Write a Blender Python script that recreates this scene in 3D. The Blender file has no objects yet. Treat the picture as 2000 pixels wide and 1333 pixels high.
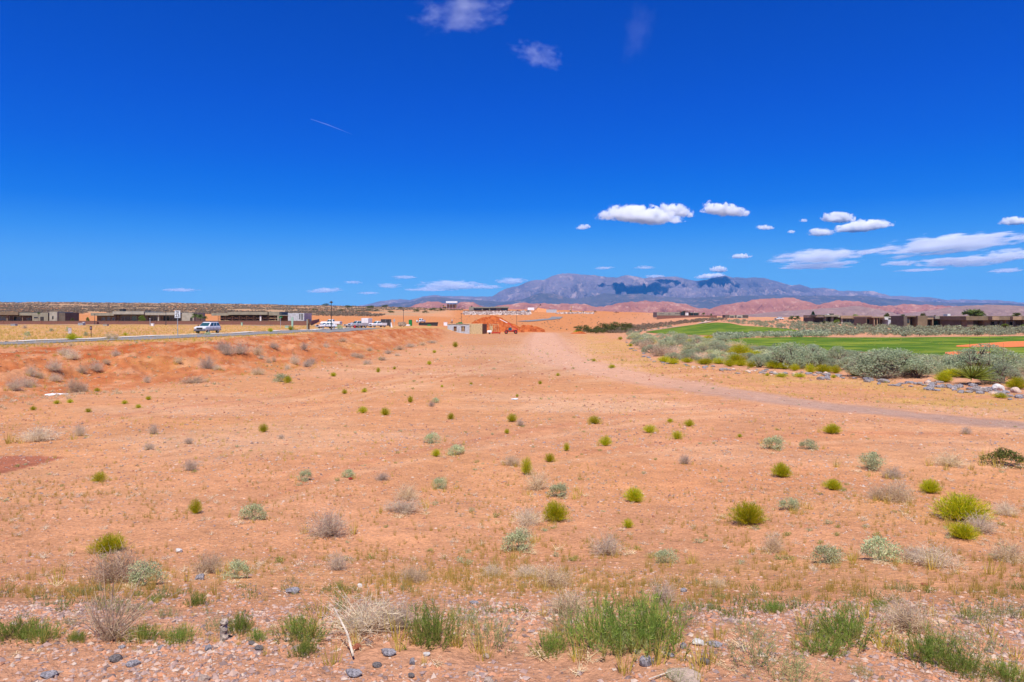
import bpy, math, random
import numpy as np
from mathutils import Vector
R = math.radians
sc = bpy.context.scene
COL = sc.collection
F = 1333.0      # focal length in photo pixels (photo 2000 wide)
YH = 618.0      # horizon row in the photo
# ---------------------------------------------------------------- camera, sky, sun, exposure
cd = bpy.data.cameras.new("camera"); cam = bpy.data.objects.new("camera", cd); COL.objects.link(cam)
cd.sensor_width = 36; cd.lens = 36 * F / 2000; cd.shift_y = -(666.5 - YH) / 2000
cam.rotation_euler = (R(90), 0, 0); cd.clip_start = 0.05; cd.clip_end = 120000
sc.camera = cam
SUN_EL, SUN_AZ = 64.0, 184.0          # high sun behind the camera, a touch to the left
w = bpy.data.worlds.new("World"); sc.world = w; w.use_nodes = True
nt = w.node_tree; bg = nt.nodes["Background"]
sky = nt.nodes.new("ShaderNodeTexSky"); sky.sky_type = 'NISHITA'; sky.sun_disc = False
sky.sun_elevation = R(SUN_EL); sky.sun_rotation = R(SUN_AZ); sky.altitude = 1000
sky.air_density = 0.95; sky.dust_density = 0.0; sky.ozone_density = 4.5
# polarised, saturated rendering of the same sky: per-channel response curves of the camera
k0 = nt.nodes.new("ShaderNodeVectorMath"); k0.operation = 'SCALE'; k0.inputs['Scale'].default_value = 0.1
cv = nt.nodes.new("ShaderNodeRGBCurve"); cv.mapping.use_clip = True
for ch, pts in enumerate(([(0, 0), (.12, 0), (.19, .001), (.23, .006), (.288, .038), (.38, .105), (.58, .19), (.74, .225), (1, .28)],
                          [(0, .025), (.166, .054), (.228, .078), (.288, .108), (.389, .178), (.468, .275), (.578, .385), (.75, .50), (1, .56)],
                          [(0, .2), (.329, .456), (.428, .61), (.51, .70), (.63, .80), (.70, .85), (.79, .86), (1, .9)])):
    c = cv.mapping.curves[ch]
    while len(c.points) < len(pts): c.points.new(.5, .5)
    for p, q in zip(c.points, pts): p.location = q; p.handle_type = 'VECTOR'
cv.mapping.update()
k1 = nt.nodes.new("ShaderNodeVectorMath"); k1.operation = 'SCALE'; k1.inputs['Scale'].default_value = 6.45
nt.links.new(sky.outputs[0], k0.inputs[0]); nt.links.new(k0.outputs[0], cv.inputs['Color']); nt.links.new(cv.outputs[0], k1.inputs[0]); nt.links.new(k1.outputs[0], bg.inputs[0])
bg.inputs[1].default_value = 0.1
sl = bpy.data.lights.new("sun", 'SUN'); sl.energy = 4.3; sl.angle = R(0.53); sl.color = (1, 0.96, 0.9)
so = bpy.data.objects.new("sun", sl); COL.objects.link(so)
_el, _az = R(SUN_EL), R(SUN_AZ)
SUNV = Vector((math.sin(_az) * math.cos(_el), math.cos(_az) * math.cos(_el), math.sin(_el)))
so.rotation_euler = SUNV.to_track_quat('Z', 'Y').to_euler(); so.location = (0, 0, 60)
sc.view_settings.view_transform = 'Standard'; sc.view_settings.look = 'None'
sc.view_settings.exposure = 0.68; sc.view_settings.gamma = 1.0
sc.cycles.volume_bounces = 5; sc.cycles.max_bounces = 8; sc.cycles.diffuse_bounces = 3
sc.cycles.transparent_max_bounces = 12; sc.cycles.volume_max_steps = 128
sc.cycles.use_denoising = True
HAZE = 3.2e-5

rnd = random.Random(7); rng = np.random.default_rng(11)
# ---------------------------------------------------------------- noise
def _h(ix, iy, s):
    n = (ix.astype(np.int64) * 374761393 + iy.astype(np.int64) * 668265263 + s * 974634777) & 0xffffffff
    n = ((n ^ (n >> 13)) * 1274126177) & 0xffffffff
    return ((n ^ (n >> 16)) & 0xffffff) / float(0xffffff)
def vn(x, y, s=0):
    x = np.asarray(x, float); y = np.asarray(y, float)
    ix = np.floor(x); iy = np.floor(y); fx = x - ix; fy = y - iy
    fx = fx * fx * (3 - 2 * fx); fy = fy * fy * (3 - 2 * fy)
    a = _h(ix, iy, s); b = _h(ix + 1, iy, s); c = _h(ix, iy + 1, s); d = _h(ix + 1, iy + 1, s)
    return (a * (1 - fx) + b * fx) * (1 - fy) + (c * (1 - fx) + d * fx) * fy - 0.5
def fbm(x, y, s=0, o=4):
    t = 0; a = 1.0
    for i in range(o):
        t = t + a * vn(x * 2 ** i, y * 2 ** i, s + i * 17); a *= 0.5
    return t
def sst(a, b, x):
    t = np.clip((x - a) / (b - a), 0, 1); return t * t * (3 - 2 * t)
# ---------------------------------------------------------------- terrain: knots of (distance, photo row) along columns of sight
NEAR = [(0.5, -1.55), (3, -1.65), (3.9, -1.73), (5, -2.05), (6.5, -2.45), (8, -2.8), (12, -3.15), (20, -3.5)]
CO = {
 -400: [(22, 824), (28, 812), (37, 746), (47, 690), (56, 675), (240, 634.5), (420, 627), (700, 610), (1200, 597), (1700, 590)],
 0:    [(27, 803), (34, 782), (45, 722), (57, 679), (68, 669.5), (240, 634.5), (420, 627), (700, 610), (1200, 597), (1700, 590)],
 200:  [(30, 790), (42, 755), (54, 705), (66, 671), (80, 663), (240, 634.5), (420, 627), (700, 610), (1200, 598), (1700, 591)],
 400:  [(33, 783), (50, 735), (60, 697), (72, 667), (93, 655), (245, 634.5), (420, 626), (700, 611), (1200, 599), (1700, 593)],
 600:  [(40, 765), (66, 712), (85, 676), (104, 651.5), (122, 646), (250, 636), (420, 628), (700, 613), (1200, 602), (1700, 596.5)],
 750:  [(55, 735), (98, 689), (130, 660), (163, 643), (180, 642), (260, 637), (420, 629), (700, 615), (1100, 605), (1500, 599.5)],
 850:  [(60, 727), (165, 668), (195, 652), (222, 640.5), (235, 640), (290, 637), (430, 629), (700, 617), (900, 612), (1200, 603.5)],
 872:  [(60, 726), (185, 664), (215, 652), (238, 642), (248, 641), (295, 638), (430, 629), (700, 617), (880, 610), (1100, 603.5)],
 895:  [(60, 725), (200, 661), (240, 654), (250, 653), (270, 650), (300, 643), (430, 633), (640, 622), (840, 608), (1000, 604.5)],
 1000: [(60, 723), (150, 672), (240, 654), (260, 652), (300, 646), (400, 638), (480, 632), (640, 621), (840, 608), (1000, 604.5)],
 1100: [(60, 721), (150, 671), (240, 654), (280, 650), (320, 646), (420, 638), (520, 631), (650, 622), (840, 610), (1000, 607)],
 1250: [(60, 716), (130, 676), (180, 661), (240, 651), (300, 645), (400, 637), (500, 628), (600, 621), (800, 612), (1000, 611)],
 1400: [(50, 727), (64, 712), (90, 688), (130, 667), (180, 655), (225, 645), (280, 633), (330, 628), (460, 622), (1000, 620)],
 1600: [(40, 752), (49, 735), (62, 709), (76, 691), (112, 669), (150, 656), (175, 649), (220, 640), (285, 633.5), (1000, 621)],
 1800: [(34, 775), (40, 755), (52, 720), (64, 699), (88, 677), (116, 660), (150, 651), (190, 643), (280, 634), (1000, 621)],
 2000: [(30, 791), (35, 771), (46, 729), (58, 702), (85, 675), (120, 656), (150, 650), (182, 643), (280, 634), (1000, 621)],
 2400: [(28, 800), (32, 785), (43, 735), (54, 706), (85, 675), (120, 656), (150, 650), (182, 643), (280, 634), (1000, 621)]}
_px = np.array(sorted(CO)); _T = np.arange(-400, 2401, 5.0)
_D = []; _Z = []
for k in range(8):
    _D.append(np.full(len(_T), NEAR[k][0])); _Z.append(np.full(len(_T), NEAR[k][1]))
_g = np.exp(-0.5 * (np.arange(-10, 11) * 5 / 14.0) ** 2); _g /= _g.sum()
for k in range(10):
    dd = np.interp(_T, _px, [CO[p][k][0] for p in _px])
    zz = np.interp(_T, _px, [-(CO[p][k][1] - YH) / F * CO[p][k][0] for p in _px])
    _D.append(np.convolve(np.pad(dd, 10, 'edge'), _g, 'valid')); _Z.append(np.convolve(np.pad(zz, 10, 'edge'), _g, 'valid'))
_D.append(np.full(len(_T), 3200.0)); _Z.append(np.full(len(_T), -9.0))
_D.append(np.full(len(_T), 30000.0)); _Z.append(np.full(len(_T), -20.0))
PHM = math.atan(1400 / F)
def _hraw(px, d):
    Dk = [np.interp(px, _T, a) for a in _D]; Zk = [np.interp(px, _T, a) for a in _Z]
    z = Zk[0].copy()
    for k in range(len(Dk) - 1):
        t = np.clip((d - Dk[k]) / (Dk[k + 1] - Dk[k]), 0, 1)
        if k == 0: z = Zk[0] + (Zk[1] - Zk[0]) * t
        else: z = z + (Zk[k + 1] - Zk[k]) * t
    return z
def pxd(x, y):
    ph = np.arctan2(x, y); r = np.hypot(x, y); pc = np.clip(ph, -PHM, PHM)
    return 1000 + F * np.tan(pc), r * np.cos(pc)
def Hfun(x, y):
    px, d = pxd(x, y)
    z = (_hraw(px, d * 0.975) + 2 * _hraw(px, d) + _hraw(px, d * 1.025)) / 4
    lot = sst(4.5, 9, d)
    z = z + fbm(x / 5.5, y / 5.5, 3, 3) * 0.16 * lot * (1 - sst(250, 400, d)) + vn(x / 0.7, y / 0.7, 9) * 0.05 * (1 - sst(25, 60, d))
    bank = sst(1, 0, np.abs(d - np.interp(px, _T, _D[10])) / (0.36 * np.interp(px, _T, _D[10]))) * sst(900, 860, px)
    z = z + (np.abs(fbm(x / 3.3, y / 6, 21, 4)) - 0.25) * -1.1 * bank + (np.abs(fbm(x / 1.2, y / 2.4, 61, 4)) - .2) * -.5 * bank * sst(120, 90, d)
    z = z + fbm(x / 40, y / 40, 5, 3) * np.clip((d - 400) / 600, 0, 1) * 2.2
    z = z - sst(5.2, 4.2, d) * 0.02 + vn(x / .23, y / .23, 12) * 0.03 * sst(6, 4, d)
    return z
PH = np.concatenate([np.linspace(-math.pi, -0.80, 50)[:-1], np.linspace(-0.80, 0.80, 1050), np.linspace(0.80, math.pi, 50)[1:]])
RR = np.concatenate([np.geomspace(0.5, 3, 30)[:-1], np.geomspace(3, 130, 340)[:-1], np.geomspace(130, 2000, 190)[:-1], np.geomspace(2000, 17000, 30)])
gx = np.sin(PH)[:, None] * RR[None]; gy = np.cos(PH)[:, None] * RR[None]
GZ = Hfun(gx, gy)
def Hg(x, y):
    ph = np.arctan2(x, y); r = np.clip(np.hypot(x, y), RR[0], RR[-1])
    i = np.interp(ph, PH, np.arange(len(PH))); j = np.interp(r, RR, np.arange(len(RR)))
    i0 = np.minimum(np.floor(i).astype(int), len(PH) - 2); j0 = np.minimum(np.floor(j).astype(int), len(RR) - 2)
    a = i - i0; b = j - j0
    return (GZ[i0, j0] * (1 - a) + GZ[i0 + 1, j0] * a) * (1 - b) + (GZ[i0, j0 + 1] * (1 - a) + GZ[i0 + 1, j0 + 1] * a) * b
_ds = np.concatenate([np.geomspace(2.4, 200, 900), np.geomspace(201, 2500, 700)])
def hit(px, py, dmin=2.4):
    """where the line of sight through a photo point meets the ground"""
    ds = _ds[_ds >= dmin]
    x = (px - 1000) / F * ds; z = -(py - YH) / F * ds; g = Hg(x, ds)
    k = np.nonzero(z <= g)[0]
    if len(k) == 0: d = 900.0
    elif k[0] == 0: d = ds[0]
    else:
        k = k[0]; a = z[k - 1] - g[k - 1]; b = z[k] - g[k]; d = ds[k - 1] + (ds[k] - ds[k - 1]) * a / (a - b)
    X = (px - 1000) / F * d
    return float(X), float(d), float(Hg(X, d))
# ---------------------------------------------------------------- object helpers
def npmesh(name, V, Fc, mat=None, attrs=None, smooth=False):
    V = np.asarray(V, np.float32); Fc = np.asarray(Fc, np.int32); k = Fc.shape[1]
    m = bpy.data.meshes.new(name); m.vertices.add(len(V)); m.vertices.foreach_set('co', V.ravel())
    m.loops.add(Fc.size); m.loops.foreach_set('vertex_index', Fc.ravel())
    m.polygons.add(len(Fc)); m.polygons.foreach_set('loop_start', np.arange(0, Fc.size, k, dtype=np.int32))
    m.polygons.foreach_set('use_smooth', np.full(len(Fc), smooth))
    m.update(calc_edges=True)
    if attrs:
        for an, av in attrs.items():
            a = m.color_attributes.new(an, 'FLOAT_COLOR', 'POINT')
            c = np.ones((len(V), 4), np.float32); c[:, :av.shape[1]] = av; a.data.foreach_set('color', c.ravel())
    if mat: m.materials.append(mat)
    return m
def link(name, mesh, parent=None, loc=(0, 0, 0), rz=0, s=1):
    o = bpy.data.objects.new(name, mesh); COL.objects.link(o); o.location = loc; o.rotation_euler = (0, 0, rz)
    o.scale = (s, s, s) if not isinstance(s, tuple) else s
    if parent: o.parent = parent
    return o
def tag(o, label=None, cat=None, group=None, kind=None):
    if label: o['label'] = label
    if cat: o['category'] = cat
    if group: o['group'] = group
    if kind: o['kind'] = kind
    return o
def thing(name, label, cat, loc=(0, 0, 0), rz=0, group=None, s=1):
    o = link(name, None, None, loc, rz, s); return tag(o, label, cat, group)
def struct(o): o['kind'] = 'structure'; return o
def copy_tree(o, loc, rz, s, label=None, group=None):
    c = o.copy(); COL.objects.link(c); c.location = loc; c.rotation_euler = (0, 0, rz)
    c.scale = s if isinstance(s, tuple) else (s, s, s)
    if label: c['label'] = label
    if group: c['group'] = group
    for ch in list(o.children):
        q = ch.copy(); COL.objects.link(q); q.parent = c
    return c
class MB:
    def __init__(s): s.V = []; s.F = []
    def add(s, V, Fc):
        n = len(s.V); s.V += [tuple(v) for v in V]; s.F += [tuple(i + n for i in f) for f in Fc]; return s
    def box(s, x0, x1, y0, y1, z0, z1):
        return s.add([(x0, y0, z0), (x1, y0, z0), (x1, y1, z0), (x0, y1, z0), (x0, y0, z1), (x1, y0, z1), (x1, y1, z1), (x0, y1, z1)],
                     [(3, 2, 1, 0), (4, 5, 6, 7), (0, 1, 5, 4), (1, 2, 6, 5), (2, 3, 7, 6), (3, 0, 4, 7)])
    def tube(s, P, rad, n=6, cap=True):
        P = [Vector(p) for p in P]; m = len(P)
        rad = [rad] * m if not hasattr(rad, '__len__') else rad
        V = []; Fc = []
        for i, p in enumerate(P):
            t = (P[min(i + 1, m - 1)] - P[max(i - 1, 0)]).normalized()
            a = t.orthogonal().normalized() if abs(t.z) < 0.99 else Vector((1, 0, 0)); b = t.cross(a).normalized(); a = b.cross(t)
            for k in range(n):
                an = 2 * math.pi * k / n; V.append(p + (a * math.cos(an) + b * math.sin(an)) * rad[i])
        for i in range(m - 1):
            for k in range(n):
                Fc.append((i * n + k, i * n + (k + 1) % n, (i + 1) * n + (k + 1) % n, (i + 1) * n + k))
        if cap: Fc += [tuple(range(n - 1, -1, -1)), tuple(range((m - 1) * n, m * n))]
        return s.add(V, Fc)
    def loft(s, L, ch=0.12):
        """L: layers (x0, x1, halfwidth, z), chamfered rectangles"""
        V = []; Fc = []
        for (x0, x1, h, z) in L:
            c = ch
            V += [(x0 + c, -h, z), (x1 - c, -h, z), (x1, -h + c, z), (x1, h - c, z), (x1 - c, h, z), (x0 + c, h, z), (x0, h - c, z), (x0, -h + c, z)]
        for i in range(len(L) - 1):
            for k in range(8): Fc.append((i * 8 + k, i * 8 + (k + 1) % 8, (i + 1) * 8 + (k + 1) % 8, (i + 1) * 8 + k))
        n = len(L) - 1
        Fc += [tuple(range(7, -1, -1)), tuple(range(n * 8, n * 8 + 8))]
        return s.add(V, Fc)
    def prism(s, poly, y0, y1):
        """polygon in x-z, extruded in y"""
        n = len(poly); V = [(x, y0, z) for x, z in poly] + [(x, y1, z) for x, z in poly]
        Fc = [tuple(range(n)), tuple(range(2 * n - 1, n - 1, -1))] + [(i, i + n, (i + 1) % n + n, (i + 1) % n) for i in range(n)]
        return s.add(V, Fc)
    def mesh(s, name, mat, smooth=False):
        m = bpy.data.meshes.new(name); m.from_pydata(s.V, [], s.F)
        if mat: m.materials.append(mat)
        if smooth: m.polygons.foreach_set('use_smooth', [True] * len(m.polygons))
        m.update(); return m
    def build(s, name, mat, parent=None, loc=(0, 0, 0), rz=0, bev=0, smooth=False):
        o = link(name, s.mesh(name, mat, smooth), parent, loc, rz)
        if bev:
            b = o.modifiers.new('bevel', 'BEVEL'); b.width = bev; b.segments = 2; b.limit_method = 'ANGLE'
        return o
# ---------------------------------------------------------------- materials
def newmat(name):
    m = bpy.data.materials.new(name); m.use_nodes = True; n = m.node_tree; b = n.nodes['Principled BSDF']; return m, n, b
def N(n, t, **kw):
    o = n.nodes.new(t)
    for k, v in kw.items(): setattr(o, k, v)
    return o
def math_(n, op, a, b=None, clamp=False):
    o = n.nodes.new('ShaderNodeMath'); o.operation = op; o.use_clamp = clamp
    for i, v in enumerate((a, b)):
        if v is None: continue
        if isinstance(v, (int, float)): o.inputs[i].default_value = v
        else: n.links.new(v, o.inputs[i])
    return o.outputs[0]
def noise(n, co, scale, detail=4, rough=.6, dim='3D'):
    o = N(n, 'ShaderNodeTexNoise'); o.inputs['Scale'].default_value = scale; o.inputs['Detail'].default_value = detail; o.inputs['Roughness'].default_value = rough
    if co is not None: n.links.new(co, o.inputs['Vector'])
    return o.outputs['Fac']
def mixc(n, f, a, b, mode='MIX'):
    o = N(n, 'ShaderNodeMix', data_type='RGBA', blend_type=mode)
    for i, v in ((0, f), (6, a), (7, b)):
        if isinstance(v, (int, float)): o.inputs[i].default_value = v
        elif isinstance(v, tuple): o.inputs[i].default_value = (*v[:3], 1)
        else: n.links.new(v, o.inputs[i])
    return o.outputs[2]
def ramp(n, f, a, b):
    o = N(n, 'ShaderNodeMapRange'); o.interpolation_type = 'SMOOTHSTEP'
    n.links.new(f, o.inputs[0]); o.inputs[1].default_value = a; o.inputs[2].default_value = b; return o.outputs[0]
def mat(name, col, rough=0.8, var=0.15, scale=3.0, bump=0.0, metal=0.0, col2=None, spec=0.3):
    """plain surface with procedural mottling and dust"""
    m, n, b = newmat(name); tc = N(n, 'ShaderNodeTexCoord')
    f = ramp(n, noise(n, tc.outputs['Object'], scale), .3, .7)
    c2 = col2 or tuple(c * (1 - 2 * var) for c in col)
    n.links.new(mixc(n, f, tuple(min(1, c * (1 + var)) for c in col), c2), b.inputs['Base Color'])
    b.inputs['Roughness'].default_value = rough; b.inputs['Metallic'].default_value = metal
    b.inputs['Specular IOR Level'].default_value = spec
    if bump:
        bp = N(n, 'ShaderNodeBump'); bp.inputs['Strength'].default_value = bump; bp.inputs['Distance'].default_value = 0.02
        n.links.new(noise(n, tc.outputs['Object'], scale * 8), bp.inputs['Height']); n.links.new(bp.outputs[0], b.inputs['Normal'])
    return m
def leafmat(name, c1, c2, trans=0.3, c3=None):
    """foliage: every leaf or stem its own tone between two colours"""
    m, n, b = newmat(name); g = N(n, 'ShaderNodeNewGeometry'); oi = N(n, 'ShaderNodeObjectInfo')
    c = mixc(n, g.outputs['Random Per Island'], c1, c2)
    if c3:
        c = mixc(n, ramp(n, noise(n, N(n, 'ShaderNodeTexCoord').outputs['Object'], 7.0, 2), .5, .68), c, c3)
    v = math_(n, 'ADD', math_(n, 'MULTIPLY', oi.outputs['Random'], 0.4), 0.8)
    hv = N(n, 'ShaderNodeHueSaturation'); n.links.new(c, hv.inputs['Color']); n.links.new(v, hv.inputs['Value'])
    n.links.new(math_(n, 'ADD', math_(n, 'MULTIPLY', oi.outputs['Random'], 0.02), 0.49), hv.inputs['Hue'])
    b.inputs['Roughness'].default_value = 0.75; b.inputs['Specular IOR Level'].default_value = 0.15
    n.links.new(hv.outputs[0], b.inputs['Base Color'])
    tr = N(n, 'ShaderNodeBsdfTranslucent'); n.links.new(hv.outputs[0], tr.inputs[0])
    mx = N(n, 'ShaderNodeMixShader'); mx.inputs[0].default_value = trans
    n.links.new(b.outputs[0], mx.inputs[1]); n.links.new(tr.outputs[0], mx.inputs[2])
    n.links.new(mx.outputs[0], n.nodes['Material Output'].inputs[0])
    return m
# ================================================================ GROUND
px_, d_ = pxd(gx, gy)
py_ = YH - GZ / np.maximum(d_, .1) * F           # photo row of every ground point, used to lay out soil zones
SAND = np.array((.505, .236, .105)); RED = np.array((.42, .130, .040)); GOLD = np.array((.49, .275, .085)); PALE = np.array((.58, .325, .18))
GREYT = np.array((.36, .23, .185)); BERM = np.array((.50, .25, .14)); ORNG = np.array((.47, .185, .062)); BRUSH = np.array((.38, .235, .125)); PINK = np.array((.50, .238, .125))
C = np.broadcast_to(SAND, GZ.shape + (3,)).copy()
def zone(m, col):
    global C
    m = np.clip(m, 0, 1)[..., None]; C = C * (1 - m) + col * m
n1 = fbm(gx / 3, gy / 3, 31, 4); n2 = fbm(gx / 14, gy / 14, 41, 4); n3 = fbm(gx / 60, gy / 60, 51, 4)
zone(sst(.0, .35, n2) * .5, PINK)
zone(sst(.05, .45, fbm(gx / 7, gy / 4, 131, 5)) * .5 * sst(200, 100, d_), PALE)
zone(sst(.05, .4, fbm(gx / 5, gy / 5, 141, 5)) * .35 * sst(6, 9, d_) * sst(120, 60, d_), np.array((.49, .205, .092)))
zone(sst(5.0, 4.0, d_ + n1 * .8) * .9, BERM)
zone(sst(4.2, 6, d_) * sst(14, 9, d_) * sst(-.1, .4, n1) * .35, np.array((.54, .29, .105)))
_crest = np.interp(px_, _T, _D[11]); _toe = np.interp(px_, _T, _D[9])
bank = sst(880, 840, px_) * sst(.82, 1.0, d_ / _toe + n1 * .1) * sst(1.02, .96, d_ / _crest + n1 * .03)
zone(bank * .75, RED)
zone(bank * sst(.05, .4, n2 + n1 * .5) * .28, GOLD)
up = sst(.5, .9, bank) * sst(.82, .93, d_ / _crest)
zone(up * sst(-.2, .15, n1) * .85, RED)
n4 = fbm(gx / 1.1, gy / 2.2, 66, 4)
zone(bank * sst(.02, .30, n4) * (.35 + .5 * sst(.75, .95, d_ / _crest)), np.array((.34, .075, .018)))
zone(bank * sst(-.1, -.35, n4) * .4, PALE)
zone(sst(900, 860, px_) * sst(.98, 1.03, d_ / _crest + n1 * .02) * sst(300, 240, d_) * (.55 + .8 * n2), GOLD)
zone(sst(240, 330, d_) * sst(700, 560, d_), ORNG)
zone(sst(900, 760, px_ + n3 * 200) * sst(600, 700, d_ + n3 * 120) * sst(2600, 2000, d_), BRUSH)
zone(sst(900, 760, px_ + n3 * 200) * sst(600, 700, d_ + n3 * 120) * sst(.15, .4, n3 + .35 * n1), ORNG)
zone(sst(870, 900, px_) * sst(1290, 1240, px_) * sst(300, 420, d_ + n2 * 60), ORNG)
# dry grass flat either side of the track and before the rock line
rl = np.interp(px_, [1120, 1180, 1222, 1262, 1420, 1620, 1820, 2010, 2400], [650, 655, 668, 698, 724, 737, 754, 775, 800])
tr = np.interp(px_, [1120, 1180, 1260, 1400, 1550, 1700, 1850, 2010, 2400], [705, 722, 740, 765, 785, 802, 818, 832, 860])
zone(sst(1110, 1160, px_) * sst(rl - 3, rl + 4, py_) * sst(tr - 4, tr - 16, py_) * np.clip(.40 + n1 * 1.3, 0, .8), GOLD)
zone(sst(1110, 1300, px_) * sst(rl + 2, rl - 4, py_) * .6 * sst(900, 400, d_), np.array((.50, .25, .15)))
# pale compacted patches
for (cx, cy, ww, hh, st) in ((1200, 796, 330, 13, .85), (1090, 775, 200, 8, .5), (700, 730, 120, 10, .3), (1080, 690, 95, 40, .65), (1160, 715, 120, 12, .5), (930, 690, 120, 14, .4), (1900, 875, 160, 8, .3), (380, 860, 200, 10, .35)):
    zone(sst(1.3, .4, np.hypot((px_ - cx) / ww, (py_ - cy) / hh) + n1 * .6) * st * sst(300, 250, d_), PALE)
# faint old wheel ruts that sweep across the pad
for pts_r, wd_ in (([(60, 845), (300, 800), (560, 775), (760, 735), (900, 700)], 1.6), ([(420, 1010), (700, 905), (980, 850), (1300, 800), (1500, 792)], 2.6), ([(1000, 900), (1350, 860), (1700, 845), (2000, 850)], 2.2)):
    for off in (0, 7):
        q = np.interp(px_, [t[0] for t in pts_r], [t[1] for t in pts_r]) + off * wd_
        zone(sst(2.2 * wd_, .6 * wd_, np.abs(py_ - q + n1 * 2)) * .42 * sst(pts_r[0][0], pts_r[0][0] + 90, px_) * sst(pts_r[-1][0], pts_r[-1][0] - 90, px_), PALE if off else np.array((.45, .175, .085)))
for off in (0, 9):
    q = np.interp(px_, [640, 760, 860, 950, 1040], [790, 757, 735, 712, 690]) + off
    zone(sst(3.2, .5, np.abs(py_ - q)) * .45 * sst(620, 700, px_) * sst(1050, 1000, px_), PALE)
# darker damp-looking red soil spot by the left edge
zone(sst(1.08, .96, np.hypot((px_ + 30) / 150, (py_ - 906 + (px_ - 20) * .12) / np.maximum(21 - (px_ + 30) * .085, 4)) + n1 * .12), np.array((.33, .115, .06)))
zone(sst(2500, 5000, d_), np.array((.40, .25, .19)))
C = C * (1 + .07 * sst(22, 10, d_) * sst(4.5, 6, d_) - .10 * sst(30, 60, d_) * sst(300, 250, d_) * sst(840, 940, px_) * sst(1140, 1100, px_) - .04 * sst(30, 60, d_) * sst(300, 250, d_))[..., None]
nP, nR = GZ.shape
ii, jj = np.meshgrid(np.arange(nP - 1), np.arange(nR - 1), indexing='ij')
a = (ii * nR + jj).ravel()
FQ = np.stack([a, a + 1, a + nR + 1, a + nR], 1)[:, ::-1]
def groundmat(name, attr='soil', base=None, edge=False, stripes=None, amt=1.0, roughness=.95):
    m, n, b = newmat(name); tc = N(n, 'ShaderNodeTexCoord').outputs['Object']
    if attr: at = N(n, 'ShaderNodeVertexColor'); at.layer_name = attr; c = at.outputs[0]
    else: c = base
    if edge:
        # the worn track: its own dust in the middle, giving way raggedly to the soil it crosses
        so_ = N(n, 'ShaderNodeVertexColor'); so_.layer_name = 'soil'; ea = N(n, 'ShaderNodeVertexColor'); ea.layer_name = 'edge'
        se = N(n, 'ShaderNodeSeparateColor'); n.links.new(ea.outputs[0], se.inputs[0]); sx = N(n, 'ShaderNodeSeparateXYZ'); n.links.new(tc, sx.inputs[0])
        tcol = mixc(n, math_(n, 'MULTIPLY', ramp(n, sx.outputs[1], 44, 24), .8), base, (.30, .205, .165))
        rut = ramp(n, math_(n, 'ABSOLUTE', math_(n, 'SUBTRACT', se.outputs[0], .42)), .16, .04)
        tcol = mixc(n, math_(n, 'MULTIPLY', rut, .35), tcol, (.40, .20, .12))
        e = math_(n, 'ADD', se.outputs[0], math_(n, 'MULTIPLY', math_(n, 'SUBTRACT', noise(n, tc, .9, 6, .7), .5), .9))
        c = mixc(n, math_(n, 'MULTIPLY', ramp(n, e, .05, .55), .85), so_.outputs[0], tcol)
    big = noise(n, tc, .35, 5, .65); mid = noise(n, tc, 2.2, 5, .7); fin = noise(n, tc, 22, 5, .75)
    def vary(c, f, lo, hi, k, kk):
        v = N(n, 'ShaderNodeMapRange'); n.links.new(f, v.inputs[0]); v.inputs[1].default_value = lo; v.inputs[2].default_value = hi
        v.inputs[3].default_value = k; v.inputs[4].default_value = kk
        cc = N(n, 'ShaderNodeCombineColor'); [n.links.new(v.outputs[0], cc.inputs[i]) for i in range(3)]
        return mixc(n, 1.0, c, cc.outputs[0], 'MULTIPLY')
    c = vary(c, big, .3, .7, 1 - .10 * amt, 1 + .10 * amt); c = vary(c, mid, .3, .7, 1 - .20 * amt, 1 + .17 * amt); c = vary(c, fin, .25, .75, 1 - .42 * amt, 1 + .36 * amt)
    vo = N(n, 'ShaderNodeTexVoronoi'); vo.inputs['Scale'].default_value = 17; n.links.new(tc, vo.inputs['Vector'])
    if amt > .5:
        # scattered clods and chips of stone, each its own tone
        sp = ramp(n, vo.outputs['Distance'], .24, .12)
        sep = N(n, 'ShaderNodeSeparateColor'); n.links.new(vo.outputs['Color'], sep.inputs[0])
        chip = mixc(n, sep.outputs[0], (.16, .06, .035), (.72, .52, .38))
        f = math_(n, 'MULTIPLY', math_(n, 'MULTIPLY', sp, ramp(n, sep.outputs[1], .50, .54)), .85)
        c = mixc(n, f, c, chip)
    n.links.new(c, b.inputs['Base Color']); b.inputs['Roughness'].default_value = roughness; b.inputs['Specular IOR Level'].default_value = .08
    bp = N(n, 'ShaderNodeBump'); bp.inputs['Strength'].default_value = min(1, amt * 1.1); bp.inputs['Distance'].default_value = .05
    md2 = noise(n, tc, 7, 5, .7); hsum = math_(n, 'ADD', math_(n, 'ADD', math_(n, 'MULTIPLY', mid, 1.6), math_(n, 'MULTIPLY', md2, .9)), math_(n, 'MULTIPLY', fin, .55))
    n.links.new(hsum, bp.inputs['Height']); n.links.new(bp.outputs[0], b.inputs['Normal'])
    if edge:
        pass
    return m
GM = groundmat('sandy_soil')
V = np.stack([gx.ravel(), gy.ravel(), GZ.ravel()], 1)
struct(link('ground', npmesh('ground', V, FQ, GM, {'soil': C.reshape(-1, 3)}, True)))

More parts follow.
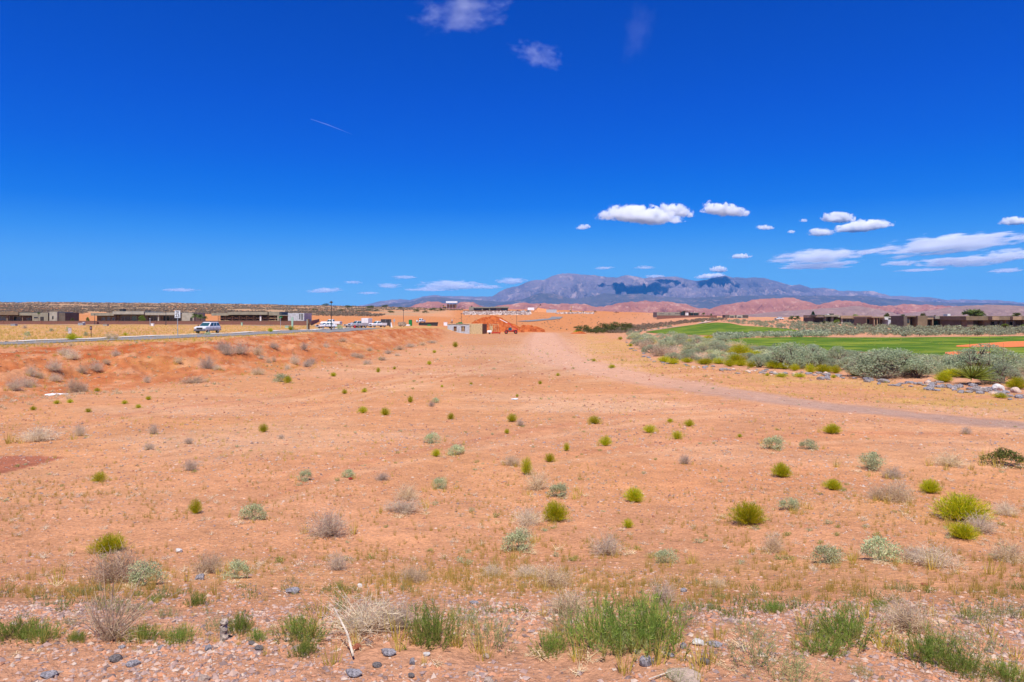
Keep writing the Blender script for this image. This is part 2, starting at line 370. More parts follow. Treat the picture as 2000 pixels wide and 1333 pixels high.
def soil_at(x, y):
    i = np.clip(np.rint(np.interp(np.arctan2(x, y), PH, np.arange(len(PH)))).astype(int), 0, nP - 1); j = np.clip(np.rint(np.interp(np.hypot(x, y), RR, np.arange(len(RR)))).astype(int), 0, nR - 1)
    return C[i, j]
def ribbon(name, P, hw, m, lift=.02, nw=10, step=None, edge=False, dz=0.0, attr=None):
    """a sheet laid over the terrain along world points P with half width hw (scalar or list)"""
    P = np.array(P, float); s = np.concatenate([[0], np.cumsum(np.hypot(*(P[1:] - P[:-1]).T))])
    step = step or max(.6, s[-1] / 260); t = np.linspace(0, s[-1], int(s[-1] / step) + 2)
    X = np.interp(t, s, P[:, 0]); Y = np.interp(t, s, P[:, 1]); k = 9
    if len(t) > 30:
        X = np.convolve(np.pad(X, k, 'edge'), np.ones(2 * k + 1) / (2 * k + 1), 'valid'); Y = np.convolve(np.pad(Y, k, 'edge'), np.ones(2 * k + 1) / (2 * k + 1), 'valid')
    hw = np.interp(t, s, hw) if hasattr(hw, '__len__') else np.full(len(t), hw)
    dx = np.gradient(X); dy = np.gradient(Y); L = np.hypot(dx, dy); nx = -dy / L; ny = dx / L
    q = np.linspace(-1, 1, nw + 1)
    VX = X[:, None] + nx[:, None] * q * hw[:, None]; VY = Y[:, None] + ny[:, None] * q * hw[:, None]
    VZ = Hg(VX, VY) + lift + dz
    if edge: VZ = VZ - .05 * (np.abs(q) > .95)[None]
    a_, b_ = np.meshgrid(np.arange(len(t) - 1), np.arange(nw), indexing='ij'); i0 = (a_ * (nw + 1) + b_).ravel()
    Fq = np.stack([i0, i0 + 1, i0 + nw + 2, i0 + nw + 1], 1)[:, ::-1]
    at = {'edge': np.repeat((1 - np.abs(q))[None], len(t), 0).reshape(-1, 1).repeat(3, 1)} if edge else None
    if edge: at['soil'] = soil_at(VX, VY).reshape(-1, 3)
    return link(name, npmesh(name, np.stack([VX.ravel(), VY.ravel(), VZ.ravel()], 1), Fq, m, at, True))
def sheet(name, cols, lift=.05, m=None, nr=26):
    """sheet between a near and a far photo row per column, laid on the terrain"""
    xs = np.arange(cols[0][0], cols[-1][0] + 1, 4.0)
    y0 = np.interp(xs, [c[0] for c in cols], [c[1] for c in cols]); y1 = np.interp(xs, [c[0] for c in cols], [c[2] for c in cols])
    VV = []
    for x, a0, a1 in zip(xs, y0, y1):
        d0 = hit(x, a0)[1]; d1 = hit(x, a1, d0 * .9)[1]
        for t in np.linspace(0, 1, nr + 1):
            d = d0 + (d1 - d0) * t; X = (x - 1000) / F * d; VV.append((X, d, float(Hg(X, d)) + lift))
    a_, b_ = np.meshgrid(np.arange(len(xs) - 1), np.arange(nr), indexing='ij'); i0 = (a_ * (nr + 1) + b_).ravel()
    Fq = np.stack([i0, i0 + nr + 1, i0 + nr + 2, i0 + 1], 1)
    return struct(link(name, npmesh(name, VV, Fq, m, None, True)))
# dirt track
TP = [(1062, 650), (1064, 668), (1074, 690), (1110, 708), (1180, 724), (1260, 741), (1400, 766), (1550, 787), (1700, 803), (1850, 819), (2010, 834), (2200, 852)]
tw = [hit(*p)[:2] for p in TP]
hw_ = [7, 7, 5.6, 4.3, 3.5, 2.9, 2.4, 2.1, 1.9, 1.75, 1.65, 1.65]
TM = groundmat('track_dust', None, (.52, .29, .185), edge=True, amt=.8)
struct(ribbon('dirt_track', tw, hw_, TM, .015, 16, .5, True))
# asphalt road on the left bench, its far kerb, and the side street by the wall
ASPH = groundmat('asphalt', None, (.19, .18, .175), amt=.35, roughness=.9); CONC = groundmat('concrete', None, (.52, .48, .43), amt=.3)
far_k = [(-62, 52), (-55.5, 62), (-51.7, 69), (-46.5, 82), (-44.0, 92), (-42.0, 104), (-39.5, 118), (-38.6, 128), (-38.5, 150), (-42, 185)]
fk = np.array(far_k, float)
road_c = fk + np.array([3.6, 0]); walk = fk + np.array([-1.05, 0])
struct(ribbon('road', road_c, 3.5, ASPH, .05, 8, 1.0))
kb = ribbon('kerb', fk + np.array([-.05, 0]), .12, CONC, .17, 2, 1.0); struct(kb)
struct(ribbon('pavement', walk, .85, CONC, .10, 3, 1.0))
struct(ribbon('side_street', [(-230, 226), (-150, 229), (-72, 231), (-50, 226)], 3.2, ASPH, .06, 4, 3))
struct(ribbon('hill_road', [hit(1012, 629, 300)[:2], hit(1045, 627, 300)[:2], hit(1078, 624, 300)[:2], hit(1090, 619, 300)[:2]], 5.5, ASPH, .3, 4, 3))
# golf course
def lawnmat():
    m, n, b = newmat('mown_grass'); tc = N(n, 'ShaderNodeTexCoord').outputs['Object']
    wv = N(n, 'ShaderNodeTexWave'); wv.inputs['Scale'].default_value = .055; wv.inputs['Distortion'].default_value = 3; wv.inputs['Detail'].default_value = 2
    mp = N(n, 'ShaderNodeMapping'); mp.inputs['Rotation'].default_value = (0, 0, 1.9); n.links.new(tc, mp.inputs[0]); n.links.new(mp.outputs[0], wv.inputs['Vector'])
    c = mixc(n, wv.outputs['Fac'], (.035, .085, .003), (.115, .19, .008))
    c = mixc(n, ramp(n, noise(n, tc, .12, 4), .42, .64), c, (.21, .24, .02))
    c = mixc(n, math_(n, 'MULTIPLY', noise(n, tc, 3, 4), .5), c, (.04, .08, .004))
    n.links.new(c, b.inputs['Base Color']); b.inputs['Roughness'].default_value = .9; b.inputs['Specular IOR Level'].default_value = .1
    bp = N(n, 'ShaderNodeBump'); bp.inputs['Strength'].default_value = .6; bp.inputs['Distance'].default_value = .08; n.links.new(noise(n, tc, 4, 4), bp.inputs['Height']); n.links.new(bp.outputs[0], b.inputs['Normal'])
    return m
LM = lawnmat()
sheet('lawn', [(1262, 650, 648.5), (1300, 653, 643), (1340, 655, 637), (1370, 655.5, 633), (1400, 655, 630.5), (1425, 654.5, 632), (1450, 654, 637), (1500, 655, 640), (1540, 654, 643), (1570, 653, 648)], .10, LM)
sheet('lawn', [(1415, 668, 665), (1440, 678, 662), (1480, 684, 660.5), (1560, 690, 659), (1640, 694, 660), (1760, 700, 660), (1850, 707, 659), (2000, 706, 657.5), (2100, 706, 657.5), (2300, 706, 658)], .06, LM)
RS = groundmat('bunker_sand', None, (.60, .165, .055), amt=.4)
sheet('sand_bunker', [(1868, 679, 676.5), (1900, 679.5, 674), (1940, 680, 671), (1975, 680, 668.5), (2000, 679, 668), (2060, 677, 669)], .10, RS)
sheet('sand_bunker', [(1846, 693, 690), (1860, 695.5, 689), (1900, 695, 689), (1935, 691, 689.5)], .10, RS)
sheet('sand_bunker', [(1646, 691.5, 690), (1662, 692, 689.5), (1722, 692, 690)], .10, RS)
PATHM = groundmat('cart_path', None, (.50, .33, .25), amt=.3)
struct(ribbon('cart_path', [hit(*p)[:2] for p in ((1225, 648.5), (1262, 646.5), (1300, 641), (1335, 636))], 1.3, PATHM, .12, 3, 2))
struct(ribbon('cart_path', [hit(*p)[:2] for p in ((1366, 634), (1382, 629.5), (1392, 626), (1397, 624))], 2.4, PATHM, .25, 3, 2))
# ---------------------------------------------------------------- mountains and hills
def smooth(a, k):
    return np.convolve(np.pad(a, k, 'edge'), np.ones(2 * k + 1) / (2 * k + 1), 'valid')
def hills(name, sky_, D, depth, base_py, m, seed, rough=.5, step=3, rows=70, jit=.05, zb=-25, amp=1.0):
    xs = np.arange(sky_[0][0], sky_[-1][0] + 1, step); ys = np.interp(xs, [p[0] for p in sky_], [p[1] for p in sky_])
    ys = ys + vn(xs / 9, xs * 0, seed) * jit * 10 + vn(xs / 4, xs * 0, seed + 1) * jit * 5
    zc = np.maximum((YH - ys) / F * D, 1.0)
    T = np.concatenate([np.linspace(0, 1, rows), [1.05, 1.2, 1.5]])
    VV = []
    for k, t in enumerate(T):
        d = D - depth * (1 - t); X = (xs - 1000) / F * D * (1 - .0 * t)
        d = np.full(len(xs), d)
        if t <= 1:
            rg = 1 - np.abs(fbm(X / (D * .035) + vn(X / (D * .02), d / (D * .02), seed + 5) * 1.5, d / (D * .09), seed, 5)) * 2.2 * rough - rough * .25
            rg2 = fbm(X / (D * .012), d / (D * .012), seed + 9, 4) * .22 * rough
            prof = t ** 1.25
            env = 4 * t * (1 - t) * .8 + .15 * (1 - t)
            z = zc * (prof + (rg - .75) * env * .55 * amp + rg2 * (1 - t) * amp) + zb * (1 - t) ** 2
            z = np.minimum(z, zc * (t * .985 + .015) + 0) if t < 1 else zc
        else: z = zc * (1 - (t - 1) * 1.9)
        VV.append(np.stack([X, d, z], 1))
    VV = np.concatenate(VV); nx_ = len(xs)
    a_, b_ = np.meshgrid(np.arange(len(T) - 1), np.arange(nx_ - 1), indexing='ij'); i0 = (a_ * nx_ + b_).ravel()
    Fq = np.stack([i0, i0 + 1, i0 + nx_ + 1, i0 + nx_], 1)
    o = struct(link(name, npmesh(name, VV, Fq, m, None, True))); return o
def rockmat(name, c1, c2, c3, sc_, strata=0):
    m, n, b = newmat(name); tc = N(n, 'ShaderNodeTexCoord').outputs['Object']
    c = mixc(n, ramp(n, noise(n, tc, sc_, 6, .65), .35, .65), c1, c2)
    c = mixc(n, ramp(n, noise(n, tc, sc_ * 3.1, 6, .7), .52, .66), c, c3)
    if strata:
        sx = N(n, 'ShaderNodeSeparateXYZ'); n.links.new(tc, sx.inputs[0])
        q = math_(n, 'ADD', math_(n, 'MULTIPLY', sx.outputs[2], strata), math_(n, 'MULTIPLY', noise(n, tc, sc_, 4), 4))
        c = mixc(n, math_(n, 'MULTIPLY', math_(n, 'ABSOLUTE', math_(n, 'SINE', q)), .5), c, c1)
    n.links.new(c, b.inputs['Base Color']); b.inputs['Roughness'].default_value = 1; b.inputs['Specular IOR Level'].default_value = 0
    bp = N(n, 'ShaderNodeBump'); bp.inputs['Strength'].default_value = .9; bp.inputs['Distance'].default_value = .12 / sc_
    n.links.new(noise(n, tc, sc_ * 4, 6, .7), bp.inputs['Height']); n.links.new(bp.outputs[0], b.inputs['Normal'])
    return m
SK1 = [(640, 606), (690, 600), (725, 593), (745, 588.5), (765, 586), (783, 584.5), (800, 587), (825, 580), (850, 577), (875, 579.5), (905, 579), (930, 580.5), (962, 579), (975, 571), (990, 563), (1010, 560), (1035, 549), (1048, 547), (1062, 547), (1075, 541), (1092, 536), (1112, 534), (1135, 537), (1160, 538), (1185, 541.5), (1205, 543), (1215, 539), (1232, 538), (1250, 541), (1258, 544), (1290, 540.5), (1320, 541), (1345, 547), (1358, 549), (1378, 547), (1400, 541), (1416, 538), (1430, 542), (1452, 543), (1490, 543), (1500, 545), (1520, 550), (1545, 558), (1562, 556), (1585, 564), (1610, 562), (1640, 568), (1670, 569), (1705, 569), (1740, 579), (1760, 578), (1785, 580), (1810, 580), (1845, 586), (1880, 585), (1950, 587), (2000, 592), (2100, 597), (2250, 600)]
M1 = rockmat('mountain_rock', (.215, .165, .18), (.125, .11, .135), (.36, .26, .24), .0011)
hills('mountain', SK1, 14200, 3600, 600, M1, 3, 1.35, 2.0, 140, .14, -25, 1.5)
SK2 = [(640, 610), (700, 604), (760, 594), (800, 590), (830, 582), (850, 580), (880, 583), (930, 586), (985, 590), (1020, 585), (1055, 573), (1080, 574), (1110, 583), (1130, 584), (1180, 573), (1215, 576), (1250, 573), (1290, 580), (1350, 582), (1420, 579), (1500, 577), (1600, 578), (1680, 578), (1760, 586), (1850, 592), (1960, 592), (2050, 598), (2250, 603)]
M2 = rockmat('foothill_rock', (.115, .105, .115), (.08, .08, .095), (.20, .145, .14), .0016)
hills('foothills', SK2, 10200, 2000, 605, M2, 8, .8, 3, 60, .12)
SK3 = [(780, 606), (810, 596), (835, 590), (860, 591), (885, 597), (900, 591), (925, 590), (945, 601), (960, 600), (985, 595), (1020, 592), (1060, 593), (1110, 594), (1140, 594), (1165, 600), (1190, 597), (1215, 591), (1245, 589.5), (1262, 588), (1300, 590), (1340, 594), (1358, 602), (1385, 604), (1410, 595), (1445, 592), (1480, 585), (1520, 583), (1550, 582), (1575, 590), (1590, 597), (1640, 587), (1675, 588), (1720, 599), (1780, 594), (1850, 598), (1950, 601), (2100, 604), (2250, 606)]
M3 = rockmat('sandstone', (.37, .155, .10), (.25, .095, .065), (.50, .29, .205), .004, .05)
hills('red_hills', SK3, 5600, 1300, 615, M3, 15, 1.35, 2.0, 110, .22, -25, 1.5)
SK4 = [(1440, 617), (1480, 613), (1520, 609), (1560, 606), (1600, 603.5), (1640, 601), (1670, 598), (1680, 597.5), (1690, 602), (1705, 609), (1722, 616), (1760, 615), (1800, 609), (1840, 603), (1880, 598), (1930, 595.5), (1970, 596.5), (2020, 600), (2080, 604), (2250, 610)]
M4 = rockmat('mesa_rock', (.27, .17, .145), (.21, .135, .12), (.37, .25, .20), .008, .12)
hills('mesa', SK4, 3000, 600, 616, M4, 22, .9, 2.5, 60, .08, -25, 1.2)
# ================================================================ AIR AND CLOUDS
def vmat(name, dens, col, aniso=0.0):
    m = bpy.data.materials.new(name); m.use_nodes = True; n = m.node_tree; n.nodes.remove(n.nodes['Principled BSDF'])
    v = N(n, 'ShaderNodeVolumePrincipled'); v.inputs['Color'].default_value = (*col, 1); v.inputs['Density'].default_value = dens
    v.inputs['Anisotropy'].default_value = aniso; n.links.new(v.outputs[0], n.nodes['Material Output'].inputs['Volume'])
    return m, n, v
hm, _, _ = vmat('haze_air', HAZE, (.06, .40, 1.0), .0)
hb = MB().box(-17500, 17500, -17500, 17500, -60, 930)
tag(hb.build('haze', hm), 'thin blue distant haze over the desert', 'haze', kind='stuff')
# clouds: closed bodies of vapour; the density inside falls off raggedly towards the edge
def cloudmat(name, dens, thr, sc_, stretch, soft, flat):
    m, n, v = vmat(name, 0, (1, 1, 1), 0.0)
    tc = N(n, 'ShaderNodeTexCoord').outputs['Object']; oi = N(n, 'ShaderNodeObjectInfo')
    ad = N(n, 'ShaderNodeVectorMath', operation='MULTIPLY_ADD'); n.links.new(tc, ad.inputs[0]); ad.inputs[1].default_value = stretch
    cb = N(n, 'ShaderNodeCombineXYZ'); [n.links.new(math_(n, 'MULTIPLY', oi.outputs['Random'], 50.0 + 31 * i), cb.inputs[i]) for i in range(3)]
    n.links.new(cb.outputs[0], ad.inputs[2])
    nz = noise(n, ad.outputs[0], sc_, 6, .62)
    ln = N(n, 'ShaderNodeVectorMath', operation='LENGTH'); n.links.new(tc, ln.inputs[0])
    sx = N(n, 'ShaderNodeSeparateXYZ'); n.links.new(tc, sx.inputs[0])
    r2 = math_(n, 'POWER', ln.outputs['Value'], 2.0)
    bot = math_(n, 'MULTIPLY', math_(n, 'MAXIMUM', math_(n, 'SUBTRACT', math_(n, 'MULTIPLY', sx.outputs[2], -1.0), .15), 0.0), flat)
    q = math_(n, 'SUBTRACT', math_(n, 'SUBTRACT', math_(n, 'ADD', math_(n, 'MULTIPLY', nz, 2.0), .1), r2), bot)
    d = ramp(n, q, thr, thr + soft)
    n.links.new(math_(n, 'MULTIPLY', d, dens), v.inputs['Density'])
    return m
CUM = cloudmat('cumulus_vapour', .024, .66, 2.1, (2.6, 1, .9), .18, 1.6)
STR = cloudmat('layer_vapour', .007, .74, 2.1, (2.0, 1, 1.7), .42, .3)
CIR = cloudmat('ice_wisps', .00085, .72, 1.7, (2.2, 1, 1.6), .62, .0)
def ico(sub):
    import bmesh
    bm = bmesh.new(); bmesh.ops.create_icosphere(bm, subdivisions=sub, radius=1.0); me = bpy.data.meshes.new('cloud'); bm.to_mesh(me); bm.free(); return me
_ic = ico(3)
CM = {}
VEI = cloudmat('veil_vapour', .00009, .5, 1.3, (1, 1, 2.0), .9, .0)
for nm_, mm in (('c', CUM), ('s', STR), ('i', CIR), ('v', VEI)):
    q = _ic.copy(); q.materials.append(mm); CM[nm_] = q
# kind, centre x, y, width, height (photo), distance, tilt, label
CL = [('c', 1250, 425, 200, 46, 13000, -3, 'largest puffy white cloud above the left half of the long mountain'),
 ('c', 1318, 414, 95, 30, 13300, -10, 'ragged white cloud linking the two biggest puffs over the mountain'),
 ('c', 1412, 413, 118, 34, 13400, -6, 'puffy white cloud to the right of the biggest one over the mountain'),
 ('c', 1140, 445, 36, 14, 15000, 6, 'tiny white puff left of the biggest cloud'),
 ('c', 1494, 446, 44, 13, 17000, 0, 'small white puff alone between the mountain puffs and the right cloud group'),
 ('c', 1637, 428, 88, 28, 19000, -2, 'short white cloud above the long slanting one at right'),
 ('c', 1570, 432, 20, 9, 19000, 0, 'tiny puff just left of the short white cloud at right'),
 ('c', 1546, 454, 20, 9, 19000, 0, 'tiny puff off the left tip of the slanting cloud'),
 ('c', 1602, 456, 66, 22, 19000, 0, 'left end puff of the long slanting cloud at right'),
 ('c', 1685, 445, 145, 30, 19500, 6, 'long slanting white cloud rising to the right'),
 ('c', 1982, 434, 74, 22, 20000, 2, 'white cloud cut by the right edge of the picture'),
 ('s', 1600, 502, 250, 34, 23000, 3, 'flat layered white cloud above the right shoulder of the mountain'),
 ('s', 1590, 520, 190, 16, 23500, 0, 'thin lower band under the flat layered cloud'),
 ('s', 1850, 480, 380, 46, 23000, 5, 'widest flat white cloud bank at right'),
 ('s', 1880, 512, 240, 26, 24500, 2, 'flat white band below the widest cloud bank'),
 ('s', 1760, 515, 100, 14, 24500, 2, 'short thin band below the left end of the widest bank'),
 ('s', 1975, 500, 160, 30, 24000, 4, 'flat white band at the right edge under the widest bank'),
 ('s', 1965, 529, 90, 13, 27000, 3, 'thin low white streak at the right edge'),
 ('s', 1700, 492, 120, 12, 23500, 8, 'thin streak between the layered cloud and the widest bank'),
 ('s', 1930, 462, 150, 14, 23000, 4, 'thin streak riding above the widest cloud bank'),
 ('s', 1800, 528, 130, 8, 26500, 2, 'faintest low streak right of the mountain'),
 ('s', 1640, 515, 110, 10, 24500, 4, 'thin streak under the right end of the layered cloud'),
 ('c', 1404, 528, 46, 17, 26000, 0, 'white puff standing on the saddle of the mountain'),
 ('c', 1388, 541, 75, 14, 27000, 4, 'flat white cloud resting behind the mountain saddle'),
 ('c', 1448, 502, 52, 13, 22000, 3, 'small flat cloud left of the layered cloud'),
 ('s', 1280, 541, 70, 10, 28000, 0, 'sliver of white cloud behind the flat mountain crest'),
 ('s', 880, 558, 170, 24, 26500, 0, 'broad faint cloud low over the left foothills'),
 ('s', 1000, 550, 90, 17, 26000, 0, 'faint flat cloud at the left foot of the big mountain'),
 ('s', 760, 559, 70, 13, 27000, 0, 'small faint cloud low over the left horizon'),
 ('s', 790, 542, 70, 9, 24000, 0, 'thin pale streak high of the faint low clouds'),
 ('s', 634, 568, 90, 13, 27000, 3, 'pale low cloud left of the lamp post'),
 ('s', 690, 552, 50, 9, 26000, 0, 'tiny pale cloud strip above the lamp post'),
 ('s', 350, 567, 100, 9, 27000, 0, 'very faint pale streak low above the flat roofs at left'),
 ('s', 1260, 523, 56, 8, 26000, 0, 'very thin streak just above the mountain crest'),
 ('s', 835, 566, 130, 9, 28000, 0, 'faint streak under the broad low cloud'),
 ('s', 945, 561, 110, 10, 27500, 0, 'faint streak right of the broad low cloud'),
 ('s', 720, 573, 60, 7, 28000, 0, 'lowest faint streak over the plateau edge'),
 ('s', 1180, 524, 60, 7, 26000, 2, 'tiny pale streak above the left mountain crest'),
 ('i', 905, 28, 240, 70, 13500, 4, 'torn violet white wisp at the top of the sky'),
 ('i', 1052, 108, 130, 52, 13500, -14, 'smaller torn wisp below the top one'),
 ('v', 1245, 62, 70, 130, 14000, -12, 'barely visible upright veil at the top of the sky')]
for kd, cx, cy, ww, hh, D, tilt, lb in CL:
    o = link('cloud', CM[kd], None, ((cx - 1000) / F * D, D, (YH - cy) / F * D))
    k = 1.12 if kd == 'c' else 1.15
    if kd == 'i': k = 1.3
    o.scale = (ww / 2 / F * D * k, max(ww, hh * 1.5) / 2 / F * D * (.6 if kd != 'c' else .45), hh / 2 / F * D * k * (1.25 if kd == 'c' else 1.2)); o.rotation_euler = (0, -R(tilt), 0)
    tag(o, lb, 'cloud', 'clouds in the sky')
tm, _, _ = vmat('trail_vapour', .006, (1, 1, 1), .25)
tp = [((607 - 1000) / F * 24000, 24000, (YH - 233) / F * 24000), ((640 - 1000) / F * 24000, 24000, (YH - 244) / F * 24000), ((688 - 1000) / F * 24000, 24000, (YH - 263) / F * 24000)]
tag(MB().tube(tp, [13, 22, 6], 8).build('contrail', tm), 'thin white aircraft trail high in the left sky', 'contrail')
# ================================================================ PLANTS
def blades(P0, Dv, L, W, curve=.25, seg=2, seed=0, taper=.1):
    """thin ribbons: start points, directions, lengths, widths -> triangles/quads"""
    r = np.random.default_rng(seed); n = len(P0); Dv = Dv / np.linalg.norm(Dv, axis=1, keepdims=True)
    sd = np.cross(Dv, r.normal(size=(n, 3))); sd /= np.linalg.norm(sd, axis=1, keepdims=True) + 1e-9
    bend = r.normal(size=(n, 3)) * curve; pts = []
    for k in range(seg + 1):
        t = k / seg; p = P0 + (Dv * t + bend * t * t * .5) * L[:, None]
        w = W[:, None] * (1 - (1 - taper) * t) * .5
        pts += [p - sd * w, p + sd * w]
    V = np.stack(pts, 1).reshape(-1, 3); m = 2 * (seg + 1)
    i = np.arange(n)[:, None] * m
    Fq = np.concatenate([np.concatenate([i + 2 * k, i + 2 * k + 1, i + 2 * k + 3, i + 2 * k + 2], 1) for k in range(seg)])
    return V, Fq
def leaves(P, size, seed, up=.3, asp=.45):
    r = np.random.default_rng(seed); n = len(P)
    a = r.normal(size=(n, 3)); a[:, 2] = np.abs(a[:, 2]) + up; a /= np.linalg.norm(a, axis=1, keepdims=True)
    b = np.cross(a, r.normal(size=(n, 3))); b /= np.linalg.norm(b, axis=1, keepdims=True)
    s = (size * r.uniform(.6, 1.4, n))[:, None]
    V = np.stack([P - b * s * asp * .5, P + a * s * .45 - b * s * asp * .5 * .9, P + a * s, P + a * s * .5 + b * s * asp * .5], 1).reshape(-1, 3)
    i = np.arange(n)[:, None] * 4
    return V, np.concatenate([i, i + 1, i + 2, i + 3], 1)
def cat2(*vf):
    V = []; Fq = []; n = 0
    for v, f in vf: V.append(v); Fq.append(f + n); n += len(v)
    return np.concatenate(V), np.concatenate(Fq)
M_GREEN = leafmat('rabbitbrush_stems', (.58, .53, .014), (.28, .34, .007), .4, (.66, .48, .015))
M_TWIG = leafmat('dry_twigs', (.76, .60, .39), (.52, .39, .24), .45)
M_GREY = leafmat('grey_twigs', (.78, .65, .47), (.52, .41, .29), .5)
M_STRAW = leafmat('dry_straw', (.70, .50, .13), (.44, .34, .06), .45)
M_PALE = leafmat('pale_leaves', (.58, .60, .34), (.40, .43, .22), .4)
M_SAGE = leafmat('sage_leaves', (.42, .475, .285), (.27, .325, .185), .35, (.46, .40, .26))
M_OLIVE = leafmat('olive_leaves', (.13, .15, .03), (.06, .085, .02), .25, (.17, .12, .03))
M_WEED = leafmat('weed_leaves', (.34, .43, .08), (.15, .23, .035), .45, (.46, .38, .11))
M_WEED2 = leafmat('dull_weed_leaves', (.42, .42, .17), (.22, .27, .09), .4)
M_OLIVE2 = leafmat('olive_sprigs', (.36, .35, .10), (.20, .19, .06), .35)
M_YUC = leafmat('yucca_leaves', (.30, .32, .035), (.09, .13, .02), .2)
M_YUC2 = leafmat('dark_yucca_leaves', (.16, .17, .03), (.07, .09, .02), .2)
M_PALM = leafmat('palm_leaves', (.17, .22, .05), (.07, .12, .03), .2)
M_STEM = mat('woody_stems', (.17, .12, .085), .9, .25, 20)
def nz(m, lo=.3):
    return rng.uniform(lo, 1, m)
def hemi(n, seed, spread=1.0, zmin=.15):
    r = np.random.default_rng(seed); th = r.uniform(0, 2 * np.pi, n); z = r.uniform(zmin, 1, n) ** .8
    rr = np.sqrt(1 - np.minimum(z, 1) ** 2) * spread; return np.stack([rr * np.cos(th), rr * np.sin(th), z], 1)
# every plant mesh is about one metre wide and stands on z = 0
def m_green(seed, h=.72, n=620, spl=1.0):
    r = np.random.default_rng(seed); D = hemi(n, seed, 1.0, .12)
    lob = 1 + .22 * np.sin(np.arctan2(D[:, 1], D[:, 0]) * 3 + seed) * (1 - D[:, 2]) + r.normal(size=n) * .04
    P0 = r.normal(size=(n, 3)) * .045; P0[:, 2] = np.abs(P0[:, 2])
    T = D * np.array([.52 * spl, .52 * spl, h]) * lob[:, None]
    V1 = blades(P0, T, np.linalg.norm(T, axis=1), np.full(n, .013), .10, 2, seed)
    k = r.integers(0, n, n * 4); Q = P0[k] + T[k] * r.uniform(.45, .98, len(k))[:, None] + r.normal(size=(len(k), 3)) * .022
    Dv = D[k] * .7 + r.normal(size=(len(k), 3)) * .35 + np.array([0, 0, .4])
    V2 = blades(Q, Dv, r.uniform(.06, .13, len(k)), np.full(len(k), .010), .2, 1, seed + 1, .3)
    return cat2(V1, V2)
def m_twigs(seed, h=.55, n=260, w=.009, fine=6, flat=1.0):
    r = np.random.default_rng(seed); D = hemi(n, seed, 1.0, .02); D[:, 2] *= flat
    P0 = r.normal(size=(n, 3)) * .06; P0[:, 2] = np.abs(P0[:, 2])
    T = D * np.array([.5, .5, h]) * (1 + r.normal(size=(n, 1)) * .16)
    V1 = blades(P0, T, np.linalg.norm(T, axis=1), np.full(n, w * 1.5), .5, 3, seed)
    k = r.integers(0, n, n * fine); Q = P0[k] + T[k] * r.uniform(.25, 1, len(k))[:, None] + r.normal(size=(len(k), 3)) * .03
    Q[:, 2] = np.abs(Q[:, 2])
    V2 = blades(Q, r.normal(size=(len(k), 3)) + D[k] * .8 + np.array([0, 0, .25]), r.uniform(.07, .2, len(k)), np.full(len(k), w), .7, 2, seed + 2, .4)
    return cat2((V1[0], V1[1]), V2)
def m_leafy(seed, h=.62, n=3200, ls=.045, lumps=11, asp=.4, dense=.55):
    """clumpy mound of small leaves"""
    r = np.random.default_rng(seed); c = hemi(lumps, seed, .9, .1) * np.array([.34, .34, h * .62]); c[:, 2] += .04
    rad = r.uniform(.11, .21, lumps) * (13 / max(lumps, 13)) ** .35; k = r.integers(0, lumps, n)
    u = r.normal(size=(n, 3)); u /= np.linalg.norm(u, axis=1, keepdims=True)
    P = c[k] + u * rad[k][:, None] * (r.uniform(dense, 1.05, n) ** .7)[:, None] * np.array([1, 1, .95]); P[:, 2] = np.abs(P[:, 2])
    V1 = leaves(P, ls, seed, .5, asp)
    return V1
def m_stems(seed, h=.5, n=16, w=.02):
    r = np.random.default_rng(seed); D = hemi(n, seed + 3, 1.0, .25) * np.array([.4, .4, h])
    mb = MB()
    for d in D:
        a = Vector((r.normal() * .03, r.normal() * .03, 0)); e = Vector(d) * .9; md = (a + e) * .5 + Vector(r.normal(size=3) * .04)
        mb.tube([a, md, e], [w, w * .7, w * .25], 5)
    return mb
def pl(name, vf, m, smooth=False): return npmesh(name, vf[0], vf[1], m)
G_FOL = [pl('foliage', m_green(s, .70 + .06 * (s % 3)), M_GREEN) for s in (1, 2, 3, 4)]
G_ONE = [pl('rabbitbrush', m_green(s + 40, .74, 360), M_GREEN) for s in (1, 2, 3)]
D_ONE = [pl('dry_bush', m_twigs(s, (.5, .62, .42, .75)[s], 170), (M_TWIG, M_GREY, M_TWIG, M_TWIG)[s]) for s in range(4)]
DG_ONE = [pl('dry_bush', m_twigs(s + 9, .5, 170), M_GREY) for s in range(2)]
LOW_ONE = [pl('dead_scrub', m_twigs(s + 19, .3, 120, .011, 5, .6), M_GREY if s else M_TWIG) for s in range(2)]
P_ONE = [pl('grey_green_shrub', cat2(m_leafy(s + 5, .66, 1500, .055, 13, .38, .3), m_twigs(s, .5, 40, .01, 2)), M_PALE) for s in range(3)]
S_FOL = [pl('foliage', m_leafy(s + 60, .78, 9500, .025, 30, .36, .8), M_SAGE) for s in range(4)]
S_ONE = [pl('sagebrush', m_leafy(s + 70, .72, 2200, .045, 17, .36, .7), M_SAGE) for s in range(3)]
O_ONE = [pl('olive_shrub', m_leafy(s + 80, .80, 1500, .06, 14, .4, .5), M_OLIVE) for s in range(2)]
W_ONE = []
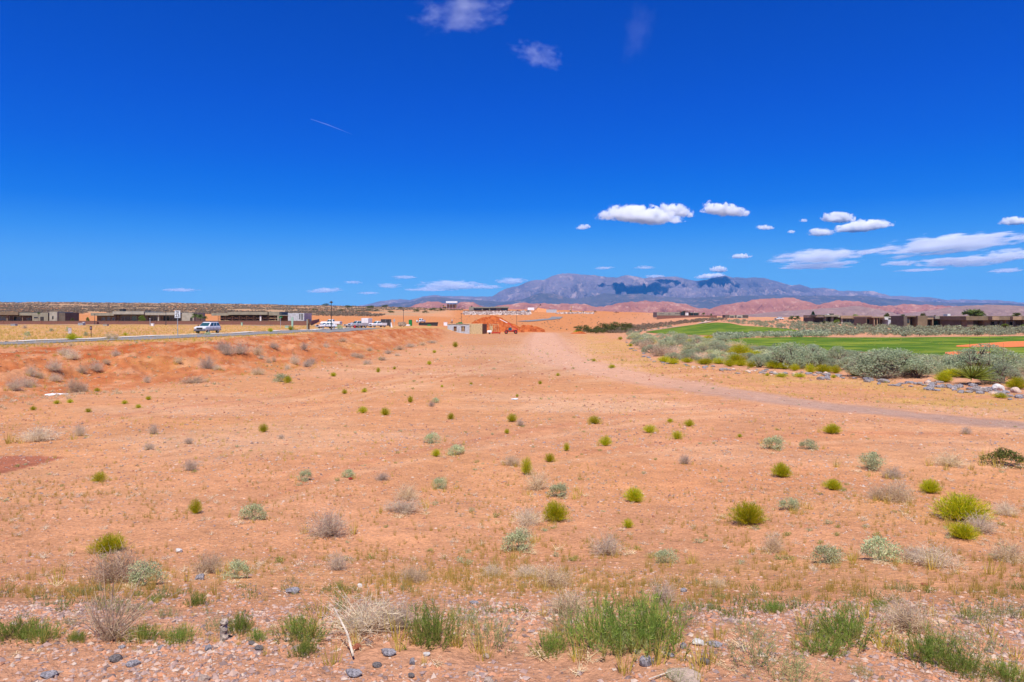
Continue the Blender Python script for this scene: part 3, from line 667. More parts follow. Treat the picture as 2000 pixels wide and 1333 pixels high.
def m_weed(seed, n=120, h=.45, leaf=8, w=.006):
    r = np.random.default_rng(seed); xy = r.normal(size=(n, 2)) * np.array([.2, .16]); xy = np.clip(xy, -.46, .46)
    P0 = np.concatenate([xy, np.zeros((n, 1))], 1); Dv = np.concatenate([xy * 1.3 + r.normal(size=(n, 2)) * .22, np.ones((n, 1)) * .85], 1); Dv /= np.linalg.norm(Dv, axis=1, keepdims=True)
    L = h * r.uniform(.45, 1.05, n) * (1.05 - np.hypot(xy[:, 0], xy[:, 1]))
    V1 = blades(P0, Dv, L, np.full(n, w), .15, 2, seed)
    k = np.repeat(np.arange(n), leaf); Q = P0[k] + Dv[k] * (L[k] * r.uniform(.12, 1.0, len(k)))[:, None]
    V2 = blades(Q, Dv[k] * .9 + r.normal(size=(len(k), 3)) * .55, r.uniform(.04, .085, len(k)), np.full(len(k), w * 1.0), .3, 1, seed + 1, .3)
    return cat2(V1, V2)
W_ONE = [pl('green_weed', m_weed(s + 100, 130, .42, 20, .0072), M_WEED) for s in range(3)]
W2_ONE = [pl('green_weed', m_weed(s + 110, 80, .5, 9, .006), M_WEED2) for s in range(2)]
def m_tuft(seed, n=46, h=.9):
    r = np.random.default_rng(seed); xy = r.normal(size=(n, 2)) * .13
    P0 = np.concatenate([xy, np.zeros((n, 1))], 1); Dv = np.concatenate([xy * 1.6 + r.normal(size=(n, 2)) * .16, np.ones((n, 1))], 1)
    return blades(P0, Dv, h * r.uniform(.4, 1.05, n), np.full(n, .045), .22, 2, seed)
T_ONE = [pl('grass_tuft', m_tuft(s + 130, 70, 1.0), M_STRAW) for s in range(2)]
def m_stalks(seed):
    r = np.random.default_rng(seed); n = 70; D = np.stack([r.normal(size=n) * .55 + .25, r.normal(size=n) * .4, r.uniform(.3, 1.2, n)], 1)
    P0 = r.normal(size=(n, 3)) * .05; P0[:, 2] = 0
    V1 = blades(P0, D, r.uniform(.35, 1.05, n), np.full(n, .014), .35, 3, seed, .5)
    k = r.integers(0, n, 500); Dn = D / np.linalg.norm(D, axis=1, keepdims=True); Q = P0[k] + Dn[k] * r.uniform(.05, .6, 500)[:, None]
    return cat2(V1, blades(Q, r.normal(size=(500, 3)) + Dn[k] * 1.5, r.uniform(.1, .3, 500), np.full(500, .009), .5, 3, seed + 1, .4))
K_ONE = [pl('dry_stalks', m_stalks(5), M_TWIG)]
def size_at(p, wpx, hpx, mw=1.0, mh=.7):
    s = wpx / F * p[1] / mw; return (s, s, hpx / F * p[1] / mh)
def stuffcopy(*a): pass
STEMM = {}; PL = []
_BD = {}
def bounds(me):
    if me.name not in _BD:
        c = np.empty(len(me.vertices) * 3, np.float32); me.vertices.foreach_get('co', c); c = c.reshape(-1, 3)
        _BD[me.name] = (float(np.percentile(c[:, 0], 98) - np.percentile(c[:, 0], 2) + np.percentile(c[:, 1], 98) - np.percentile(c[:, 1], 2)) / 2, float(np.percentile(c[:, 2], 98)))
    return _BD[me.name]
def plant(kind, px, py, wpx, hpx, label=None, group=None, cat=None):
    p = hit(px, py); i = rnd.randrange(99)
    big = wpx >= 30 and kind in 'GS'
    fam = {'G': (G_ONE, 'rabbitbrush', .72), 'D': (D_ONE, 'dry_bush', .55), 'E': (DG_ONE, 'dry_bush', .5), 'L': (LOW_ONE, 'dead_scrub', .28), 'P': (P_ONE, 'grey_green_shrub', .6),
           'S': (S_ONE, 'sagebrush', .72), 'O': (O_ONE, 'olive_shrub', .78), 'W': (W_ONE, 'green_weed', .42), 'V': (W2_ONE, 'green_weed', .48), 'T': (T_ONE, 'grass_tuft', 1.0), 'K': (K_ONE, 'dry_stalks', 1.0)}[kind]
    me_ = (G_FOL if kind == 'G' else S_FOL)[i % 4] if big else fam[0][i % len(fam[0])]; bw, bh = bounds(me_)
    sc_ = size_at(p, wpx, hpx, bw, bh)
    loc = (p[0], p[1] + (sc_[1] * .32 if kind not in 'WVT' else 0), 0); loc = (loc[0], loc[1], float(Hg(loc[0], loc[1])) - .01 * sc_[0])
    if kind in 'WV': sc_ = (sc_[0], sc_[1], sc_[2] * .88)
    if py > 690: PL.append((loc[0], loc[1], max(sc_[0], .12)))
    lab = label; ct = cat or {'G': 'shrub', 'D': 'dry bush', 'E': 'dry bush', 'L': 'dead scrub', 'P': 'shrub', 'S': 'sagebrush', 'O': 'shrub', 'W': 'weed', 'V': 'weed', 'T': 'grass', 'K': 'dry plant'}[kind]
    if big:
        key = (kind, i % 4)
        if key not in STEMM: STEMM[key] = m_stems(i, .5 if kind == 'G' else .6).mesh('stems', M_STEM)
        r = thing(fam[1], lab, ct, loc, rnd.uniform(0, 6.28), group, sc_)
        link('foliage', (G_FOL if kind == 'G' else S_FOL)[i % 4], r); link('stems', STEMM[key], r)
    else:
        r = link(fam[1], fam[0][i % len(fam[0])], None, loc, rnd.uniform(0, 6.28) if kind != 'K' else 0, sc_); tag(r, lab, ct, group)
    return r
GG = 'bright green rabbitbrush dotted over the sandy lot'
for t in [(200, 1083, 58, 34, 'bright yellow-green rabbitbrush in the left foreground behind the pale dry bush'),
 (512, 845, 18, 17, 'lone bright green rabbitbrush on bare sand left of the middle'), (560, 749, 15, 14, 'green rabbitbrush touching a grey bush at the toe of the red bank'),
 (707, 808, 18, 13, 'left one of two like green tufts side by side on the pink sand'), (751, 812, 18, 15, 'right one of two like green tufts side by side on the pink sand'),
 (801, 787, 11, 13, 'small upright green tuft beside a grey one'), (880, 820, 13, 13, 'small round green tuft between the pair and the middle tuft'),
 (1000, 825, 20, 16, 'round green rabbitbrush at the left end of the pale sandy strip'), (990, 848, 10, 10, 'tiny green tuft just in front of the round one by the pale strip'),
 (1162, 829, 26, 15, 'wide low green rabbitbrush at the near edge of the pale strip'), (1184, 872, 25, 19, 'dark green rounded rabbitbrush in front of the wide low one'),
 (1271, 847, 24, 16, 'round green rabbitbrush left of the trio near the track'), (1348, 834, 20, 13, 'flat green rabbitbrush at the right end of the pale strip'),
 (1310, 826, 12, 8, 'smallest green tuft at the right end of the pale strip'), (1324, 859, 20, 17, 'green rabbitbrush in front of the two by the right end of the pale strip'),
 (1107, 882, 12, 16, 'narrow upright green tuft in mid lot'), (1074, 904, 20, 17, 'boxy green rabbitbrush left of the narrow tuft'), (851, 893, 17, 15, 'olive green rabbitbrush beside a pale grey-green shrub'),
 (1631, 849, 30, 19, 'rounded deep green rabbitbrush nearest the grey track'), (1532, 934, 34, 27, 'yellowish rounded rabbitbrush between the two deep green ones at right'),
 (1470, 1028, 62, 42, 'large full rabbitbrush with a dark shadow right of the middle'), (1086, 1022, 46, 38, 'ragged bright rabbitbrush in the middle foreground'),
 (1241, 983, 34, 27, 'thin lime rabbitbrush with gaps in mid foreground'), (1633, 959, 30, 20, 'brownish green rabbitbrush at right, half dead'),
 (1228, 1033, 20, 18, 'small lime green sprout in mid foreground'), (1825, 966, 34, 26, 'rabbitbrush growing out of a grey bush at right'),
 (1900, 1024, 88, 52, 'biggest yellow-green rabbitbrush near the right edge'), (1893, 1057, 50, 30, 'low rabbitbrush directly in front of the biggest one'),
 (889, 679, 11, 11, 'dark round tuft alone on the lot before the unfinished house'), (1130, 651, 18, 6, 'green fringe left of the olive shrubs'),
 (188, 943, 26, 20, 'olive yellow sprig at the left on bare sand'), (378, 1005, 24, 28, 'tall thin olive sprig left of the middle'), (1029, 930, 22, 34, 'tall tan and green tuft in mid lot'),
 (1840, 1200, 20, 10, None)][:-1]:
    plant('G', *t[:4], 'rabbitbrush: ' + t[4] if False else t[4], GG)
for x, y, a_, b_ in [(672, 770, 11, 9), (711, 767, 11, 8), (742, 704, 8, 6), (848, 690, 8, 6), (838, 713, 9, 8), (1055, 751, 8, 7), (1196, 720, 14, 8), (1446, 855, 9, 7), (863, 757, 6, 5), (770, 722, 7, 6), (738, 728, 8, 10), (650, 736, 12, 8), (920, 752, 6, 5), (1010, 776, 6, 6), (1090, 735, 7, 6), (1500, 735, 8, 6)]:
    plant('G', x, y, a_, b_, 'small round green tuft far out on the pink lot', GG)
for t in [(842, 868, 28, 20, 'pale green shrub just behind the grey-green one in mid lot'), (889, 891, 32, 19, 'wide pale grey-green shrub right of the olive rabbitbrush'), (593, 942, 25, 21, 'pale grey-green shrub left of the red scrap'),
 (858, 958, 26, 22, 'faint pale shrub left of the dry tangle in mid lot'), (1095, 975, 40, 26, 'pale green leafy shrub below the dry tangle'), (1551, 999, 36, 22, 'pale shrub right of the large full rabbitbrush'),
 (1522, 881, 42, 26, 'olive grey shrub in front of the grey track'), (1587, 880, 32, 18, 'low silver shrub right of the olive grey one'), (1716, 922, 46, 34, 'silver green shrub standing upright at right'),
 (678, 935, 22, 15, 'green grey shrub beside the red scrap'), (488, 1019, 42, 30, 'pale green grey dome left of the middle'), (262, 1148, 66, 46, 'yellow-flecked pale shrub fused with the big dry bush at left'),
 (455, 1133, 42, 36, 'silver green shrub behind the dark stone at left'), (1630, 1103, 50, 34, 'round silver shrub low at right'), (1305, 1102, 42, 26, 'round silver shrub right of the dry brown bush'), (1735, 1100, 66, 46, 'wide silver green shrub behind the grey tangle at right'),
 (1014, 1082, 56, 40, 'silver green shrub under a dry bush in the middle foreground'), (545, 747, 30, 16, 'silver shrub left of the rabbitbrush at the toe of the bank'), (1595, 1000 - 112, 10, 8, None)][:-1]:
    plant('P', *t)
for t in [('D', 635, 1054, 80, 54, 'big pale dry bush of fine twigs left of the middle'), ('D', 205, 1143, 96, 62, 'widest pale dry bush in the left foreground'), ('D', 398, 1122, 54, 38, 'pale dry bush behind the dark stone'), ('E', 655, 1116, 42, 32, 'dark grey dry bush below the big pale one'),
 ('E', 782, 1006, 72, 26, 'long low grey tangle left of the middle'), ('D', 793, 980, 44, 30, 'tan dry bush just behind the long low tangle'), ('D', 1050, 961, 50, 36, 'tan dry bush behind the ragged bright rabbitbrush'), ('E', 1030, 1030, 56, 34, 'grey dry tangle left of the ragged bright rabbitbrush'),
 ('D', 1020, 1062, 40, 34, 'dry bush rising behind the silver green shrub in the middle'), ('D', 1190, 1088, 70, 42, 'pale brown dry bush with fine twigs right of the middle'), ('D', 1765, 985, 52, 44, 'tall dry bush at right beside the flat one'), ('D', 1725, 980, 44, 28, 'flat pale dry bush at right'), ('D', 1868, 914, 56, 26, 'white-grey dry bush near the right edge'),
 ('E', 1752, 936, 40, 22, 'grey dry bush right of the upright silver shrub'), ('D', 1516, 1082, 38, 38, 'thin brown dry bush at right'), ('D', 1000, 912, 34, 20, 'pale low bush left of the tall tan tuft'), ('E', 62, 865, 64, 28, 'brown scrub above the dark red soil spot'), ('E', 150, 853, 22, 24, 'small upright brown bush above the dark red soil spot'),
 ('E', 286, 880, 24, 14, 'low grey bush on the bare sand at left'), ('E', 367, 921, 28, 22, 'grey brown bush left of the middle'), ('E', 297, 849, 18, 20, 'grey tuft below the red bank'), ('E', 1340, 908, 22, 19, 'small silver dry bush in mid lot'), ('E', 1016, 833, 16, 13, 'little grey tuft right of the round green one'),
 ('E', 1845, 1113, 84, 40, 'wide grey tangle near the right edge'), ('O', 1985, 915, 70, 32, 'dark olive shrub cut by the right edge'), ('D', 1985, 1100, 60, 40, 'dry tan bush at the right edge'), ('E', 1892, 849, 20, 14, 'small dark dry bush just below the grey track'), ('E', 1975, 1010, 44, 26, 'grey dry bush right of the biggest rabbitbrush'), ('E', 1930, 1045, 60, 34, 'silver tangle behind the low rabbitbrush at right'),
 ('E', 842, 795, 12, 11, 'red-brown dead tuft under a silver one'), ('P', 850, 788, 14, 10, 'silver tuft above the red-brown dead one'), ('E', 600, 716, 16, 14, 'dark bush at the foot of the bank'), ('E', 365, 868, 18, 12, 'dark tuft with green base on bare sand'),
 ('D', 745, 1060 - 120, 30, 16, 'faint straw bush in mid lot'), ('E', 1800, 1100, 60, 26, 'low silver tangle left of the widest grey one'), ('D', 1405, 905 + 245, 34, 20, 'flat dead twigs near the green weeds'), ('E', 548, 858, 13, 9, 'tiny dark tuft below the lone green one'), ('E', 1030, 1130, 60, 22, 'matted grey twigs in front of the silver shrub'),
 ('D', 960, 1128, 46, 24, 'matted tan twigs left of the grey mat'), ('D', 805, 1140, 56, 30, 'dry tan bush between the stone and the green weeds'), ('D', 1085, 1150, 70, 40, 'dry brown tangle behind the tallest green weeds')]:
    plant(*t)
for x, y, lb in [(108, 790, 'weed with yellow flowers below the white plastic sheet'), (134, 788, 'second yellow-flowered weed right of the one below the plastic sheet'), (62, 802, 'faint yellow-flowered weed at the left edge of the lot'), (187, 766, 'yellow-flowered sprig right of the tan bush'), (241, 790, 'yellow-green weed on the flat below the speed limit sign'), (268, 798, 'low green weed right of another below the long grey house'), (288, 782, 'pale weed with yellow tips at the toe of the bank'), (170, 806, 'thin yellow-flowered patch at left on the pink sand')]:
    plant('G', x, y, 11, 8, lb, 'yellow-flowered weeds at the left toe of the bank')
# shrubs on the red bank
BG = 'dry grey bushes on the red bank'
for k, x, y, a_, b_ in [('E', 22, 764, 28, 24), ('D', 46, 757, 34, 22), ('D', 55, 734, 22, 20), ('D', 74, 739, 16, 14), ('E', 98, 728, 30, 20), ('E', 102, 746, 24, 16), ('D', 140, 768, 32, 28), ('E', 160, 766, 15, 16), ('D', 155, 729, 22, 16), ('E', 182, 727, 26, 18), ('E', 120, 694, 24, 16), ('E', 136, 704, 28, 18), ('E', 222, 697, 18, 12), ('E', 284, 748, 14, 14), ('D', 205, 713, 14, 9), ('D', 72, 675, 14, 8), ('D', 136, 677, 13, 8), ('D', 345, 712, 18, 12),
                        ('E', 430, 686, 30, 20), ('E', 441, 696, 26, 18), ('E', 466, 696, 32, 22), ('D', 499, 694, 26, 20), ('E', 508, 702, 14, 8), ('E', 532, 681, 20, 12), ('E', 592, 684, 15, 15), ('D', 400, 722, 30, 24), ('E', 421, 723, 20, 10), ('D', 523, 710, 14, 12), ('D', 534, 708, 10, 12), ('E', 573, 712, 20, 18), ('E', 598, 718, 16, 12), ('D', 608, 712, 16, 14), ('E', 560, 722, 12, 9), ('D', 635, 679, 15, 10), ('D', 668, 669, 16, 9), ('D', 370, 750, 50, 14), ('D', 500, 733, 26, 14), ('D', 720, 686, 16, 8), ('D', 700, 700, 22, 10), ('E', 757, 692, 16, 9), ('D', 780, 684, 22, 9), ('E', 800, 679, 20, 8), ('D', 823, 675, 20, 7), ('E', 843, 671, 20, 6), ('D', 745, 705, 20, 8), ('D', 715, 712, 20, 9), ('E', 690, 697, 14, 8), ('E', 775, 696, 14, 6)]:
    plant(k, x, y, a_, b_, 'dry grey twiggy bush on the slope of the red bank', BG)
# weeds of the near verge
for t in [('W', 28, 1245, 84, 40, 'dark green weed mat at the left edge of the gravel'), ('W', 82, 1248, 64, 36, 'green weed beside the mat at the left edge'), ('V', 135, 1222, 40, 22, 'small dull weeds above the left weed mat'), ('W', 150, 1252, 34, 22, 'small green weed left of the pale stalks'),
 ('W', 282, 1248, 66, 30, 'bright green weed right of the pale stalks'), ('W', 352, 1250, 60, 30, 'bright green weed left of the upright grey stump'), ('W', 300, 1176, 24, 14, 'isolated green weed above the verge at left'), ('V', 326, 1206, 46, 30, 'dull green weed behind the verge at left'), ('W', 382, 1182, 36, 24, 'green weed above the upright grey stump'),
 ('V', 418, 1230, 50, 34, 'dull weeds behind the upright grey stump'), ('W', 468, 1236, 56, 42, 'green weeds just right of the upright grey stump'), ('W', 502, 1250, 36, 24, 'small green weed between the stump and the grey tangle'), ('W', 585, 1245, 96, 46, 'dark green weeds touching the grey tangle'), ('W', 597, 1278, 50, 32, 'dark green weed lowest in front of the grey tangle'),
 ('V', 690, 1225, 60, 34, 'dull weeds growing through the grey tangle'), ('W', 842, 1252, 104, 78, 'dark green weeds right of the grey tangle'), ('V', 955, 1255, 120, 74, 'dull olive weeds left of the tallest clump'), ('V', 905, 1215, 70, 36, 'sparse weeds behind the olive ones'), ('W', 1075, 1274, 70, 40, 'low green weed on the gravel in the middle'), ('V', 1105, 1235, 90, 60, 'thin weeds at the left flank of the tallest clump'),
 ('W', 1185, 1262, 130, 98, 'left half of the tallest dark green weed clump'), ('W', 1265, 1262, 150, 104, 'right half of the tallest dark green weed clump'), ('V', 1225, 1275, 120, 60, 'weeds at the foot of the tallest clump'), ('V', 1335, 1222, 56, 46, 'olive weeds at the right end of the tallest clump'),
 ('V', 1465, 1242, 84, 32, 'low weeds right of the tallest clump'), ('W', 1510, 1196, 46, 24, 'isolated green weed at right above the verge'), ('V', 1400, 1167, 30, 20, 'small olive weed at right behind the verge'), ('V', 1470, 1169, 28, 18, 'second small olive weed at right behind the verge'), ('W', 1655, 1248, 120, 66, 'dark green weed clump at right'), ('V', 1580, 1240, 70, 42, 'sparse weeds left of the dark green clump at right'),
 ('W', 1600, 1273, 84, 34, 'low green weeds in front of the dark clump at right'), ('V', 1480, 1296, 150, 66, 'sparse wide weeds on the gravel at right'), ('W', 1825, 1292, 100, 66, 'green weeds in the lower right corner area'), ('V', 1900, 1270, 110, 58, 'dull weeds behind the lower right green ones'), ('V', 1905, 1216, 90, 40, 'dull weeds near the right edge above the gravel'), ('V', 1975, 1205, 60, 44, 'weeds at the right edge above the gravel'), ('W', 1890, 1312, 90, 40, 'lowest green weeds near the right corner'),
 ('V', 1545, 1330, 110, 50, 'weeds cut by the bottom edge at right'), ('W', 1970, 1330, 90, 40, 'weeds in the bottom right corner'), ('V', 1680, 1320, 40, 30, 'thin weed sprigs at the bottom right'), ('V', 1320, 1332, 60, 34, 'weed sprigs at the bottom edge beside the pale stone'), ('W', 1720, 1185, 30, 16, 'small lime weed at right above the verge')]:
    plant(*t, 'green weeds along the near gravel verge')
plant('K', 190, 1264, 100, 96, 'tall pale dry stalks leaning right in the left foreground')
plant('D', 700, 1252, 150, 66, 'large grey tangle of dead twigs on the near verge'); plant('D', 775, 1236, 80, 54, 'smaller dead tangle joined to the large grey one')
plant('D', 1795, 1244, 100, 62, 'pale grey dead tangle on the verge at right')
plant('D', 1110, 1205, 80, 44, 'dead straw bush behind the tallest weed clump'); plant('D', 1300, 1180, 60, 44, 'dead tan stalks behind the right end of the tallest clump')
# branch lying in the tangle and the upright stump
p = hit(690, 1290); a_ = Vector((p[0], p[1], p[2] + .02)); q = hit(645, 1262); b_ = Vector((q[0] + .02, q[1], q[2] + .20))
BR = mat('bleached_wood', (.60, .49, .38), .8, .2, 30, .4)
tag(MB().tube([a_, a_ * .6 + b_ * .4 + Vector((.01, 0, .015)), b_], [.006, .0055, .003], 6).build('dead_branch', BR), 'bare bleached branch leaning out of the large grey tangle', 'branch')
p = hit(437, 1252); mb = MB(); mb.tube([(0, 0, -.01), (.003, 0, .02), (-.003, .003, .04), (.002, 0, .058), (-.002, .002, .078), (.003, 0, .098), (.004, 0, .112)], [.022, .0215, .019, .0195, .0205, .0225, .016], 7)
o = mb.build('stump', mat('weathered_stump', (.44, .35, .27), .95, .35, 60, .4), None, p, 0, smooth=False); tag(o, 'short upright grey weathered stump in the green weeds at left', 'stump')
# ---------------------------------------------------------------- stuff: tufts, gravel, far scrub
def scatter_copies(name, base, pts, sizes, m, label, cat, hs=None):
    """many tiny plants nobody could count, one mesh"""
    V = []; Fq = []; n = 0; r = np.random.default_rng(len(pts))
    for i, (p, s) in enumerate(zip(pts, sizes)):
        v, f = base[i % len(base)]; an = r.uniform(0, 6.28); c, s_ = math.cos(an), math.sin(an); h = hs[i] if hs is not None else s
        w_ = np.empty_like(v); w_[:, 0] = (v[:, 0] * c - v[:, 1] * s_) * s + p[0]; w_[:, 1] = (v[:, 0] * s_ + v[:, 1] * c) * s + p[1]; w_[:, 2] = v[:, 2] * h + p[2] - .004
        V.append(w_); Fq.append(f + n); n += len(v)
    return tag(link(name, npmesh(name, np.concatenate(V), np.concatenate(Fq), m)), label, cat, None, 'stuff')
def scat(n, pxr, dr, seed, fn=None, power=1.0):
    r = np.random.default_rng(seed); px = r.uniform(*pxr, n); d = np.exp(r.uniform(math.log(dr[0]), math.log(dr[1]), n)) if power == 1 else dr[0] + (dr[1] - dr[0]) * r.uniform(0, 1, n) ** power
    x = (px - 1000) / F * d; z = Hg(x, d); py = YH - z / d * F
    k = fn(px, d, py, x, r) if fn else np.ones(n, bool)
    return np.stack([x, d, z], 1)[k], d[k], px[k]
TB = [m_tuft(s + 200, 22, 1.0) for s in range(5)]
def f_near(px, d, py, x, r): return (r.uniform(size=len(px)) < np.clip(.34 + 1.1 * fbm(x / 1.0, d / 1.0, 77, 3), .04, 1))
P1, d1, _ = scat(15000, (-60, 2060), (4.7, 15), 5, f_near)
r1 = np.random.default_rng(1); s1 = r1.uniform(.03, .10, len(P1)) ** 1.15
scatter_copies('grass_tufts', TB, P1, s1 * .9, M_STRAW, 'short golden dry grass tufts across the sandy foreground', 'dry grass', s1 * r1.uniform(.9, 2.1, len(P1)))
def f_mid(px, d, py, x, r):
    t = np.interp(px, _T, _D[9]); q = np.clip(.10 + .9 * fbm(x / 4, d / 4, 78, 3), .0, 1) + ((px < 860) & (d > t * .85) & (d < t * 1.9)) * .35
    rr = np.interp(px, [1120, 1222, 1262, 1420, 1620, 1820, 2010], [650, 668, 698, 724, 737, 754, 775]); tt = np.interp(px, [1120, 1260, 1400, 1550, 1700, 1850, 2010], [705, 740, 765, 785, 802, 818, 832])
    q = q + ((px > 1130) & (py > rr - 4) & (py < tt - 6)) * .7 - ((px > 1100) & (np.abs(py - tt) < 7)) * 2
    return r.uniform(size=len(px)) < q
P2, d2, _ = scat(16000, (-60, 2060), (15, 240), 6, f_mid)
s2 = r1.uniform(.06, .16, len(P2)) * np.clip(d2 / 40, .7, 1.8)
scatter_copies('grass_clumps', TB, P2, s2, M_STRAW, 'tan dry grass clumps over the lot, bank and track edge', 'dry grass', s2 * r1.uniform(.8, 1.6, len(P2)))
def f_bench(px, d, py, x, r):
    c_ = np.interp(px, _T, _D[11]); return (px < 880) & (d > c_ * .98) & (d < 235) & (np.abs(x - np.interp(d, fk[:, 1], fk[:, 0] + 3)) > 5.0)
P3, d3, _ = scat(9000, (-60, 880), (56, 236), 7, f_bench)
s3 = r1.uniform(.12, .34, len(P3))
scatter_copies('field_grass', TB, P3, s3, M_STRAW, 'straw coloured grass on the level ground around the road', 'dry grass', s3 * 1.2)
TW = [m_twigs(s + 300, .5, 14, .03, 3) for s in range(3)]
def f_scr(px, d, py, x, r): return r.uniform(size=len(px)) < np.clip(.35 + fbm(x / 6, d / 6, 79, 3), 0, 1)
P4, d4, _ = scat(7000, (-60, 2060), (6, 220), 8, f_scr)
k = (np.interp(P4[:, 0] / P4[:, 1] * F + 1000, [1100, 1300], [0, 1]) < .5) | (P4[:, 1] < 30); P4 = P4[k]; d4 = d4[k]
s4 = r1.uniform(.10, .30, len(P4)) * np.clip(d4 / 40, .6, 2)
scatter_copies('dead_sprigs', TW, P4, s4, M_GREY, 'grey dead sprigs strewn over the sandy lot', 'dead scrub', s4 * .8)
def f_verge(px, d, py, x, r): return r.uniform(size=len(px)) < np.clip(.25 + 1.9 * fbm(x / .5, d / .35, 83, 3), 0, 1) * sst(4.0, 4.3, d + .15 * fbm(x, d, 84, 2)) * sst(6.0, 5.0, d)
P7, d7, _ = scat(1500, (-60, 2060), (3.9, 6.2), 13, f_verge); s7 = r1.uniform(.05, .17, len(P7))
WB = [m_weed(s + 500, 16, .42, 9, .02) for s in range(4)]
k7 = r1.uniform(size=len(P7)) < .5
scatter_copies('verge_weeds', WB, P7[k7], s7[k7], M_WEED, 'small green weeds sprinkled along the near gravel verge', 'weeds', s7[k7] * r1.uniform(.8, 1.3, k7.sum()))
scatter_copies('verge_weeds', WB, P7[~k7], s7[~k7], M_WEED2, 'small dull weeds sprinkled along the near gravel verge', 'weeds', s7[~k7] * r1.uniform(.9, 1.6, (~k7).sum()))
def f_bank(px, d, py, x, r):
    t = np.interp(px, _T, _D[9]); c_ = np.interp(px, _T, _D[11]); return (px < 870) & (d > t * .8) & (d < c_ * 1.05) & (r.uniform(size=len(px)) < np.clip(.5 + fbm(x / 3, d / 3, 85, 3), 0, 1))
P8, d8, _ = scat(4200, (-60, 870), (26, 235), 14, f_bank); s8 = r1.uniform(.10, .42, len(P8)) ** 1.2
scatter_copies('bank_scrub', [m_twigs(s + 320, .6, 26, .035, 4) for s in range(4)], P8, s8, M_TWIG, 'small tan scrub and dead sprigs dotted over the red bank', 'dead scrub', s8 * .8)
# litter and grass that gathers round the foot of every bush
rl_ = np.random.default_rng(77); LP = []
for x, y, s in PL:
    if y > 60: continue
    for q in range(int(rl_.integers(4, 12))):
        a = rl_.uniform(0, 6.28); rr0 = s * rl_.uniform(.3, 1.1); LP.append((x + math.cos(a) * rr0, y + math.sin(a) * rr0, s))
LP = np.array(LP); LZ = Hg(LP[:, 0], LP[:, 1]); LQ = np.stack([LP[:, 0], LP[:, 1], LZ], 1); hm_ = rl_.uniform(size=len(LP)) < .55; sl_ = np.clip(LP[:, 2] * rl_.uniform(.12, .35, len(LP)), .03, .3)
scatter_copies('foot_grass', TB, LQ[hm_], sl_[hm_], M_STRAW, 'dry grass gathered round the feet of the bushes', 'dry grass', sl_[hm_] * 1.3)
scatter_copies('foot_litter', TW, LQ[~hm_], sl_[~hm_] * 1.4, M_TWIG, 'broken twigs lying round the feet of the bushes', 'twigs', sl_[~hm_] * .6)
PBS = [cat2(m_leafy(s + 600, .6, 60, .14, 6, .4, .4), m_twigs(s + 610, .5, 14, .03, 3)) for s in range(4)]
def f_sc(px, d, py, x, r): return (r.uniform(size=len(px)) < np.clip(.4 + fbm(x / 9, d / 9, 88, 3), 0, 1)) & (px < np.interp(py, [650, 700, 760, 2000], [1080, 1200, 2060, 2060]))
P9, d9, _ = scat(900, (-60, 2060), (7, 190), 15, f_sc); s9 = r1.uniform(.10, .26, len(P9)) * np.clip(d9 / 30, .7, 2.6); k9 = r1.uniform(size=len(P9)) < .5
scatter_copies('low_scrub', PBS, P9[k9], s9[k9], M_PALE, 'tiny pale scrub sprigs sprinkled over the sandy lot', 'scrub', s9[k9] * .7)
scatter_copies('low_scrub', PBS, P9[~k9], s9[~k9], M_OLIVE2, 'tiny olive scrub sprigs sprinkled over the sandy lot', 'scrub', s9[~k9] * .7)
# gravel
OV = np.array([(1, 0, 0), (0, 1, 0), (-1, 0, 0), (0, -1, 0), (0, 0, 1), (0, 0, -.6)], float); OF = np.array([(0, 1, 4), (1, 2, 4), (2, 3, 4), (3, 0, 4), (1, 0, 5), (2, 1, 5), (3, 2, 5), (0, 3, 5)])
CV = np.array([(x, y, z) for x in (-1, 1) for y in (-1, 1) for z in (-1, 1)], float) * .72
def pebbles(name, P, s, m, label, seed):
    r = np.random.default_rng(seed); n = len(P); q = r.normal(size=(n, 3, 3)); q[:, :, 0] /= np.linalg.norm(q[:, :, 0], axis=1, keepdims=True)
    sc3 = np.stack([r.uniform(.6, 1.3, n), r.uniform(.6, 1.2, n), r.uniform(.35, .8, n)], 1) * s[:, None]
    b = OV[None] * (1 + r.normal(size=(n, 6, 1)) * .22); b = b + r.normal(size=(n, 6, 3)) * .12
    an = r.uniform(0, 6.28, n); c = np.cos(an)[:, None]; sn = np.sin(an)[:, None]; b = b * sc3[:, None]
    V = np.stack([b[..., 0] * c - b[..., 1] * sn, b[..., 0] * sn + b[..., 1] * c, b[..., 2]], -1) + P[:, None]; V[..., 2] += s[:, None] * .12
    Fq = (OF[None] + np.arange(n)[:, None, None] * 6).reshape(-1, 3)
    return tag(link(name, npmesh(name, V.reshape(-1, 3), Fq, m)), label, 'gravel', None, 'stuff')
def stonemat(name, cols):
    m, n, b = newmat(name); g = N(n, 'ShaderNodeNewGeometry'); cr = N(n, 'ShaderNodeValToRGB'); cr.color_ramp.interpolation = 'CONSTANT'
    n.links.new(g.outputs['Random Per Island'], cr.inputs[0]); e = cr.color_ramp.elements
    while len(e) < len(cols): e.new(.5)
    for i, c in enumerate(cols): e[i].position = i / len(cols); e[i].color = (*c, 1)
    tc = N(n, 'ShaderNodeTexCoord').outputs['Object']
    n.links.new(mixc(n, math_(n, 'MULTIPLY', noise(n, tc, 90, 3), .5), cr.outputs[0], (.42, .24, .17)), b.inputs['Base Color']); b.inputs['Roughness'].default_value = .9
    b.inputs['Specular IOR Level'].default_value = .15
    return m
GRV = stonemat('gravel_stones', [(.19, .155, .155), (.36, .26, .22), (.47, .33, .25), (.30, .20, .17), (.50, .23, .12), (.11, .085, .08), (.50, .40, .31), (.46, .19, .085), (.40, .30, .25), (.25, .18, .165)])
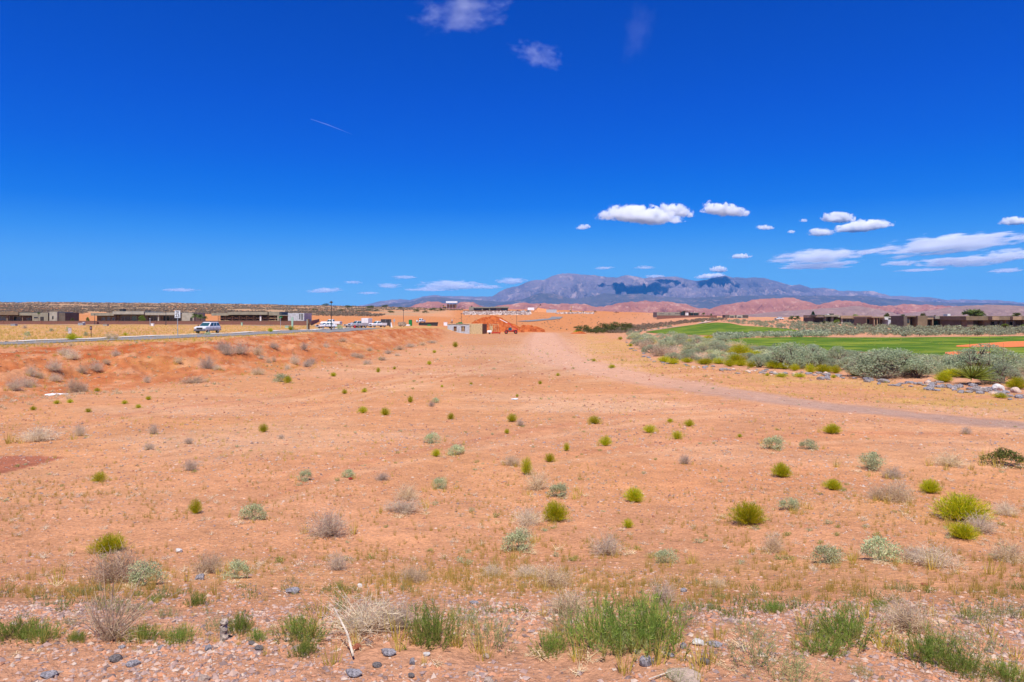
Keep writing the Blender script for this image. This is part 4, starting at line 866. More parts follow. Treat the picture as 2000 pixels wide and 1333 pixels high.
def f_g(px, d, py, x, r): return r.uniform(size=len(px)) < np.clip(sst(5.1, 4.2, d) * (.55 + 1.2 * fbm(x / .7, d / .7, 80, 3)), 0, 1)
P5, d5, _ = scat(70000, (-80, 2080), (2.7, 5.2), 9, f_g)
pebbles('gravel', P5, .0035 + .017 * r1.uniform(0, 1, len(P5)) ** 4, GRV, 'mixed grey, pink and white gravel along the near verge', 3)
def f_g2(px, d, py, x, r): return r.uniform(size=len(px)) < np.clip(.45 + 1.0 * fbm(x / 3, d / 3, 81, 3), .05, 1)
P6, d6, _ = scat(46000, (-60, 2060), (4.8, 34), 10, f_g2)
pebbles('small_stones', P6, (.006 + .017 * r1.uniform(0, 1, len(P6)) ** 3) * np.clip(d6 / 9, .8, 2.2), GRV, 'small loose stones scattered over the sandy lot', 4)
def f_cl(px, d, py, x, r): return (r.uniform(size=len(px)) < np.clip(.45 + .9 * fbm(x / 5, d / 5, 91, 3), .05, 1)) & (px < np.interp(py, [655, 700, 760, 3000], [1130, 1225, 2060, 2060]))
PC, dc, _ = scat(30000, (-60, 2060), (5, 210), 16, f_cl)
CLOD = stonemat('soil_clods', [(.36, .13, .06), (.45, .19, .09), (.27, .09, .045), (.50, .26, .15), (.22, .10, .07), (.56, .38, .27)])
pebbles('soil_clods', PC, (.008 + .020 * r1.uniform(0, 1, len(PC)) ** 2.5) * np.clip(dc / 11, .8, 6), CLOD, 'small clods of red earth broken over the lot and bank', 6)
# ---------------------------------------------------------------- single stones
def rock_mesh(seed, flat=.6, rough=.22, sub=3):
    import bmesh
    bm = bmesh.new(); bmesh.ops.create_icosphere(bm, subdivisions=sub, radius=.5); r = np.random.default_rng(seed)
    for k in range(9):
        nrm = Vector(r.normal(size=3)).normalized(); dd = r.uniform(.28, .42)
        for v in bm.verts:
            e = v.co.dot(nrm) - dd
            if e > 0: v.co -= nrm * e * .93
    for v in bm.verts:
        c = v.co; v.co = c * (1 + rough * float(fbm(np.array([c.x * 2.5 + c.z * 1.7]), np.array([c.y * 2.5 - c.z]), seed, 3)[0])); v.co.z *= flat
    me = bpy.data.meshes.new('stone'); bm.to_mesh(me); bm.free(); return me
B_DARK = mat('basalt', (.25, .225, .23), .85, .35, 9, .4); B_GREY = mat('grey_stone', (.26, .22, .20), .85, .3, 9, .8); B_PALE = mat('pale_stone', (.56, .41, .31), .85, .15, 9, .7); B_RED = mat('red_stone', (.42, .13, .065), .9, .2, 9, .7); B_WHITE = mat('white_stone', (.58, .54, .49), .8, .1, 9, .5)
RM = {}
for i, (k, m) in enumerate((('d', B_DARK), ('g', B_GREY), ('p', B_PALE), ('r', B_RED), ('w', B_WHITE))):
    RM[k] = []
    for s in range(4):
        me = rock_mesh(i * 7 + s, (.62, .5, .8, .7)[s]); me.materials.append(m); RM[k].append(me)
def rock(k, x, y, wpx, hpx, label, group=None, name='stone', cat='stone'):
    p = hit(x, y); i = rnd.randrange(4); s = wpx / F * p[1]; h = hpx / F * p[1]
    o = link(name, RM[k][i], None, (p[0], p[1] + s * .3, 0), rnd.uniform(-.5, .5), (s, s * .8, h / .62)); o.location.z = float(Hg(p[0], p[1] + s * .3)) + h * (.12 if name == 'boulder' else .24)
    return tag(o, label, cat, group)
for t in [('d', 567, 1160, 32, 17, 'dark flat-topped stone alone on the sand left of the middle'), ('d', 388, 1133, 24, 14, 'dark stone in front of the pale dry bush at left'), ('w', 347, 1080, 17, 12, 'white stone beside a small green tuft at left'), ('d', 85, 1326, 36, 16, 'dark slab lying in the bottom left corner area'),
 ('g', 221, 1295, 26, 15, 'grey rounded stone on the gravel at left'), ('d', 257, 1303, 26, 13, 'dark flat stone just right of the grey rounded one at left'), ('d', 313, 1272, 15, 13, 'small black stone between the stalks and the stump'), ('d', 234, 1268, 16, 8, 'dark chip near the foot of the pale stalks'), ('g', 503, 1273, 19, 16, 'grey stone right of the upright stump'), ('g', 490, 1260, 18, 8, 'flat grey stone just above another grey one near the stump'),
 ('p', 393, 1334, 30, 18, 'pale boulder cut by the bottom edge at left'), ('d', 405, 1272, 15, 14, 'small dark stone below the stump'), ('d', 688, 1324, 40, 18, 'dark slab low on the gravel left of the middle'), ('d', 757, 1283, 36, 18, 'dark slab below the grey tangle'), ('r', 695, 1272, 19, 18, 'brick red stone at the foot of the grey tangle'), ('g', 802, 1325, 16, 11, 'grey stone near the bottom left of the middle'),
 ('d', 925, 1180, 20, 8, 'dark flat stone behind the olive weeds'), ('w', 833, 1283, 17, 12, 'white stone right of the dark slab'), ('p', 950, 1287, 16, 12, 'pale stone on the gravel in the middle'), ('d', 1265, 1302, 28, 25, 'black angular stone in front of the tallest weed clump'), ('d', 1337, 1157, 15, 10, 'small dark stone right of the tallest weed clump'), ('d', 1336, 1268, 15, 14, 'dark stone by the right end of the tallest clump'),
 ('g', 1378, 1299, 21, 17, 'grey stone right of the black angular one'), ('d', 1398, 1265, 34, 13, 'long dark stone right of the white slab'), ('w', 1366, 1262, 28, 12, 'long white slab right of the tallest clump'), ('d', 1310, 1284, 22, 9, 'flat slate left of the white slab'), ('w', 1243, 1278, 10, 10, 'small bright white stone left of the black angular one'), ('p', 1345, 1336, 80, 17, 'broad pale boulder at the bottom edge right of the middle'),
 ('p', 955, 1336, 24, 14, 'pale stone cut by the bottom edge in the middle'), ('g', 735, 1305, 20, 10, 'grey chip between the two dark slabs'), ('d', 805, 1300, 14, 16, 'small dark stone left of the pale one in the middle'), ('p', 920, 1322, 20, 12, 'pale stone near the bottom left of the middle boulder'), ('r', 1808, 1145, 13, 9, 'small red stone at right behind the verge'), ('w', 938, 1163, 8, 8, 'tiny white stone in the middle foreground'), ('w', 702, 1148, 12, 9, 'white stone left of the dry tan bush')]:
    rock(*t)
RLN = [(1222, 668), (1232, 680), (1248, 690), (1262, 699), (1300, 712), (1370, 719), (1420, 725), (1500, 731), (1560, 733), (1620, 738), (1680, 744), (1740, 749), (1820, 757), (1890, 764), (1960, 770), (2010, 776)]
rx = np.array([q[0] for q in RLN], float); ry = np.array([q[1] for q in RLN], float)
rr_ = np.random.default_rng(4)
for i in range(170):
    t = rr_.uniform(0, 1); x = 1222 + t * 790; y = np.interp(x, rx, ry) + rr_.normal() * (2.2 + 2 * t) - 1
    wpx = (6.5 + 7.5 * t) * rr_.uniform(.6, 1.6); rock('ddgdgdp'[i % 7], x, y, wpx, wpx * rr_.uniform(.4, .7), 'angular grey boulder in the long line edging the sagebrush', 'boulders edging the sagebrush', 'boulder', 'boulder')
for t in [('w', 1955, 763, 26, 17, 'large pale boulder at the right end of the boulder line'), ('p', 1990, 768, 22, 16, 'rounded pinkish boulder at the right edge of the line'), ('d', 1698, 744, 15, 12, 'black pointed boulder standing clear of the line'), ('g', 1730, 748, 22, 10, 'flat bluish boulder in front of the round grey shrub'), ('g', 1825, 752, 16, 9, 'grey boulder left of the yucca'), ('g', 1914, 762, 20, 12, 'grey slab below the yucca')]:
    rock(*t, None, 'boulder', 'boulder')
# ---------------------------------------------------------------- the sagebrush belt at right
def inpoly(x, y, P):
    c = np.zeros(np.shape(x), bool); j = len(P) - 1
    for i in range(len(P)):
        xi, yi = P[i]; xj, yj = P[j]; k = ((yi > y) != (yj > y)) & (x < (xj - xi) * (y - yi) / (yj - yi + 1e-9) + xi); c ^= k; j = i
    return c
SG = 'grey-green sagebrush between the golf course and the boulders'
near_poly = [(1225, 655), (1290, 657), (1400, 664), (1450, 682), (1500, 691), (1600, 698), (1700, 707), (1800, 712), (2060, 712), (2060, 742), (1900, 742), (1800, 733), (1700, 728), (1600, 720), (1400, 712), (1300, 702), (1262, 688)]
pts = []
rq = np.random.default_rng(12)
for _ in range(9000):
    x = rq.uniform(1225, 2060); y = rq.uniform(652, 742)
    if not inpoly(x, y, near_poly): continue
    s = np.interp(y, [655, 690, 740], [16, 30, 44]) * rq.uniform(.75, 1.25)
    if all(((x - a) / (s + b)) ** 2 + ((y - c) / ((s + b) * .22)) ** 2 > .17 for a, c, b in pts): pts.append((x, y, s))
pts.sort(key=lambda q: q[1])
for x, y, s in pts[:260]:
    kd = 'S' if rq.uniform() < .60 else ('P' if rq.uniform() < .5 else ('D' if rq.uniform() < .6 else 'G'))
    plant(kd, x, y, s * 1.2, s * rq.uniform(.42, .64), {'S': 'grey-green sagebrush in the dense belt before the lawn', 'P': 'pale shrub mixed into the dense sagebrush belt', 'D': 'dry brown bush mixed into the dense sagebrush belt', 'G': 'yellow-green bush mixed into the dense sagebrush belt'}[kd], {'S': SG, 'P': 'pale shrubs in the sagebrush belt', 'D': 'dry bushes in the sagebrush belt', 'G': 'yellow-green bushes in the sagebrush belt'}[kd])
for t in [(1790, 741, 150, 56, 'largest silver sagebrush mound before the lower bunker'), (1735, 738, 90, 40, 'sagebrush at the left shoulder of the largest mound'), (1960, 736, 120, 58, 'big silver sagebrush mound at the right edge'), (1910, 728, 64, 42, 'sagebrush between the yucca and the big right mound'), (1560, 722, 84, 50, 'broad blue-green sagebrush mound before the long lawn'), (1600, 718, 70, 42, 'sagebrush right of the broad blue-green mound'), (1650, 716, 60, 36, 'sagebrush with a pointed top left of the small bunker'), (1490, 719, 42, 24, 'round sagebrush just behind the boulders at mid right'),
          (1806, 740, 54, 32, 'sagebrush in front of the largest mound'), (1980, 752, 64, 40, 'blue-green sagebrush at the right edge behind the boulders'), (1692, 722, 40, 34, 'sagebrush clump between two lawns of the belt')]:
    plant('S', *t)
plant('E', 1744, 741, 46, 24, 'round grey domed bush right behind the boulder line')
RG = 'green rabbitbrush behind the boulder line'
for x, y, a_, b_ in [(1300, 708, 26, 12), (1318, 712, 24, 12), (1345, 709, 24, 10), (1380, 713, 30, 12), (1405, 712, 24, 12), (1428, 717, 22, 14), (1450, 716, 26, 12), (1470, 719, 20, 14), (1516, 721, 30, 15), (1535, 722, 24, 13), (1555, 725, 18, 14), (1567, 720, 26, 16), (1586, 729, 20, 18), (1614, 729, 34, 16), (1636, 730, 20, 16), (1665, 722, 26, 14), (1674, 735, 24, 18), (1700, 728, 22, 14), (1725, 728, 30, 13), (1770, 730, 30, 16), (1850, 748, 30, 18), (1868, 738, 36, 16), (1995, 762, 34, 24), (1212, 664, 9, 6), (1240, 663, 14, 7), (1255, 669, 20, 8), (1232, 677, 9, 6), (1530, 738, 24, 9), (1565, 738, 24, 9), (1275, 672, 16, 8), (1340, 690, 18, 8), (1160, 707, 8, 6), (1962, 779, 26, 10), (1630, 739, 10, 7)]:
    plant('G', x, y, a_, b_, 'rounded yellow-green rabbitbrush close behind the boulder line', RG)
def m_yucca(seed, n=150):
    r = np.random.default_rng(seed); D = hemi(n, seed, 1.0, -.25 if False else .0); D[:, 2] -= .12
    P0 = D * .05 + np.array([0, 0, .2]); return blades(P0, D, r.uniform(.42, .55, n), np.full(n, .030), .10, 2, seed, .05)
def yucca(x, y, wpx, hpx, m, label, seed, stalks=()):
    p = hit(x, y); s = wpx / F * p[1]; r = thing('yucca', label, 'yucca', p, 0, None, (s, s, hpx / F * p[1] / .72))
    for q in range(2): link('leaf_rosette', pl('leaf_rosette', m_yucca(seed + q, 130), m), r, (q * .16 - .08, q * .1, 0))
    for (dx, hh) in stalks: MB().tube([(dx, 0, .2), (dx * 1.1, .02, hh)], [.008, .004], 5).build('flower_stalk', M_STEM, r)
yucca(1903, 752, 74, 46, M_YUC, 'spiky yellow-green yucca behind the boulder line', 500, ((-.1, 1.35),))
yucca(1942, 745, 56, 36, M_YUC2, 'darker green yucca behind the spiky bright one', 510, ((-.15, 1.9), (.3, 1.5)))
for x, y, a_, b_ in [(1140, 651, 26, 15), (1180, 650, 34, 18), (1160, 652, 18, 8), (1212, 647, 40, 17), (1195, 651, 28, 12), (1232, 645, 18, 13), (1124, 642, 7, 4), (1172, 652, 20, 10), (1220, 650, 20, 9)]:
    plant('O', x, y, a_, b_, 'dark olive shrub in the row across the far end of the lot', 'dark olive shrubs at the far end of the lot')
# far brush as masses
def mass(name, n, pxr, dr, poly, kinds, m, label, seed, smin, smax, hk=.7, keep=None):
    def f(px, d, py, x, r):
        k = np.ones(len(px), bool) if poly is None else inpoly(px, py, poly)
        if keep: k &= keep(px, d, py, x, r)
        return k
    P, d, _ = scat(n, pxr, dr, seed, f); r = np.random.default_rng(seed); s = r.uniform(smin, smax, len(P))
    if len(P): scatter_copies(name, kinds, P, s, m, label, 'brush', s * hk * r.uniform(.8, 1.3, len(P)))
LB = [m_leafy(s + 400, .8, 90, .17, 7, .5, .5) for s in range(4)]; LB2 = [m_leafy(s + 420, .8, 26, .4, 5, .6, .5) for s in range(3)]
M_BRUSH = leafmat('grey_brush', (.36, .27, .18), (.20, .15, .10), .25, (.22, .20, .09))
mass('sage_scrub', 5200, (1220, 2100), (70, 330), [(1215, 652), (1262, 646), (1340, 633), (1385, 626), (1400, 622), (1560, 624), (1700, 634), (2060, 643), (2060, 655), (1760, 658), (1600, 657), (1560, 648), (1480, 638), (1420, 630), (1400, 629), (1360, 632), (1262, 648), (1240, 655)], LB, M_SAGE, 'grey-green sagebrush covering the slope below the houses', 41, 1.0, 2.3)
mass('sage_scrub', 2400, (1380, 1620), (100, 220), [(1395, 657), (1500, 656), (1580, 652), (1615, 650), (1700, 651), (1660, 659), (1560, 660), (1480, 660), (1420, 664), (1395, 666)], LB, M_SAGE, 'band of sagebrush between the two lawns', 42, 1.2, 2.2)
mass('field_scrub', 2600, (1100, 1420), (240, 420), [(1125, 650), (1200, 640), (1290, 632), (1400, 622), (1420, 626), (1330, 634), (1260, 645), (1215, 652)], LB, M_BRUSH, 'brown and grey brush on the slope left of the golf path', 43, 1.2, 2.4)
def kp(px, d, py, x, r): return (fbm(px / 60, np.log(d) * 8, 90, 3) > -.28) & ((px < 730 + 60 * vn(py / 2, px * 0, 4)) | (py < 607)) & (r.uniform(size=len(px)) < np.clip(1.15 - sst(1450, 1700, d) * .4, 0, 1))
mass('desert_scrub', 36000, (-620, 905), (600, 1750), None, LB2, M_BRUSH, 'dense grey-brown desert brush on the far plateau', 44, 1.3, 3.6, .42, kp)
def kq(px, d, py, x, r): return r.uniform(size=len(px)) < .8
mass('hill_scrub', 420, (880, 1290), (310, 790), None, LB2, M_BRUSH, 'scattered dark bushes on the orange hill', 45, .5, 1.3, .55, kq)
for x, y, a_, b_ in [(613, 594, 12, 4), (635, 598, 14, 5), (665, 596, 12, 4), (678, 602, 14, 5), (700, 597, 8, 3), (722, 603, 16, 6), (735, 598, 10, 4), (751, 601, 14, 5), (762, 612, 12, 5), (781, 604, 10, 4), (812, 610, 14, 5), (830, 612, 12, 5), (846, 608, 18, 6), (860, 608, 14, 5), (630, 614, 8, 4), (720, 608, 10, 4)]:
    plant('O', x, y, a_, b_, 'dark green bush rising from the far plateau', 'dark bushes on the far plateau')
# ================================================================ BUILDINGS
def stucco(name, c): return mat(name, c, .9, .10, .8, .15)
ST_G = stucco('grey_stucco', (.28, .26, .185)); ST_L = stucco('light_stucco', (.37, .345, .27)); ST_D = stucco('dark_stucco', (.13, .105, .08)); ST_B = stucco('brown_stucco', (.205, .15, .092)); ST_T = stucco('tan_fascia', (.35, .24, .145)); ST_W = stucco('white_stucco', (.62, .60, .56))
ST_O = stucco('olive_stucco', (.27, .25, .19)); WOOD = mat('raw_timber', (.50, .36, .19), .8, .2, 2); OSB = mat('strand_board', (.56, .42, .22), .85, .15, 3); PLY = mat('dark_and_shaded_board', (.22, .11, .055), .85, .2, 2); CMU = mat('wall_membrane', (.45, .47, .48), .8, .12, 1.5)
def glassmat(name, c, r=.12):
    m, n, b = newmat(name); tc = N(n, 'ShaderNodeTexCoord').outputs['Object']; n.links.new(mixc(n, noise(n, tc, .7, 2), c, tuple(q * .4 for q in c)), b.inputs['Base Color']); b.inputs['Roughness'].default_value = r; b.inputs['Specular IOR Level'].default_value = .8; return m
GLS = glassmat('dark_glass', (.03, .045, .05)); GLB = glassmat('blue_glass', (.12, .22, .28)); GLG = glassmat('green_glass', (.05, .16, .13))
MTLD = mat('dark_metal', (.05, .045, .04), .5, .2, 5); MTLG = mat('galvanised_steel', (.42, .44, .45), .5, .15, 6, metal=.3)
def blockmat():
    m, n, b = newmat('brown_block'); tc = N(n, 'ShaderNodeTexCoord').outputs['Object']
    br = N(n, 'ShaderNodeTexBrick'); mp = N(n, 'ShaderNodeMapping'); mp.inputs['Rotation'].default_value = (R(90), 0, 0); n.links.new(tc, mp.inputs[0]); n.links.new(mp.outputs[0], br.inputs['Vector'])
    br.inputs['Scale'].default_value = 1; br.inputs['Brick Width'].default_value = .4; br.inputs['Row Height'].default_value = .2; br.inputs['Mortar Size'].default_value = .012
    for i, c in enumerate(((.235, .105, .07), (.195, .085, .058), (.15, .075, .055))): br.inputs[i + 1].default_value = (*c, 1)
    n.links.new(mixc(n, math_(n, 'MULTIPLY', noise(n, tc, .3, 4), .5), br.outputs['Color'], (.17, .075, .05)), b.inputs['Base Color']); b.inputs['Roughness'].default_value = .95; return m
BLK = blockmat()
ST_L_ = None
def building(name, label, cat, d, base, cx, items, group=None):
    s = d / F; r = thing(name, label, cat, ((cx - 1000) * s, d, -(base - YH) * s), 0, group)
    for it in items:
        pn, m, x0, x1, y0, y1, f0, f1 = it[:8]; zb = -1.0 if y1 >= base else (base - y1) * s
        MB().box((x0 - cx) * s, (x1 - cx) * s, f0, f1, zb, (base - y0) * s).build(pn, m, r, (0, 0, 0), 0, .03)
        if pn == 'window' and (x1 - x0) * s > 1.2:
            fr = MB(); a, b_, c_, e_ = (x0 - cx) * s, (x1 - cx) * s, (base - y1) * s, (base - y0) * s
            for q in ((a - .06, a + .05, c_, e_), (b_ - .05, b_ + .06, c_, e_), (a + .05, b_ - .05, e_ - .06, e_ + .05), (a + .05, b_ - .05, c_ - .05, c_ + .06)): fr.box(q[0], q[1], f0 - .07, f0 - .004, q[2], q[3])
            for k in range(1, int((b_ - a) / 1.3)): fr.box(a + k * 1.3 - .03, a + k * 1.3 + .03, f0 - .065, f0 - .004, c_ + .06, e_ - .06)
            w_ = [c for c in r.children if c.name.startswith('window')][-1]; fr.build('frame', ST_L, w_)
    return r
def win(x0, x1, y0, y1, f, m=None): return ('window', m or GLS, x0, x1, y0, y1, f - .05, f + .12)
building('house', 'leftmost flat-roofed grey house behind the brown wall', 'house', 262, 633.5, 60, [
 ('wall', ST_D, -60, 62, 614, 634, 3, 12), ('roof', ST_B, -62, 36, 609, 615.8, 0, 13), ('roof', ST_G, 36.2, 62, 611, 616.6, .4, 12.5), ('column', ST_B, 10, 13, 615.8, 634, .6, 1.2), ('column', ST_B, 40, 41.5, 616.6, 634, .8, 1.3), win(-20, 8, 618, 626, 2.95, GLB), win(16, 30, 618, 628, 2.95), win(42, 50, 621, 626, 2.95, GLB),
 ('wing', ST_G, 62.2, 93, 611.5, 634, .2, 10), ('door', MTLD, 78, 85, 619, 634, .12, .3), win(65.5, 74, 619, 622.5, .2), ('buttress', ST_D, 93.2, 97.5, 614, 634, 1.2, 6), ('wing', ST_L, 97.7, 113, 609.3, 634, -.4, 9), ('wing', ST_D, 113.2, 125.5, 611, 634, .5, 9), win(103, 106, 618, 624, -.4)])
building('house', 'long grey flat-roofed house behind the speed limit sign', 'house', 262, 633.5, 270, [
 ('wall', ST_B, 180, 354, 615, 634, 3, 13), ('roof', ST_G, 177, 222, 611.5, 617, 0, 13), ('roof', ST_L, 222.2, 283, 608.7, 614.5, -.8, 13.6), ('roof', ST_L, 283.2, 351, 611, 616, 0, 13), win(190, 197, 620, 626.5, 2.95, GLB), win(200.5, 207, 619.5, 626.5, 2.95, GLB), win(210, 217, 620, 626.5, 2.95, GLB),
 ('column', ST_D, 222, 225, 614.5, 634, .5, 1.2), ('recess', ST_D, 226, 284, 614.6, 634, 2, 2.95), win(231, 250, 617, 628, 1.95, GLS), win(252, 262, 617, 628, 1.95, GLG), ('column', ST_L, 307, 309.5, 616, 634, .4, .9), win(286, 306, 617, 630, 2.95), win(311, 349, 617, 630, 2.95), ('buttress', ST_D, 350.5, 355, 613.5, 634, 1, 6), ('wing', ST_L, 355.2, 378, 611.5, 634, .1, 10), ('door', MTLD, 371, 376, 621, 634, .02, .2), ('chimney', MTLD, 219, 226, 603, 608.6, 5, 7), ('chimney', MTLD, 270, 276, 606.5, 608.6, 5, 7)])
r = building('house', 'unfinished grey house with open timber trusses behind the wall', 'house', 262, 633.5, 500, [
 ('wall', MTLD, 424, 560, 615.4, 634, 3, 12), ('roof', ST_G, 413, 446, 612, 617, 0, 13), ('roof', ST_G, 446.2, 524, 610, 615.3, -.8, 13), ('wing', ST_G, 524.2, 545, 609.2, 616.6, .3, 11), ('column', ST_G, 541, 545.5, 616.8, 634, .2, 2), ('wing', PLY, 545.7, 561, 617, 634, 2.5, 9), ('roof', ST_L, 545.8, 562, 616, 616.9, -.3, 9.2), ('wing', CMU, 562.2, 594, 612, 634, .1, 10), win(584.5, 586.5, 613.5, 624, .1), win(588.5, 591, 613, 625, .1), ('ladder', ST_W, 508, 511, 617, 634, -.4, -.2)])  # near-black back wall: shade of the interior behind the trusses, put into colour
s_ = 262 / F; mb = MB()
for k in range(9):
    x = (424 + k * 14 - 500) * s_; mb.box(x - .06, x + .06, .9, 1.02, -.2, 16.2 * s_)
    if k < 8: a = x + 14 * s_; mb.tube([(x, 1.2, 7.5 * s_), (a, 1.2, 15.5 * s_)], .07, 4); mb.tube([(x, 1.3, 15.5 * s_), (a, 1.3, 7.5 * s_)], .07, 4)
mb.box((424 - 500) * s_, (541 - 500) * s_, .75, .88, 11.2 * s_, 11.9 * s_); mb.box((424 - 500) * s_, (541 - 500) * s_, .6, .72, 6.6 * s_, 7.2 * s_)
mb.build('timber_frame', WOOD, r)
# brown block walls
r = thing('boundary_wall', 'long brown block wall in front of the flat-roofed houses', 'wall', (-74.5, 250, float(Hg(-74.5, 250))))
MB().box(-190, 0, 0, .2, -1.2, 1.55).build('wall', BLK, r); MB().box(-190, .1, -.04, .24, 1.55, 1.65).build('coping', ST_B, r)
for i in range(14): MB().box(-.2 - i * 14, .2 - i * 14, -.1, .3, -1.2, 1.72).build('pillar', BLK, r)
ang = math.atan2(165, -43.5); r = thing('boundary_wall', 'end return of the brown wall running back toward the desert', 'wall', (-74.0, 251, float(Hg(-74, 251))), ang)
MB().box(0, 170, -.1, .1, -1.5, 1.6).build('wall', BLK, r); MB().box(0, 170, -.14, .14, 1.6, 1.7).build('coping', ST_B, r)
# hilltop house, its stone bank
building('house', 'grey flat-roofed house on the ridge above the stone bank', 'house', 830, 607.6, 955, [
 ('wall', ST_D, 918, 992, 602, 608, 5, 14), ('wing', ST_O, 916, 925, 599.5, 608, 0, 16), ('roof', ST_O, 925.2, 958, 600, 602.2, 0, 16), ('roof', ST_O, 958.2, 994, 599.3, 602, -1, 16), ('column', ST_G, 941, 943, 602.2, 608, .5, 3), ('column', ST_G, 955, 957, 602.2, 608, .5, 3), ('wing', ST_O, 969, 979, 602.2, 608, 1, 6), win(957.2, 968, 602.6, 607, 4.6), win(980, 992, 603, 607, 4.6, GLG), win(927, 940, 602.6, 607, 4.6), ('chimney', MTLD, 919, 922, 597.5, 599.4, 6, 9), ('terrace', PLY, 906, 996, 606.8, 609.3, -8, -6)])
def rubble(name, label, x0, x1, row0, row1, d0, d1, m, seed, n, s0=.5, s1=1.3, cat='stone bank'):
    r = np.random.default_rng(seed); t = r.uniform(0, 1, n); px = r.uniform(x0, x1, n); d = d0 + (d1 - d0) * t; row = row0 + (row1 - row0) * t + r.normal(size=n) * .3
    if d0 > 500: P = np.array([hit(a, b, 450) for a, b in zip(px, row)]); P = P[P[:, 1] < 895]; n = len(P)
    else: P = np.stack([(px - 1000) / F * d, d, -(row - YH) / F * d], 1)
    s = r.uniform(s0, s1, n)
    b = OV[None] * (1 + r.normal(size=(n, 6, 1)) * .25) * s[:, None, None] + P[:, None]; Fq = (OF[None] + np.arange(n)[:, None, None] * 6).reshape(-1, 3)
    return tag(link(name, npmesh(name, b.reshape(-1, 3), Fq, m)), label, cat)
RIP = stonemat('riprap_stones', [(.42, .37, .33), (.16, .13, .12), (.62, .56, .50), (.26, .20, .18), (.50, .42, .36), (.10, .085, .08)])
rubble('stone_bank', 'grey and white riprap bank below the ridge house', 905, 1036, 615.3, 609.2, 800, 822, RIP, 3, 1500, .7, 1.5)
rubble('rubble_heap', 'line of grey rubble on the hill right of the concrete block', 1086, 1160, 613.6, 611, 800, 806, RIP, 4, 300, .5, 1.2, 'rubble')
# houses beyond the golf course
building('house', 'olive house with a white centre block on the hill left of the fairway', 'house', 520, 618, 1325, [
 ('wing', ST_O, 1283, 1330, 610.2, 618.5, 0, 14), win(1288, 1297, 612.5, 613.6, 0), win(1304, 1311, 613.2, 614.2, 0), win(1318, 1329, 612, 613.2, 0), ('tower', ST_W, 1338, 1344, 608.5, 618.5, -1, 8), ('entry', GLG, 1330.3, 1337.7, 609.5, 618.5, .6, 8), ('roof', ST_D, 1328, 1347.5, 607.4, 608.4, -1.6, 10), ('recess', ST_D, 1344.3, 1349, 610, 618.5, 1, 9), ('roof', ST_O, 1347, 1368, 610.8, 611.8, -.6, 12), ('wing', GLG, 1349.3, 1365, 611.9, 618.5, 1, 11), ('column', ST_G, 1354, 1355, 611.9, 618.5, .2, .8), ('column', ST_G, 1363.5, 1365.5, 611.9, 618.5, .2, .8)])
r = thing('boundary_wall', 'low brown wall below the olive house left of the fairway', 'wall', ((1283 - 1000) * .375, 500, -(621.5 - YH) * .375))
MB().box(0, 44, 0, .3, -1.5, 1.75).build('wall', BLK, r); MB().box(0, 44, -.1, .4, 1.76, 1.9).build('coping', ST_B, r)
building('house', 'small low grey house far off at the top of the fairway', 'house', 600, 621.6, 1440, [('wing', ST_D, 1417, 1424, 615.5, 622, 1, 9), ('wing', ST_G, 1424.2, 1436, 615.8, 622, 0, 9), ('recess', ST_D, 1436.2, 1438, 616.5, 622, 2, 8), ('wing', ST_L, 1438.2, 1450, 616, 622, -.5, 9), ('wing', ST_D, 1451, 1462, 616.5, 622, .5, 9), ('roof', ST_O, 1450.2, 1463, 615.5, 616.3, 0, 9), win(1426, 1433, 618, 621, 0), win(1440, 1447, 618.6, 621, -.5)])
building('house', 'grey and tan low house right of the dark conifer', 'house', 285, 633, 1650, [
 ('wall', ST_D, 1597, 1700, 620, 634, 4, 14), ('roof', ST_B, 1595, 1609, 616.2, 619.2, 0, 13), ('roof', ST_G, 1609.2, 1637, 615.2, 618.8, -.6, 13.4), ('roof', ST_T, 1642, 1702, 617, 622.5, -.3, 14), ('roof', ST_L, 1637.2, 1641.8, 617.5, 620.5, .2, 12), ('column', ST_G, 1612, 1615, 618.8, 634, .4, 1.4), ('column', ST_G, 1625, 1629, 618.8, 634, .4, 1.4), ('column', ST_L, 1644, 1647, 622.5, 634, .4, 1.4), ('column', ST_T, 1688, 1700, 622.6, 634, 1, 4), win(1616, 1624, 620.5, 632, 3.95, GLG), win(1650, 1687, 624, 631, 3.95, GLS), ('patio_wall', ST_B, 1660, 1696, 631.5, 634, -3, -2.7), ('chimney', MTLD, 1636, 1642, 612.8, 615.2, 6, 8), ('roof_unit', ST_W, 1627, 1631, 613.8, 615.1, 5, 7)])
building('house', 'low house with a grey stone block and a dark garage opening', 'house', 215, 638, 1730, [
 ('wall', ST_B, 1702, 1733, 621, 639, 3, 11), ('roof', ST_T, 1702.4, 1727, 618.7, 621.2, 0, 12), ('roof', ST_L, 1728, 1762.4, 618.8, 622, .5, 11), ('column', ST_T, 1708, 1710, 621.2, 639, .3, .9), ('column', ST_T, 1714, 1715.5, 621.2, 639, .3, .9), win(1703, 1707, 624, 633, 2.95), win(1717, 1727, 624, 634, 2.95), ('block', CMU, 1733.2, 1744.8, 625, 639, -.4, 6), ('garage', MTLD, 1745, 1753, 626, 639, 1, 7), ('lintel', ST_G, 1745, 1753, 622.2, 625.8, .3, 7), ('block', CMU, 1753.2, 1762.8, 622, 639, -.2, 8), ('wall', ST_W, 1728.2, 1735, 621, 624.9, 0, 5), ('patio_wall', ST_B, 1700, 1726, 635, 639, -2.6, -2.3)])
